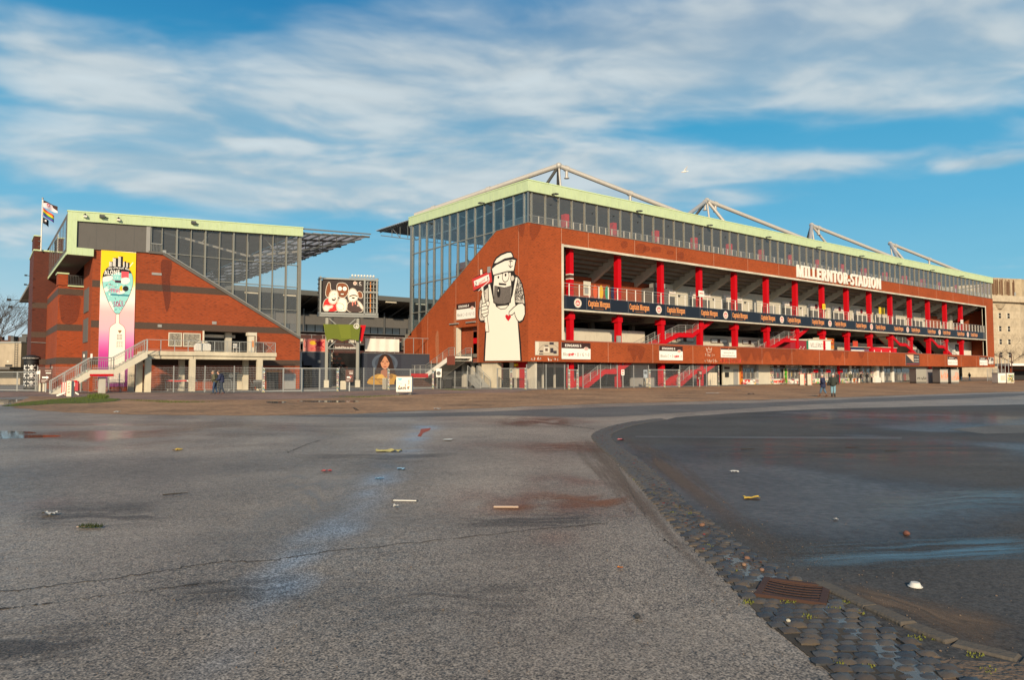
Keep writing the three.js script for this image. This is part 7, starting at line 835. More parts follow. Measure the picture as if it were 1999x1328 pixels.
// ---------------------------------------------------------------- small street things; local builds face the camera
const FACE = -Math.atan2(FU, FV);
function placed(name, label, cat, px, pyy, turn = FACE, group) { const [u, v] = G(px, pyy); const t = thing(name, label, cat, [u, 0.012, v], turn, group); t.k = (u * FU + v * FV) / FOC; return t; }
{ // white box on feet with the hand painted word GATE
  const t = placed('gate_box', 'white portable box on feet with the hand lettered word GATE', 'box', 790, 771), k = t.k, w = 30 * k, h = 30 * k, b = 5 * k;
  lpart(t, 'box', [cham(w, h, 0.7, 0.03).translate(0, b, 0)], M.white); lpart(t, 'lid', [bx(-w / 2 - 0.03, w / 2 + 0.03, b + h, b + h + 0.05, -0.38, 0.38)], mat([0.2, 0.1, 0.06], 0.7)); for (const s of [-1, 1]) lpart(t, 'foot', [bx(s * w * 0.4 - 0.05, s * w * 0.4 + 0.05, 0, b + 0.02, -0.25, -0.15), bx(s * w * 0.4 - 0.16, s * w * 0.4 + 0.1, 0, 0.06, -0.3, -0.12)], M.darkSteel);
  lpart(t, 'lettering', [new THREE.PlaneGeometry(w * 0.96, h * 0.94).translate(0, b + h / 2, 0.356)], printed(canv(256, 256, (x, W, H) => { x.fillStyle = '#e6dccb'; x.fillRect(0, 0, W, H); scrawl(x, 'GATE 9', W / 2 - 6, 196, 62, '#40342c', 3, 0.06); x.save(); x.translate(210, 90); x.rotate(1.57); scrawl(x, 'GATE', 0, 0, 36, '#6a5c50', 8, 0.02); x.restore(); x.fillStyle = '#6fb0c0'; x.beginPath(); x.ellipse(60, 36, 40, 22, 0, 0, 7); x.fill(); x.fillStyle = '#d87a20'; for (const p of [[50, 160], [214, 170]]) { x.beginPath(); x.arc(...p, 12, 0, 7); x.fill(); } x.strokeStyle = '#b88a6a'; x.lineWidth = 5; x.beginPath(); x.moveTo(20, 100); x.lineTo(90, 120); x.stroke(); x.fillStyle = '#4a4038'; x.fillRect(146, 120, 12, 40); })), { uv: false });
}
{ // concrete post with letters and the red white barrier beside it
  const t = placed('concrete_post', 'pale concrete post with dark vertical lettering standing in the grass', 'post', 137.5, 775), k = t.k; lpart(t, 'post', [cham(9.5 * k, 31 * k, 0.3, 0.02)], M.cream); lpart(t, 'lettering', [new THREE.PlaneGeometry(8 * k, 28 * k).translate(0, 16 * k, 0.156)], printed(canv(64, 256, (x, w, h) => { x.fillStyle = '#dccfb4'; x.fillRect(0, 0, w, h); ['S', 'U', 'E', 'D'].forEach((c, i) => textOn(x, c, 32, 40 + i * 52, 50, '#4a4038', { rot: 1.2 })); })), { uv: false });
  const b = placed('barrier_board', 'red and white striped barrier board with tape behind the concrete post', 'barrier', 124, 774), q = b.k; for (let i = 0; i < 5; i++) lpart(b, 'stripe', [bx(-3.5 * q + i * 2 * q, -1.5 * q + i * 2 * q, 2 * q, 27 * q, 0, 0.06)], i % 2 ? M.white : M.red); lpart(b, 'top_rail', [bx(8 * q, 22 * q, 27 * q, 30.5 * q, 0.25, 0.3)], M.red); lpart(b, 'tape', [bar(V(-11 * q, 0.03, -0.1), V(6 * q, 7 * q, -0.1), 0.01, 0.12), bar(V(20 * q, 7 * q, 0.2), V(27 * q, 3 * q, 0.2), 0.01, 0.1)], M.white); lpart(b, 'side_board', [bx(17.5 * q, 24 * q, 10 * q, 29 * q, 0.3, 0.4)], mat([0.4, 0.03, 0.04], 0.6));
}
{ // advertising column with skulls
  const t = placed('shop_column', 'black round advertising column with white skulls and crossbones and shop lettering', 'advertising column', 61, 762), k = t.k, R = 12 * k; lpart(t, 'drum', [new THREE.CylinderGeometry(R, R, 60 * k, 32).translate(0, 30 * k, 0)], M.black);
  const tex = canv(1024, 512, (x, w, h) => { x.fillStyle = '#0e0c0c'; x.fillRect(0, 0, w, h); for (let r = 0; r < 3; r++) for (let c = 0; c < 5; c++) { const cx = 102 + c * 205, cy = 100 + r * 150; x.strokeStyle = '#d8d4cc'; x.lineWidth = 13; x.lineCap = 'round'; x.beginPath(); x.moveTo(cx - 74, cy - 34); x.lineTo(cx + 74, cy + 44); x.moveTo(cx + 74, cy - 34); x.lineTo(cx - 74, cy + 44); x.stroke(); for (const s of [[-74, -34], [74, 44], [74, -34], [-74, 44]]) { x.fillStyle = '#d8d4cc'; x.beginPath(); x.arc(cx + s[0], cy + s[1] - 8, 10, 0, 7); x.arc(cx + s[0], cy + s[1] + 8, 10, 0, 7); x.fill(); } x.fillStyle = '#e6e2da'; x.beginPath(); x.ellipse(cx, cy - 8, 36, 38, 0, 0, 7); x.fill(); x.fillRect(cx - 20, cy + 18, 40, 26); x.fillStyle = '#0e0c0c'; x.beginPath(); x.arc(cx - 14, cy - 4, 10, 0, 7); x.arc(cx + 14, cy - 4, 10, 0, 7); x.fill(); textOn(x, 'FC ST. PAULI', cx, cy + 64, 24, '#c8c4bc', { max: 130 }); } });
  lpart(t, 'printed_wrap', [new THREE.CylinderGeometry(R + 0.01, R + 0.01, 52 * k, 40, 1, true).translate(0, 28 * k, 0)], printed(tex), { uv: false }); lpart(t, 'cap', [new THREE.CylinderGeometry(R * 1.25, R * 1.25, 5 * k, 32).translate(0, 62 * k, 0), new THREE.CylinderGeometry(R * 0.4, R * 1.2, 4 * k, 24).translate(0, 66.5 * k, 0)], M.black); lpart(t, 'cap_lettering', [new THREE.CylinderGeometry(R * 1.26, R * 1.26, 4 * k, 40, 1, true).translate(0, 62 * k, 0)], printed(canv(1024, 64, (x, w, h) => { x.fillStyle = '#0e0c0c'; x.fillRect(0, 0, w, h); for (const c of [128, 384, 640, 896]) textOn(x, 'FC ST. PAULI SHOP', c, 32, 44, '#d8d4cc', { max: 240 }); })), { uv: false });
}
for (const [px, l] of [[79, 'left of the two tube bollards by the left gate'], [86.5, 'right of the two tube bollards by the left gate']]) { const t = placed('bollard', 'pale sticker marked tube, ' + l, 'bollard', px, 765); lpart(t, 'tube', [new THREE.CylinderGeometry(0.11, 0.11, 42 * t.k * (px < 80 ? 1 : 0.5), 14).translate(0, 21 * t.k * (px < 80 ? 1 : 0.5), 0)], M.cream); lpart(t, 'sticker_band', [new THREE.CylinderGeometry(0.114, 0.114, 0.5, 14, 1, true).translate(0, 0.9, 0)], stickerM, { uv: false }); if (px < 80) lpart(t, 'white_plate', [bx(-0.25, 0.2, 34 * t.k, 40 * t.k, -0.16, -0.13)], M.white); }
function barrier(label, px0, px1, pyy, tape) { const a = G(px0, pyy), b = G(px1, pyy), L = Math.hypot(b[0] - a[0], b[1] - a[1]), t = thing('crowd_barrier', label, 'crowd barrier', [(a[0] + b[0]) / 2, 0.02, (a[1] + b[1]) / 2], Math.atan2(b[1] - a[1], b[0] - a[0]), 'crowd barriers behind the left fence'); const h = 1.05, l2 = L / 2; const c = new THREE.CatmullRomCurve3([[-l2, 0.2], [-l2, h - 0.15], [-l2 + 0.12, h], [l2 - 0.12, h], [l2, h - 0.15], [l2, 0.2], [l2 - 0.1, 0.16], [-l2 + 0.1, 0.16]].map(([x, y]) => new THREE.Vector3(x, y, 0)), true, 'catmullrom', 0.15); lpart(t, 'frame', [new THREE.TubeGeometry(c, 60, 0.022, 6, true)], M.galv); for (const s of [-1, 1]) lpart(t, 'foot', [bx(s * (l2 - 0.2) - 0.03, s * (l2 - 0.2) + 0.03, 0, 0.2, -0.03, 0.03), bx(s * (l2 - 0.2) - 0.03, s * (l2 - 0.2) + 0.03, 0, 0.03, -0.3, 0.3)], M.galv); const n = Math.round(L / 0.14); lpart(t, 'bars', Array.from({ length: n - 1 }, (_, i) => rod(V(-l2 + ((i + 1) * L) / n, 0.17, 0), V(-l2 + ((i + 1) * L) / n, h - 0.01, 0), 0.009, 4)), M.galv, { kind: 'stuff' }); if (tape) lpart(t, 'tape', Array.from({ length: 14 }, (_, i) => bx(-l2 + (i * L) / 14, -l2 + ((i + 1) * L) / 14, h - 0.16 + 0.02 * Math.sin(i), h - 0.06 + 0.02 * Math.sin(i), -0.034, -0.03)), M.tapeStripe ?? (M.tapeStripe = printed(canv(64, 16, (x, w, hh) => { x.fillStyle = '#e8e0d8'; x.fillRect(0, 0, w, hh); x.fillStyle = '#c82a2a'; x.fillRect(0, 0, 32, hh); }))), {}); }
barrier('steel crowd barrier in front of the green bin below the tall painted banner', 174, 206, 765.5); barrier('steel crowd barrier at the foot of the tall painted banner, right of the bin', 208, 241, 765.3); barrier('steel crowd barrier wrapped in red and white tape under the balcony', 324, 385, 764.6, true); barrier('steel crowd barrier behind the two walking men', 397, 452, 764.8);
{ const t = placed('wheelie_bin', 'dark green waste container under the left stair', 'bin', 177, 763); lpart(t, 'body', [cham(1.35, 1.15, 0.9, 0.05).translate(0, 0.12, 0)], mat([0.01, 0.05, 0.03], 0.5)); lpart(t, 'lid', [cham(1.42, 0.1, 0.98, 0.03).translate(0, 1.27, 0)], mat([0.012, 0.06, 0.035], 0.5)); for (const s of [-1, 1]) lpart(t, 'wheel', [new THREE.CylinderGeometry(0.1, 0.1, 0.08, 12).rotateZ(1.57).translate(s * 0.5, 0.1, 0.3)], M.black); }
for (const [px, l] of [[861, 'left of the two black bins by the entrance stair'], [876, 'right of the two black bins by the entrance stair']]) { const t = placed('bin', l, 'bin', px, 758.6); lpart(t, 'body', [cham(0.7, 0.95, 0.7, 0.05)], M.black); lpart(t, 'lid', [cham(0.74, 0.07, 0.74, 0.02).translate(0, 0.95, 0)], M.greyDk); }
{ const t = placed('air_conditioner', 'white air conditioning unit with round fan on a stand by the entrance stair', 'air conditioner', 857, 759); const y = 22 * t.k; lpart(t, 'case', [cham(10.5 * t.k, 17 * t.k, 0.3, 0.02).translate(0, y, 0)], M.white); lpart(t, 'fan_ring', [new THREE.TorusGeometry(3.8 * t.k, 0.03, 8, 24).translate(-0.02, y + 7.5 * t.k, 0.16)], M.grey); lpart(t, 'fan', [new THREE.CircleGeometry(3.4 * t.k, 20).translate(-0.02, y + 7.5 * t.k, 0.155)], M.slate); for (const s of [-1, 1]) lpart(t, 'stand_leg', [bx(s * 0.2 - 0.02, s * 0.2 + 0.02, 0, y, -0.02, 0.02)], M.galv); }
for (const [px, pyy, w, h, l] of [[672, 761, 11, 17, 'grey concrete block behind the fence left of the notice board'], [752, 760.5, 8, 22, 'grey concrete pillar by the sticker covered gate post'], [1032, 758.5, 12, 17, 'slatted concrete planter at the brick corner'], [1263, 755.5, 12, 16, 'grey concrete planter left of the wide gate'], [1389, 753, 18, 25, 'sand coloured concrete block left of the first shop']]) { const t = placed('concrete_block', l, 'concrete block', px, pyy); lpart(t, 'body', [cham(w * t.k, h * t.k, 0.8, 0.03)], M.concWarm); lpart(t, 'grooves', Array.from({ length: 5 }, (_, i) => bx((-0.4 + i * 0.2) * w * t.k - 0.015, (-0.4 + i * 0.2) * w * t.k + 0.015, 0.1, h * t.k - 0.1, -0.404, -0.4)), M.grey); }
for (const [px, l] of [[389, 'left of two white sacks on the balcony'], [402, 'right of two white sacks on the balcony']]) { const p = at(px, 686, 2, 68.5), t = thing('bulk_bag', l, 'bulk bag', [p[0], 3.62, 68.5], 0, 'white bags on the balcony'); const g = cham(0.75, 0.75, 0.7, 0.12), q = g.attributes.position; for (let i = 0; i < q.count; i++) { const k = 1 + 0.16 * (fbm(q.getX(i) * 5 + px, q.getY(i) * 5, 3) - 0.5); q.setXYZ(i, q.getX(i) * k, q.getY(i), q.getZ(i) * k); } g.computeVertexNormals(); lpart(t, 'sack', [g], M.white); lpart(t, 'knot', [new THREE.SphereGeometry(0.2, 10, 8).scale(1, 0.6, 1).translate(0.05, 0.83, 0)], M.cream); }
{ const p = at(462, 692, 2, 68.6), t = thing('chair', 'white plastic chair on the balcony', 'chair', [p[0], 3.62, 68.6], 0.4); lpart(t, 'seat', [bx(-0.22, 0.22, 0.42, 0.46, -0.22, 0.22)], M.white); lpart(t, 'backrest', [bx(-0.22, 0.22, 0.46, 0.85, 0.2, 0.24)], M.white); for (const a of [-1, 1]) for (const b of [-1, 1]) lpart(t, 'leg', [bx(a * 0.2 - 0.02, a * 0.2 + 0.02, 0, 0.42, b * 0.2 - 0.02, b * 0.2 + 0.02)], M.white); }
{ const t = placed('cart', 'dark wheeled cart with a folded load behind the sticker covered gate', 'cart', 503, 763); lpart(t, 'tray', [cham(1.1, 0.3, 0.6, 0.04).translate(0, 0.35, 0)], M.black); lpart(t, 'load', [cham(0.8, 0.35, 0.5, 0.1).translate(0.05, 0.65, 0)], M.greyDk); lpart(t, 'handle', [rod(V(-0.5, 0.6, 0), V(-0.75, 1.05, 0), 0.025, 6)], M.darkSteel); for (const s of [-1, 1]) lpart(t, 'wheel', [new THREE.TorusGeometry(0.16, 0.04, 8, 18).translate(s * 0.4, 0.2, 0.32)], M.black); }
for (const [px, w, l] of [[304, 42, 'timber bench seen through the fence, left under the balcony'], [344, 26, 'timber bench behind the taped crowd barrier']]) { const t = placed('bench', l, 'bench', px, 759.5, 0); const W = w * t.k; lpart(t, 'seat', [bx(-W / 2, W / 2, 0.42, 0.48, -0.2, 0.2)], mat([0.25, 0.1, 0.05], 0.7)); lpart(t, 'backrest', [bx(-W / 2, W / 2, 0.65, 0.85, 0.2, 0.24)], mat([0.25, 0.1, 0.05], 0.7)); for (const s of [-0.45, 0.45]) lpart(t, 'leg', [bx(s * W - 0.04, s * W + 0.04, 0, 0.85, 0.1, 0.2)], M.concDark); }
{ // electrical cabinets and kiosk boxes
  for (const [px, l] of [[1564, 'left of the two pale cabinets with red edges on the dirt'], [1578.5, 'right of the two pale cabinets with red edges on the dirt']]) { const t = placed('control_cabinet', l, 'cabinet', px, 753); const w = 8 * t.k, h = 21.5 * t.k; lpart(t, 'case', [cham(w, h, 0.5, 0.02).translate(0, 0.06, 0)], M.cream); lpart(t, 'red_edge', [bx(w / 2 - 0.03, w / 2 + 0.06, 0.06, h + 0.06, -0.26, 0.2), bx(-w / 2 - 0.02, w / 2 + 0.06, h + 0.05, h + 0.1, -0.27, 0.26)], mat([0.55, 0.1, 0.05], 0.6)); lpart(t, 'latch', [new THREE.CylinderGeometry(0.03, 0.03, 0.03, 8).rotateX(1.57).translate(0, h * 0.5, 0.26)], M.orange); lpart(t, 'base', [bx(-w / 2 - 0.08, w / 2 + 0.1, 0, 0.06, -0.3, 0.35)], M.darkSteel); }
  const boxes = [[1788, 1808, 721, 749, 'M', 'long grey kiosk box at the left with black scrawl'], [1822.5, 1834, 722, 749, 'x', 'plain grey kiosk box right of the brown door'], [1834.5, 1850, 722, 749.6, 'r', 'grey kiosk box with large orange graffiti, left of the pair'], [1856, 1871.5, 722, 749.6, 'r', 'grey kiosk box with orange graffiti at the right end']];
  boxes.forEach(([a, b, top, bot, kind, l], i) => { const t = placed('kiosk_box', l, 'kiosk', (a + b) / 2, bot), k = t.k, w = (b - a) * k, h = (bot - top) * k; lpart(t, 'case', [bx(-w / 2, w / 2, 0.25, h, -0.02, 1.9)], M.grey); lpart(t, 'base', [bx(-w / 2 + 0.02, w / 2 - 0.02, 0, 0.25, 0, 1.85)], M.slate); lpart(t, 'roof', [bx(-w / 2 - 0.05, w / 2 + 0.05, h, h + 0.09, -0.1, 1.95)], M.greyDk);
    if (kind !== 'x') lpart(t, 'graffiti_print', [new THREE.PlaneGeometry(w * 0.96, h - 0.3).translate(0, (h + 0.25) / 2, 0.026)], printed(canv(128, 128, (x, W, H) => { x.fillStyle = kind === 'r' ? '#a8a296' : '#8c887e'; x.fillRect(0, 0, W, H); const r = rng(50 + i); x.lineWidth = 4; x.strokeStyle = kind === 'r' ? '#d8682c' : '#2e2a28'; const n = kind === 'r' ? 5 : 6; for (let q = 0; q < n; q++) { x.beginPath(); const bx2 = 10 + (q * W) / n; x.moveTo(bx2, kind === 'r' ? 110 : 100); for (let z = 0; z < 5; z++) x.lineTo(bx2 + r() * 26, kind === 'r' ? 10 + r() * 100 : 84 + r() * 22); x.stroke(); } }), 0.7), { uv: false }); });
  const d = placed('kiosk_door', 'brown grey steel door set between the kiosk boxes', 'door', 1815, 749), k = d.k; lpart(d, 'leaf', [bx(-6.4 * k, 6.4 * k, 0.05, 26 * k, 0.1, 0.2)], mat([0.17, 0.15, 0.15], 0.6)); lpart(d, 'frame', [bx(-7.2 * k, -6.4 * k, 0, 27 * k, 0.05, 0.3), bx(6.4 * k, 7.2 * k, 0, 27 * k, 0.05, 0.3), bx(-7.2 * k, 7.2 * k, 26 * k, 27 * k, 0.05, 0.3)], M.grey); lpart(d, 'handle', [bx(3 * k, 4.4 * k, 13 * k, 14 * k, 0.04, 0.1)], M.orange);
}
function bicycle(label, px, pyy, turn, c) { const t = placed('bicycle', label, 'bicycle', px, pyy, turn); for (const s of [-0.52, 0.52]) { const w = lpart(t, 'wheel', [new THREE.TorusGeometry(0.33, 0.025, 6, 24).translate(s, 0.35, 0)], M.black); lpart(t, 'spokes', Array.from({ length: 6 }, (_, i) => rod(new THREE.Vector3(s, 0.35, 0), new THREE.Vector3(s + 0.32 * Math.cos(i * 1.05), 0.35 + 0.32 * Math.sin(i * 1.05), 0), 0.005, 3)), M.galv, { parent: w }); } const v3 = (x, y) => new THREE.Vector3(x, y, 0); lpart(t, 'frame', [rod(v3(-0.52, 0.35), v3(-0.1, 0.32), 0.018), rod(v3(-0.1, 0.32), v3(-0.22, 0.85), 0.02), rod(v3(-0.22, 0.78), v3(0.36, 0.82), 0.02), rod(v3(-0.1, 0.32), v3(0.36, 0.78), 0.022), rod(v3(-0.52, 0.35), v3(-0.22, 0.78), 0.014), rod(v3(0.36, 0.92), v3(0.52, 0.35), 0.018)], c); lpart(t, 'saddle', [bx(-0.36, -0.1, 0.86, 0.92, -0.07, 0.07)], M.black); lpart(t, 'handlebar', [rod(new THREE.Vector3(0.34, 1.0, -0.28), new THREE.Vector3(0.34, 1.0, 0.28), 0.016), rod(v3(0.36, 0.85), v3(0.34, 1.0), 0.016)], M.darkSteel); return t; }
bicycle('bicycle with red paint leaning in front of the shop window, left of the pale cabinets', 1529, 750.5, -0.1, M.red); bicycle('dark bicycle parked close to the shop windows left of the red bicycle', 1519, 750, 0.15, M.black); bicycle('dark bicycle beside a person before the dark shop windows', 1682, 747.5, -0.2, M.darkSteel);

// ---------------------------------------------------------------- right edge: bunker, low building, containers
{
  const fw = 280, k = fw / FOC, pos = (px, d = fw) => { const rt = ((px - 999.5) / FOC) * d; return [rt * FV + d * FU, -rt * FU + d * FV]; }, Y = (pyy, d = fw) => EYE + ((728 - pyy) * d) / FOC;
  const c = pos(1993), t = thing('bunker_tower', 'massive sand coloured concrete bunker tower with streaked parapet at the right edge', 'bunker', [c[0], 0, c[1]], FACE + 0.3);
  const bunkM = mat([0.46, 0.38, 0.27], 0.9, { map: T.conc }), bunkD = mat([0.43, 0.34, 0.22], 0.9, { map: T.conc });
  const w = 24; lpart(t, 'body', [py([[-w, 0], [0, 0], [30, 8], [30, 40], [-w - 10, 40], [-w - 10, 6]], 0, Y(588))], bunkM); lpart(t, 'ledge', [py([[-w - 1.4, -1.4], [0.5, -1.4], [31.4, 7], [31.4, 41], [-w - 11.4, 41], [-w - 11.4, 5]], Y(591), Y(579))], bunkM); lpart(t, 'parapet', [py([[-w - 0.6, -0.5], [-4, -0.5], [0.2, -0.8], [30.6, 7.4], [30.6, 40.5], [-w - 10.6, 40.5], [-w - 10.6, 5.6]], Y(579), Y(544.5))], bunkD);
  const r = rng(61), st = []; for (let i = 0; i < 60; i++) { const u = -w + r() * (w - 1), ww = 0.15 + r() * 0.5; st.push(bx(u, u + ww, Y(579 - r() * 3), Y(545 + r() * 8), -0.56, -0.54)); } lpart(t, 'rust_streak', st, mat([0.2, 0.11, 0.06], 0.9, { transparent: true, opacity: 0.75 }), { kind: 'stuff' });
  for (let c2 = 0; c2 < 4; c2++) for (let rw = 0; rw < 4; rw++) { const u = (1962.5 - 1993) * k * 1.02 - (c2 - 0) * 4.6 + 0.0, y = Y(617.5 + rw * 25.3); const o = lpart(t, 'window', [bx(u - 0.55, u + 0.75, y - 1.0, y + 1.0, -0.03, 0.02)], M.black); lpart(t, 'window_reveal', [bx(u - 1.0, u - 0.5, y - 1.05, y + 1.05, -0.05, 0.0)], M.cream, { parent: o }); lpart(t, 'window_bar', [bx(u - 0.5, u + 0.7, y - 0.08, y + 0.08, -0.05, -0.03)], M.cream, { parent: o }); }
  const fl = []; for (let i = 1; i < 9; i++) fl.push(bx(-w, 0, i * 3.3, i * 3.3 + 0.06, -0.025, -0.0)); lpart(t, 'pour_joint', fl, mat([0.3, 0.23, 0.14], 0.9), { kind: 'stuff' }); lpart(t, 'round_ledge', [new THREE.CylinderGeometry(2.4, 1.4, 1.8, 20).translate((1940 - 1993) * k, Y(600), -0.5)], bunkM); lpart(t, 'parapet_door', [bx((1976 - 1993) * k, (1984 - 1993) * k, Y(578), Y(571), -0.6, -0.5)], M.grey);
  const d2 = 150, p = pos(1990, d2), b = thing('low_building', 'low brick pavilion with broad pale flat roof before the bunker', 'building', [p[0], 0, p[1]], FACE), q = d2 / FOC, X2 = (px) => (px - 1990) * q, Y2 = (pyy) => EYE + (728 - pyy) * q;
  lpart(b, 'flat_roof', [bx(X2(1963), X2(2060), Y2(714.5), Y2(710), -1.2, 8)], M.white); lpart(b, 'brick_wall', [bx(X2(1972), X2(1975), 0, Y2(714.5), 0.2, 4), bx(X2(1975), X2(2060), 0, Y2(714.5), 4, 4.3)], M.brick2); lpart(b, 'shutter', [bx(X2(1985), X2(2040), 0.1, Y2(724), 3.8, 4)], M.dark); lpart(b, 'white_door', [bx(X2(1976), X2(1984), 0, Y2(725), 3.8, 4)], M.cream); lpart(b, 'upper_window', [bx(X2(1975), X2(2040), Y2(722), Y2(716), 3.85, 4)], M.slate);
  for (const [a, e, l, gr] of [[1940, 1955, 'white container bag with a dark right side by the far corner', 0], [1957, 1971, 'pale container covered with green graffiti by the pavilion', 1]]) { const pp = pos((a + e) / 2, 112), tt = thing('container', l, 'container', [pp[0], 0, pp[1]], FACE), kk = 112 / FOC, ww = (e - a) * kk; lpart(tt, 'body', [cham(ww, 19 * kk, 1.4, 0.06).translate(0, 0.08, 0)], M.white); lpart(tt, 'rim', [bx(-ww / 2 - 0.04, ww / 2 + 0.04, 19 * kk + 0.06, 19 * kk + 0.14, -0.74, 0.74)], M.grey); if (gr) lpart(tt, 'graffiti_print', [new THREE.PlaneGeometry(ww * 0.9, 15 * kk).translate(0, 10 * kk, 0.712)], printed(canv(96, 96, (x, W, H) => { x.fillStyle = '#b8b49a'; x.fillRect(0, 0, W, H); graffiti(x, 0, 0, W, H, 9, ['#6a8a4a', '#8a9a7a', '#c8a84a', '#5a5a4a']); })), { uv: false }); else lpart(tt, 'label_sheet', [bx(-0.2, 0.5, 0.5, 1.3, -0.74, -0.71)], M.cream); }
  for (const [px, top] of [[1946, 705], [1953.5, 705], [1960.5, 704], [1967, 704]]) { const pp = pos(px, 125), tt = thing('slim_post', ['leftmost', 'second', 'third', 'rightmost'][[1946, 1953.5, 1960.5, 1967].indexOf(px)] + ' of four slim grey posts behind the containers', 'post', [pp[0], 0, pp[1]], 0, 'row of four slim posts at the right'); lpart(tt, 'shaft', [new THREE.CylinderGeometry(0.06, 0.07, 4, 8).translate(0, 2, 0)], M.galv); lpart(tt, 'cap', [new THREE.SphereGeometry(0.08, 8, 6).translate(0, 4.02, 0)], M.galv); }
  for (const [px, top] of [[1950.5, 690], [1973.5, 690]]) { const pp = pos(px, 140), tt = thing('dark_mast', px < 1960 ? 'dark rusty mast left before the bunker' : 'dark rusty mast right before the bunker', 'mast', [pp[0], 0, pp[1]]); lpart(tt, 'shaft', [new THREE.CylinderGeometry(0.08, 0.12, Y(top, 140), 8).translate(0, Y(top, 140) / 2, 0)], M.brown); lpart(tt, 'foot', [new THREE.CylinderGeometry(0.25, 0.3, 0.4, 10).translate(0, 0.2, 0)], M.darkSteel); }
}
// ---------------------------------------------------------------- left edge: pale building, dark annexe, roofs, bare trees
{
  const pos = (px, d) => { const rt = ((px - 999.5) / FOC) * d; return [rt * FV + d * FU, -rt * FU + d * FV]; }, Y = (pyy, d) => EYE + ((728 - pyy) * d) / FOC;
  { const d = 100, c = pos(20, d), t = thing('flat_building', 'low beige flat-roofed building behind the left gate', 'building', [c[0], 0, c[1]], FACE), q = d / FOC, X = (px) => (px - 20) * q; lpart(t, 'wall', [bx(X(-60), X(42), 0, Y(669, d), 0, 8)], mat([0.4, 0.33, 0.24], 0.85, { map: T.conc })); lpart(t, 'roof_edge', [bx(X(-60), X(43), Y(670, d), Y(667.5, d), -0.15, 8)], M.galv); const g = [bx(X(30.4), X(30.8), 1, Y(664, d), -0.15, -0.1), bx(X(36), X(36.4), 1, Y(664, d), -0.15, -0.1)]; for (let i = 0; i < 16; i++) g.push(bx(X(30.4), X(36.4), 1 + i * 0.33, 1.04 + i * 0.33, -0.15, -0.1)); lpart(t, 'roof_ladder', g, M.darkSteel); lpart(t, 'low_canopy', [bx(X(-60), X(50), Y(722, d), Y(717, d), -3, 0)], M.slate); lpart(t, 'roof_unit', [bx(X(11), X(17), Y(668, d), Y(656, d), 1, 2), bx(X(28), X(42), Y(668, d), Y(657, d), 1, 3)], M.greyDk); lpart(t, 'wall_plate', [new THREE.CircleGeometry(0.16, 16).translate(X(17), Y(706, d), 0.03)], M.cream); lpart(t, 'dark_opening', [bx(X(12), X(26), Y(716, d), Y(712, d), -0.05, 0)], M.black); }
  { const d = 104, c = pos(52, d), t = thing('annexe', 'narrow dark annexe with a steel flue between beige building and tower', 'building', [c[0], 0, c[1]], FACE), q = d / FOC, X = (px) => (px - 52) * q; lpart(t, 'wall', [bx(X(42.5), X(66), 0, Y(654, d), 0, 6)], M.greyDk); lpart(t, 'roof_edge', [bx(X(42), X(66), Y(654, d), Y(652.5, d), -0.1, 6)], M.slate); lpart(t, 'flue', [rod(V(X(50), Y(654, d), 1), V(X(50), Y(640, d), 1), 0.14, 10)], M.grey); lpart(t, 'pale_parapet', [bx(X(52), X(64), Y(654, d), Y(647, d), 2, 3)], M.cream); lpart(t, 'curved_lamp', [rod(V(X(53), Y(670, d), -0.4), V(X(60), Y(670.5, d), -0.4), 0.05, 6), new THREE.SphereGeometry(0.16, 8, 6).translate(X(53), Y(671.5, d), 0.4)], M.galv); }
  { const d = 190, c = pos(0, d), t = thing('distant_roofs', 'low dark distant roofs with chimneys beyond the beige building', 'building', [c[0], 0, c[1]], FACE), q = d / FOC; const r = rng(8); lpart(t, 'block', [bx(-14, 7, 0, Y(664, d), 0, 10)], M.brown); for (let i = 0; i < 8; i++) lpart(t, 'chimney', [bx(-13 + i * 2.4, -12.2 + i * 2.4, Y(664, d), Y(660 - r() * 6, d), 1, 2)], M.brown); }
  function bareTree(label, px, d, hPx, seed, spreadK, leanX) { const c = pos(px, d), H = Y(hPx, d), t = thing('bare_tree', label, 'tree', [c[0], 0, c[1]], FACE), r = rng(seed), tr = [], tw = []; const grow = (p, dir, len, rad, lev) => { const q = p.clone().addScaledVector(dir, len); (lev < 2 ? tr : tw).push(rod(p, q, rad, lev < 2 ? 7 : 3, rad * 0.7)); if (lev > 6 || rad < 0.008) return; const n = lev < 1 ? 4 : 2 + (r() < 0.55 ? 1 : 0); for (let i = 0; i < n; i++) { const d2 = dir.clone().add(new THREE.Vector3((r() - 0.5) * spreadK + leanX * 0.1, 0.12 + (r() - 0.4) * 0.3, (r() - 0.5) * spreadK)).normalize(); grow(q, d2, len * (0.62 + 0.3 * r()), rad * (0.56 + 0.16 * r()), lev + 1); } }; grow(new THREE.Vector3(0, 0, 0), new THREE.Vector3(leanX * 0.2, 1, 0).normalize(), H * 0.3, H * 0.013, 0); const barkM = mat([0.1, 0.075, 0.06], 0.9); lpart(t, 'trunk', tr, barkM); lpart(t, 'crown', tw, barkM, { kind: 'stuff' }); }
  bareTree('leafless tree rising behind the beige building at the left edge', 4, 140, 596, 5, 1.5, 0.2); bareTree('leafless tree cut by the left edge of the picture', -34, 135, 590, 9, 1.6, 0.5); bareTree('thin leafless bush before the bunker wall', 1978, 170, 668, 13, 2.2, 0);
}
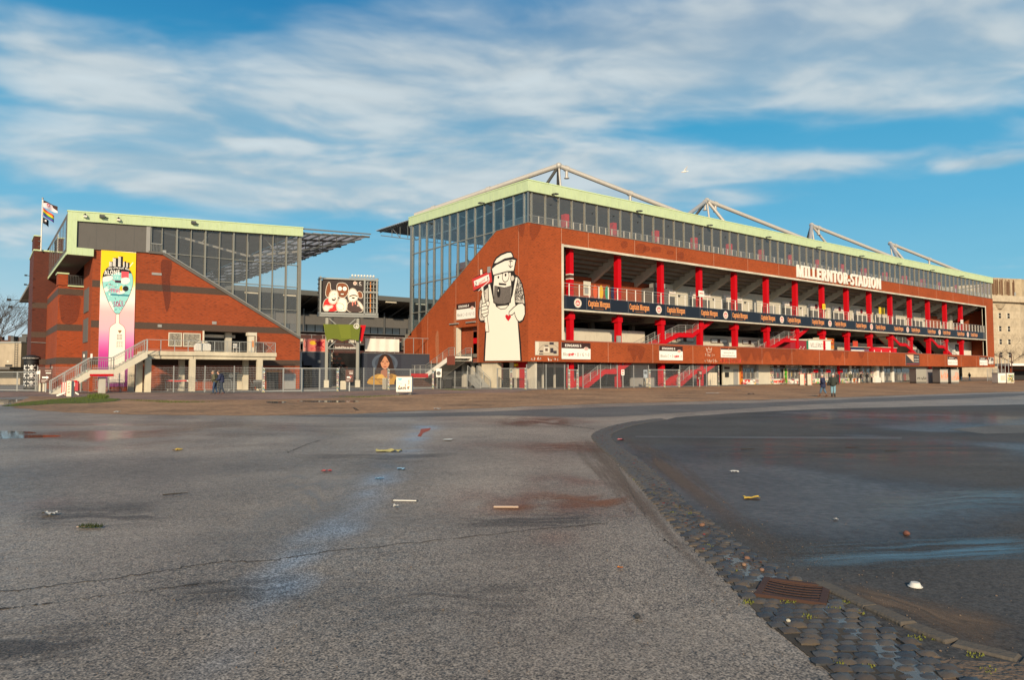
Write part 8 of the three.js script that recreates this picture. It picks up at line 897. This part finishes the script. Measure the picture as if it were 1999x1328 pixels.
// ---------------------------------------------------------------- litter on the asphalt
function crumple(w, h, seed, amp = 0.3) { const g = new THREE.PlaneGeometry(w, h, 5, 4).rotateX(-Math.PI / 2), p = g.attributes.position, r = rng(seed); for (let i = 0; i < p.count; i++) p.setXYZ(i, p.getX(i) * (0.85 + 0.3 * r()), 0.006 + Math.min(w, h) * amp * r(), p.getZ(i) * (0.8 + 0.4 * r())); g.computeVertexNormals(); return g; }
function litter(name, label, cat, px, pyy, w, h, m, { amp = 0.25, turn = 0, seed = Math.round(px) } = {}) { const t = placed(name, label, cat, px, pyy, FACE + turn); const g = crumple(w, h, seed, amp), g2 = g.clone().translate(0, -0.004, 0); const o = lpart(t, 'sheet', [g, g2], m); return t; }
const paper = mat([0.58, 0.55, 0.49], 0.8), paperBlue = mat([0.3, 0.5, 0.65], 0.7), paperYel = mat([0.66, 0.42, 0.05], 0.7), cloth = mat([0.48, 0.4, 0.14], 0.9), paperRed = mat([0.6, 0.1, 0.07], 0.7), tan = mat([0.42, 0.3, 0.22], 0.9);
litter('paper_scrap', 'crumpled white paper on the grey asphalt at the lower left', 'litter', 99, 1007, 0.16, 0.1, paper, { amp: 0.4 }); litter('yellow_cloth', 'flattened yellow cloth on the grey asphalt left of centre', 'litter', 759, 883, 0.52, 0.22, cloth); litter('paper_scrap', 'flat white paper sheet near the rust mark above the yellow cloth', 'litter', 874, 860, 0.22, 0.3, paper, { amp: 0.05 }); litter('yellow_wrapper', 'bright orange yellow wrapper on the dark asphalt', 'litter', 1466, 975, 0.23, 0.12, paperYel, { amp: 0.2 }); litter('paper_scrap', 'small crumpled white tissue beside the blue paint streak, below the white strip', 'litter', 773, 992, 0.06, 0.06, paper, { amp: 0.5 }); litter('paper_scrap', 'tiny white paper flake on the dark asphalt right of the yellow wrapper', 'litter', 1630, 1017, 0.05, 0.05, paper); litter('paper_scrap', 'flat white scrap on the dark asphalt near the gutter, above the yellow wrapper', 'litter', 1433, 923, 0.14, 0.08, paper); litter('red_wrapper', 'small red and white wrapper on the grey asphalt', 'litter', 638, 922, 0.16, 0.12, paperRed); litter('yellow_wrapper', 'small yellow scrap far left on the grey asphalt', 'litter', 348, 880, 0.14, 0.2, paperYel); litter('paper_scrap', 'pale blue scrap right of the blue paint streak, upper one', 'litter', 783, 918, 0.14, 0.1, paperBlue); litter('paper_scrap', 'pale blue scrap beside the blue paint streak, lower one', 'litter', 741, 937, 0.12, 0.1, paperBlue); litter('red_wrapper', 'pink scrap at the start of the dark asphalt near the gutter bend', 'litter', 1212, 861, 0.16, 0.16, mat([0.7, 0.2, 0.2], 0.7)); litter('paper_scrap', 'white scrap by the dirt edge left of the red scrap strip', 'litter', 853, 799, 0.3, 0.5, paper, { amp: 0.1 }); litter('paper_scrap', 'white scrap on the dirt edge at the far left', 'litter', 229, 806, 0.2, 0.2, paper); litter('paper_scrap', 'orange leaf on the grey asphalt near the gutter grate', 'litter', 1211, 1112, 0.045, 0.03, mat([0.6, 0.2, 0.03], 0.8)); litter('paper_scrap', 'white specks of paper on the dirt before the wide gate', 'litter', 1390, 768, 1.1, 0.6, paper, { amp: 0.05 }); litter('dark_rag', 'dark rag lying on the dirt before the first shop', 'litter', 1465, 770, 0.5, 0.3, M.greyDk); litter('paper_scrap', 'white sheet on the dirt below the first shop', 'litter', 1440, 762, 0.4, 0.5, paper, { amp: 0.05 });
{ const t = placed('white_strip', 'narrow white plastic strip lying on the grey asphalt by the blue streak', 'litter', 790, 980, FACE - 0.1); lpart(t, 'strip', [bx(-0.15, 0.16, 0, 0.012, -0.012, 0.014)], paper); lpart(t, 'end_knob', [bx(-0.17, -0.15, 0, 0.02, -0.02, 0.02), bx(0.16, 0.175, 0, 0.02, -0.016, 0.016)], M.greyDk); }
{ const t = placed('timber_slat', 'weathered pinkish timber slat on the rust stained asphalt', 'timber slat', 988, 993, FACE - 0.03); lpart(t, 'slat', [cham(0.31, 0.02, 0.06, 0.004)], tan); lpart(t, 'nail_head', [new THREE.CylinderGeometry(0.006, 0.006, 0.006, 8).translate(0.1, 0.02, 0)], M.darkSteel); }
{ const t = placed('paper_bowl', 'upturned white paper bowl on the dark asphalt at lower right', 'bowl', 1786, 1149, FACE), c = [[0.001, 0.036], [0.03, 0.036], [0.034, 0.032], [0.046, 0.004], [0.052, 0.0], [0.046, 0.0]].map(([a, b]) => new THREE.Vector2(a, b)); lpart(t, 'bowl', [new THREE.LatheGeometry(c, 24)], paper); lpart(t, 'rim', [new THREE.TorusGeometry(0.05, 0.004, 6, 28).rotateX(1.57).translate(0, 0.004, 0)], paper); }
{ const t = placed('moss_clump', 'dark green torn plant clump lying on the grey asphalt at lower left', 'plant', 178, 1032, FACE), r = rng(31), g = []; for (let i = 0; i < 140; i++) { const a = (r() - 0.5) * 0.24, b = (r() - 0.5) * 0.1 * (1 - Math.abs(a) * 3), h = 0.03 * (1 - Math.abs(a) * 4) + 0.02; g.push(rod(new THREE.Vector3(a, 0.003, b), new THREE.Vector3(a + (r() - 0.5) * 0.06, h * r() + 0.008, b + (r() - 0.5) * 0.05), 0.004, 4, 0.001)); } lpart(t, 'foliage', g, mat([0.035, 0.05, 0.008], 0.95)); lpart(t, 'stem', [rod(new THREE.Vector3(-0.15, 0.006, 0.01), new THREE.Vector3(0, 0.01, 0), 0.005, 5)], tan); }
for (const [px, pyy, s, c, l] of [[1769, 1047, 0.034, [0.16, 0.06, 0.04], 'reddish brown stone on the dark asphalt'], [1244, 1210, 0.022, [0.03, 0.03, 0.032], 'small black stone on the grey asphalt beside the gutter'], [1538, 1218, 0.016, [0.5, 0.46, 0.36], 'pale pebble on the edge of the asphalt below the grate'], [1458, 1095, 0.024, [0.2, 0.1, 0.06], 'brown stone among the cobbles above the grate'], [1452, 1108, 0.02, [0.26, 0.15, 0.09], 'tan stone in the wet gutter above the grate'], [1487, 1118, 0.02, [0.22, 0.12, 0.08], 'reddish stone in the wet sand above the grate'], [1370, 1030, 0.03, [0.2, 0.1, 0.06], 'brown stone on the far cobbles']]) { const t = placed('stone', l, 'stone', px, pyy); const g = new THREE.IcosahedronGeometry(s, 2), p = g.attributes.position; for (let i = 0; i < p.count; i++) { const k = 0.75 + 0.5 * fbm(p.getX(i) / s * 1.2 + px, p.getY(i) / s * 1.2 + p.getZ(i) / s, 3); p.setXYZ(i, p.getX(i) * k, p.getY(i) * k * 0.75 + s * 0.55, p.getZ(i) * k); } g.computeVertexNormals(); lpart(t, 'stone', [g], mat(c, 0.85, { map: T.conc })); t.children[0].name = 'rock'; }
for (const [px, pyy, l, a] of [[1460, 879, 'thin dark twig on the dark asphalt, left of two', 0.1], [1664, 876, 'thin dark twig on the dark asphalt, middle', 0], [1742, 883, 'thin dark twig on the dark asphalt, right', -0.15], [343, 968, 'curled dark twig on the grey asphalt at left', 0.5]]) { const t = placed('twig', l, 'twig', px, pyy, FACE + a); lpart(t, 'stick', [rod(new THREE.Vector3(-0.16, 0.012, 0), new THREE.Vector3(0.02, 0.016, 0.01), 0.009, 6), rod(new THREE.Vector3(0.02, 0.016, 0.01), new THREE.Vector3(0.16, 0.012, -0.02), 0.008, 6, 0.004)], mat([0.03, 0.022, 0.016], 0.9)); lpart(t, 'side_shoot', [rod(new THREE.Vector3(0.02, 0.016, 0.01), new THREE.Vector3(0.08, 0.03, 0.05), 0.005, 5, 0.002)], mat([0.03, 0.022, 0.016], 0.9)); }
// ---------------------------------------------------------------- people and birds: each body one continuous surface meshed from a distance field
function surface(field, lo, hi, cell) { // naive surface nets
  const n = [0, 1, 2].map((i) => Math.ceil((hi[i] - lo[i]) / cell) + 2), N = n[0] * n[1] * n[2], f = new Float32Array(N), at3 = (i, j, k) => i + n[0] * (j + n[1] * k);
  for (let k = 0; k < n[2]; k++) for (let j = 0; j < n[1]; j++) for (let i = 0; i < n[0]; i++) f[at3(i, j, k)] = field(lo[0] + i * cell, lo[1] + j * cell, lo[2] + k * cell);
  const vid = new Int32Array(N).fill(-1), pos = [], idx = [];
  for (let k = 0; k < n[2] - 1; k++) for (let j = 0; j < n[1] - 1; j++) for (let i = 0; i < n[0] - 1; i++) {
    let c = 0, s = [0, 0, 0], inside = 0; const val = (q) => f[at3(i + (q & 1), j + ((q >> 1) & 1), k + (q >> 2))];
    for (let q = 0; q < 8; q++) if (val(q) < 0) inside++; if (!inside || inside === 8) continue;
    for (let q = 0; q < 8; q++) for (let b = 0; b < 3; b++) { if (q & (1 << b)) continue; const r = q | (1 << b), x = val(q), y = val(r); if (x < 0 === y < 0) continue; const t = x / (x - y); c++; for (let m = 0; m < 3; m++) s[m] += ((q >> m) & 1) + (m === b ? t : 0); }
    vid[at3(i, j, k)] = pos.length / 3; pos.push(lo[0] + (i + s[0] / c) * cell, lo[1] + (j + s[1] / c) * cell, lo[2] + (k + s[2] / c) * cell);
  }
  for (let k = 1; k < n[2] - 1; k++) for (let j = 1; j < n[1] - 1; j++) for (let i = 1; i < n[0] - 1; i++) { const a = f[at3(i, j, k)]; for (let b = 0; b < 3; b++) { const e = [i, j, k]; e[b]++; const z = f[at3(...e)]; if (a < 0 === z < 0) continue; const u = (b + 1) % 3, v = (b + 2) % 3, q = (du, dv) => { const p = [i, j, k]; p[u] -= du; p[v] -= dv; return vid[at3(...p)]; }; const [A, B, C, D] = [q(0, 0), q(1, 0), q(1, 1), q(0, 1)]; if (Math.min(A, B, C, D) < 0) continue; if (a < 0) idx.push(A, B, C, A, C, D); else idx.push(A, C, B, A, D, C); } }
  const g = new THREE.BufferGeometry(); g.setAttribute('position', new THREE.Float32BufferAttribute(pos, 3)); g.setIndex(idx); g.computeVertexNormals(); return g;
}
const capd = (x, y, z, a, b, ra, rb) => { const px = x - a[0], py2 = y - a[1], pz = z - a[2], bx2 = b[0] - a[0], by = b[1] - a[1], bz = b[2] - a[2], h = clamp((px * bx2 + py2 * by + pz * bz) / (bx2 * bx2 + by * by + bz * bz)); return Math.hypot(px - bx2 * h, py2 - by * h, pz - bz * h) - lerp(ra, rb, h); };
const smin = (a, b, k) => { const h = Math.max(k - Math.abs(a - b), 0) / k; return Math.min(a, b) - h * h * k * 0.25; };
const blend = (list, k) => (x, y, z) => { let d = 9; for (const c of list) d = smin(d, c.e ? (Math.hypot((x - c.e[0]) / c.r[0], (y - c.e[1]) / c.r[1], (z - c.e[2]) / c.r[2]) - 1) * Math.min(...c.r) : capd(x, y, z, ...c), k); return d; };
// faces +z, x to its left; pose gives stride, arm swing, arm bend
function person(label, px, pyy, facing, o, group) {
  const t = placed('person', label, 'person', px, pyy, FACE + facing, group), H = o.h, s = H / 1.75, st = o.stride ?? 0, sw = o.swing ?? st, w = o.w ?? 1, lean = o.lean ?? 0.02;
  const hip = 0.93, sh = 1.43, J = (x, y, z) => [x * s, y * s, z * s];
  const leg = (sd, f) => { const kn = [sd * 0.1, 0.5, 0.14 * f + 0.03], an = f > 0 ? [sd * 0.095, 0.09, 0.3 * f] : [sd * 0.095, 0.11, 0.36 * f]; return [[sd * 0.095, hip, 0], kn, an, [sd * 0.11, 0.045, an[2] + 0.15]]; };
  const L = leg(1, st), R = leg(-1, -st);
  const arm = (sd, f) => { const b = o.bend?.[sd > 0 ? 0 : 1] ?? 0.15; return [[sd * 0.185 * w, sh - 0.02, lean * 1.2], [sd * (0.24 * w), 1.15, lean + 0.12 * f - 0.03], [sd * (0.23 * w - b * 0.2), 0.92 + b * 0.28, 0.22 * f + 0.04 + b * 0.3]]; };
  const AL = arm(1, -sw), AR = arm(-1, sw), hd = [0, 1.63, lean * 2.6 + (o.headF ?? 0.02)];
  const q = (p) => J(...p), handCaps = (A, sd) => { const d = new THREE.Vector3(...A[2]).sub(new THREE.Vector3(...A[1])).normalize(), e = new THREE.Vector3(...A[2]), pt = (k, side, fw) => q([e.x + d.x * k + side, e.y + d.y * k, e.z + d.z * k + fw]); const out = [[pt(0, 0, 0), pt(0.08, 0, 0), 0.028 * s, 0.034 * s]]; for (let i = 0; i < 4; i++) { const f = -0.03 + i * 0.02, l = [0.15, 0.17, 0.175, 0.155][i]; out.push([pt(0.08, 0, f), pt(l * 0.8, -sd * 0.006, f), 0.01 * s, 0.0095 * s], [pt(l * 0.8, -sd * 0.006, f), pt(l, -sd * 0.022, f), 0.0095 * s, 0.008 * s]); } out.push([pt(0.03, 0, 0.03), pt(0.085, -sd * 0.01, 0.058), 0.012 * s, 0.0095 * s]); return out; };
  const headCaps = [{ e: q(hd), r: [0.078 * s, 0.112 * s, 0.095 * s] }, [q([0, hd[1] - 0.09, hd[2] + 0.03]), q([0, hd[1] - 0.06, hd[2] + 0.05]), 0.05 * s, 0.05 * s], [q([0, hd[1] - 0.005, hd[2] + 0.092]), q([0, hd[1] - 0.035, hd[2] + 0.112]), 0.012 * s, 0.016 * s], [q([-0.08, hd[1] - 0.01, hd[2] - 0.005]), q([-0.08, hd[1] - 0.035, hd[2]]), 0.018 * s, 0.014 * s], [q([0.08, hd[1] - 0.01, hd[2] - 0.005]), q([0.08, hd[1] - 0.035, hd[2]]), 0.018 * s, 0.014 * s], [q([0, hd[1] - 0.14, hd[2] - 0.02]), q([0, sh - 0.02, lean]), 0.05 * s, 0.06 * s]];
  const core = [[q([0, hip + 0.02, 0]), q([0, 1.18, lean * 0.6]), 0.13 * s * w, 0.125 * s * w], [q([0, 1.18, lean * 0.6]), q([0, 1.36, lean]), 0.13 * s * w, 0.13 * s * w], [q([-0.13 * w, sh - 0.03, lean]), q([0.13 * w, sh - 0.03, lean]), 0.075 * s, 0.075 * s]];
  const limbs = (l, r0, r1, r2) => [[q(l[0]), q(l[1]), r0 * s, r1 * s], [q(l[1]), q(l[2]), r1 * s, r2 * s]], legsL = [...limbs(L, 0.082, 0.055, 0.04), ...limbs(R, 0.082, 0.055, 0.04)], armsL = [...limbs(AL, 0.05, 0.04, 0.028), ...limbs(AR, 0.05, 0.04, 0.028)], feet = [[q(L[2]), q(L[3]), 0.042 * s, 0.035 * s], [q(R[2]), q(R[3]), 0.042 * s, 0.035 * s]];
  const bodyLo = [-0.4 * s, -0.02, -0.5 * s], bodyHi = [0.4 * s, 1.8 * s, 0.6 * s], hl = (p) => q(p);
  const bodyG = surface(blend([...core, ...legsL, ...armsL, ...feet, headCaps[5], headCaps[0]], 0.05), bodyLo, bodyHi, 0.026);
  const hq = q(hd), headG = surface(blend(headCaps, 0.025), [hq[0] - 0.14, hq[1] - 0.17, hq[2] - 0.15], [hq[0] + 0.14, hq[1] + 0.15, hq[2] + 0.17], 0.009);
  const hands = o.pockets ? [] : [[AL, 1], [AR, -1]].map(([A, sd]) => { const c = q(A[2]); return surface(blend(handCaps(A, sd), 0.008), [c[0] - 0.12, c[1] - 0.21, c[2] - 0.12], [c[0] + 0.12, c[1] + 0.1, c[2] + 0.2], 0.008); });
  const skinM = mat(o.skin ?? [0.5, 0.27, 0.18], 0.6); const body = lpart(t, 'body', [bodyG, headG, ...hands], skinM);
  const fat = (l, k) => l.map((c) => (c.e ? c : [c[0], c[1], c[2] + k * s, c[3] + k * s])), cut = (f, y0, y1) => (x, y, z) => Math.max(f(x, y, z), y0 * s - y, y - y1 * s);
  const coatLo = o.coat ?? 0.86, skirt = coatLo < 0.8 ? [[q([0, hip, 0]), q([0, coatLo, 0]), 0.17 * s * w, 0.2 * s * w]] : [];
  lpart(t, 'jacket', [surface(cut(blend([...fat([...core, ...armsL], o.puff ?? 0.035), ...skirt], 0.06), coatLo, 1.52), bodyLo, bodyHi, 0.022)], mat(o.jacket, 0.85));
  lpart(t, 'trousers', [surface(cut(blend(fat([...legsL, core[0]], 0.02), 0.05), o.boots ? 0.28 : 0.07, hip + 0.06), bodyLo, bodyHi, 0.022)], mat(o.trousers, 0.85));
  const shoe = (l) => surface(cut(blend([...fat([[q(l[2]), q(l[3]), 0.042 * s, 0.035 * s]], 0.012), ...(o.boots ? [[q(l[1]), q(l[2]), 0.07 * s, 0.058 * s]] : [])], 0.03), -0.02, o.boots ? 0.38 : 0.12), bodyLo, bodyHi, 0.018); for (const l of [L, R]) lpart(t, o.boots ? 'boot' : 'shoe', [shoe(l)], mat(o.shoes ?? [0.03, 0.025, 0.022], 0.6));
  const hair = { e: q([0, hd[1] + 0.025, hd[2] - 0.018]), r: [0.092 * s, 0.112 * s, 0.104 * s] }, long = o.long ? [[q([0, hd[1], hd[2] - 0.06]), q([0, hd[1] - 0.22, hd[2] - 0.08]), 0.07 * s, 0.06 * s]] : [];
  lpart(t, o.hat ? 'hat' : 'hair', [surface((x, y, z) => Math.max(blend([o.hat ? { e: hair.e, r: hair.r.map((v) => v * 1.1) } : hair, ...long], 0.03)(x, y, z), o.hat ? (hd[1] + 0.03) * s - y : Math.min((hd[1] + 0.05) * s - y, z - (hd[2] + 0.02) * s)), [hq[0] - 0.16, hq[1] - 0.34, hq[2] - 0.2], [hq[0] + 0.16, hq[1] + 0.2, hq[2] + 0.18], 0.012)], mat(o.hair ?? [0.06, 0.04, 0.03], 0.9));
  lpart(t, 'eyes', [-1, 1].map((e) => new THREE.SphereGeometry(0.012 * s, 6, 5).translate(e * 0.032 * s, (hd[1] + 0.005) * s, (hd[2] + 0.083) * s)), M.black);
  if (o.bag) { const bag = lpart(t, 'shoulder_bag', [cham(0.34 * s, 0.26 * s, 0.13 * s, 0.04).translate(o.bag[0] * s, o.bag[1] * s, o.bag[2] * s)], mat(o.bagC ?? [0.35, 0.12, 0.02], 0.6)); lpart(t, 'strap', [rod(new THREE.Vector3(o.bag[0] * s, (o.bag[1] + 0.24) * s, o.bag[2] * s), new THREE.Vector3(-0.14 * s, 1.48 * s, lean * s), 0.016, 5)], mat(o.bagC ?? [0.35, 0.12, 0.02], 0.6), { parent: bag }); }
  if (o.scarf) lpart(t, 'scarf', [new THREE.TorusGeometry(0.085 * s, 0.04 * s, 8, 16).rotateX(1.57).translate(0, 1.5 * s, lean * 1.4 * s)], mat(o.scarf, 0.9));
  return t;
}
const toLeft = -Math.PI / 2, toRight = Math.PI / 2, away = Math.PI;
person('man in an olive jacket, cap and blue jeans walking left, first of the two men', 420, 769.5, toLeft + 0.15, { h: 1.84, stride: 0.35, w: 1.12, puff: 0.05, jacket: [0.085, 0.08, 0.045], trousers: [0.025, 0.05, 0.1], hat: true, hair: [0.22, 0.17, 0.12], pockets: true, bend: [0.5, 0.5], headF: 0.04, lean: 0.05, scarf: [0.2, 0.19, 0.18] });
person('man in a navy jacket and dark trousers walking left, second of the two men', 433, 769.8, toLeft + 0.1, { h: 1.84, stride: -0.6, w: 1.12, puff: 0.05, jacket: [0.02, 0.025, 0.06], trousers: [0.025, 0.035, 0.055], shoes: [0.1, 0.03, 0.02], hair: [0.1, 0.07, 0.05], pockets: true, bend: [0.55, 0.5], headF: 0.07, lean: 0.07 });
person('woman in a navy coat with a brown shoulder bag and tall brown boots walking away', 1606.5, 775.5, toLeft - 0.75, { h: 1.56, stride: 0.75, w: 1.05, puff: 0.05, coat: 0.74, jacket: [0.015, 0.02, 0.055], trousers: [0.06, 0.11, 0.17], boots: true, shoes: [0.12, 0.055, 0.03], hat: true, hair: [0.5, 0.42, 0.38], bag: [-0.24, 0.92, -0.05], pockets: true, bend: [0.6, 0.2] });
person('woman in a dark green parka, pale blue jeans and black boots walking away', 1626, 775.5, toRight + 1.0, { h: 1.6, stride: 0.12, w: 1.1, puff: 0.06, coat: 0.82, jacket: [0.025, 0.03, 0.022], trousers: [0.16, 0.3, 0.36], boots: true, shoes: [0.012, 0.012, 0.012], hat: true, hair: [0.55, 0.5, 0.45], bag: [0.28, 0.86, 0.02], bagC: [0.015, 0.014, 0.014], bend: [0.2, 0.3] });
person('dark clothed person close behind the green parka, near the shop windows', 1635.5, 751, away + 0.4, { h: 1.7, stride: 0.2, jacket: [0.02, 0.018, 0.02], trousers: [0.02, 0.02, 0.025], hair: [0.03, 0.02, 0.015], pockets: true });
person('person in an olive coat standing at the shop front right of the couple', 1660, 749, away, { h: 1.72, coat: 0.7, jacket: [0.05, 0.055, 0.03], trousers: [0.02, 0.02, 0.02], hair: [0.04, 0.03, 0.02], pockets: true });
person('person in black bending over a bicycle before the dark shop windows', 1679.5, 748, toRight - 0.3, { h: 1.68, w: 1.2, puff: 0.06, lean: 0.12, jacket: [0.015, 0.015, 0.016], trousers: [0.02, 0.022, 0.026], hair: [0.03, 0.02, 0.018], bend: [0.6, 0.6] });
person('person in dark jacket walking right along the shop windows', 1692, 748, toRight, { h: 1.74, stride: 0.5, jacket: [0.018, 0.018, 0.02], trousers: [0.022, 0.025, 0.03], hair: [0.02, 0.015, 0.012], pockets: true });
person('person in black hugging beside the grey kiosk box, left of the embracing pair', 1778, 747, toRight, { h: 1.76, jacket: [0.012, 0.012, 0.013], trousers: [0.03, 0.04, 0.06], hair: [0.3, 0.2, 0.12], bend: [0.8, 0.8] });
person('person in a dark jacket with blond hair and jeans, right of the embracing pair', 1783, 747, toLeft, { h: 1.68, long: true, jacket: [0.05, 0.05, 0.05], trousers: [0.05, 0.09, 0.14], hair: [0.42, 0.28, 0.14], bend: [0.8, 0.8] });
person('person in a black jacket and jeans standing just right of the kiosk boxes', 1876, 744, toRight - 0.4, { h: 1.78, w: 1.1, puff: 0.05, jacket: [0.012, 0.012, 0.013], trousers: [0.05, 0.08, 0.13], hair: [0.1, 0.06, 0.04], pockets: true });
person('person in a dark coat walking left near the far red stair', 1892, 743.5, toLeft, { h: 1.76, stride: 0.6, coat: 0.78, jacket: [0.012, 0.013, 0.016], trousers: [0.04, 0.07, 0.12], hair: [0.04, 0.03, 0.02], bend: [0.2, 0.5] });
{ // gull in flight and crow on the dirt
  const c = at(1336.5, 333, 2, 40), k = (c[0] * FU + c[2] * FV) / FOC, t = thing('gull', 'white gull flying above the roof, wings raised', 'bird', c, FACE); const v3 = (x, y, z) => [x * k, y * k, z * k];
  lpart(t, 'body', [surface(blend([[v3(-5, -3, 0), v3(1, -2.4, 0), 1.0 * k, 1.3 * k], [v3(1, -2.4, 0), v3(5, -1.4, 0), 1.2 * k, 0.35 * k], [v3(-5, -3.0, 0), v3(-6.2, -3.2, 0), 0.85 * k, 0.5 * k]], 1 * k), v3(-9, -7, -4), v3(9, 3, 4), 0.25 * k)], M.white); lpart(t, 'beak', [new THREE.ConeGeometry(0.35 * k, 1.4 * k, 8).rotateZ(1.57).translate(-7.3 * k, -3.3 * k, 0)], M.orange);
  const wing = (z0, pts) => { const s = new THREE.ExtrudeGeometry(shp(pts.map(([a, b]) => [a * k, b * k])), { depth: 0.16 * k, bevelEnabled: true, bevelSize: 0.08 * k, bevelThickness: 0.08 * k, bevelSegments: 1 }); s.translate(0, 0, z0 * k); return s; }; lpart(t, 'wing', [wing(0.6, [[-2, -2.2], [1.5, -2], [3.4, 3], [5.4, 9.6], [1.6, 5.4], [-0.6, 1.2]]).rotateX(0.25)], mat([0.4, 0.41, 0.43], 0.8)); lpart(t, 'wing', [wing(-0.8, [[-2.4, -2.2], [0.8, -2], [2.2, 3], [3.4, 8.4], [0.4, 4.8], [-1.4, 1]]).rotateX(-0.5)], M.white); lpart(t, 'tail', [wing(-0.1, [[4.4, -1.8], [4.6, -1], [7, -0.6], [7, -1.6]])], M.white);
  const r = placed('crow', 'black crow standing on the dirt near its edge', 'bird', 695, 803), q = r.k, w3 = (x, y, z) => [x * q, y * q, z * q]; lpart(r, 'body', [surface(blend([[w3(-3, 4.6, 0), w3(1.5, 3.2, 0), 1.35 * q, 1.3 * q], [w3(-4, 5.8, 0), w3(-4.4, 6, 0), 0.95 * q, 0.8 * q], [w3(1.5, 3.2, 0), w3(6, 1.0, 0), 0.95 * q, 0.35 * q]], 1.2 * q), w3(-8, -1, -4), w3(9, 9, 4), 0.3 * q)], M.black); lpart(r, 'beak', [new THREE.ConeGeometry(0.4 * q, 1.8 * q, 8).rotateZ(1.3).translate(-5.8 * q, 5.8 * q, 0)], M.greyDk); for (const s of [-1, 1]) lpart(r, 'leg', [rod(new THREE.Vector3(-0.8 * q, 0, s * 0.5 * q), new THREE.Vector3(-0.6 * q, 2.4 * q, s * 0.5 * q), 0.14 * q, 5), bx(-2 * q, -0.2 * q, 0, 0.16 * q, -s * 0.5 * q - 0.15 * q, -s * 0.5 * q + 0.15 * q)], M.black);
}
renderer.render(scene, camera);
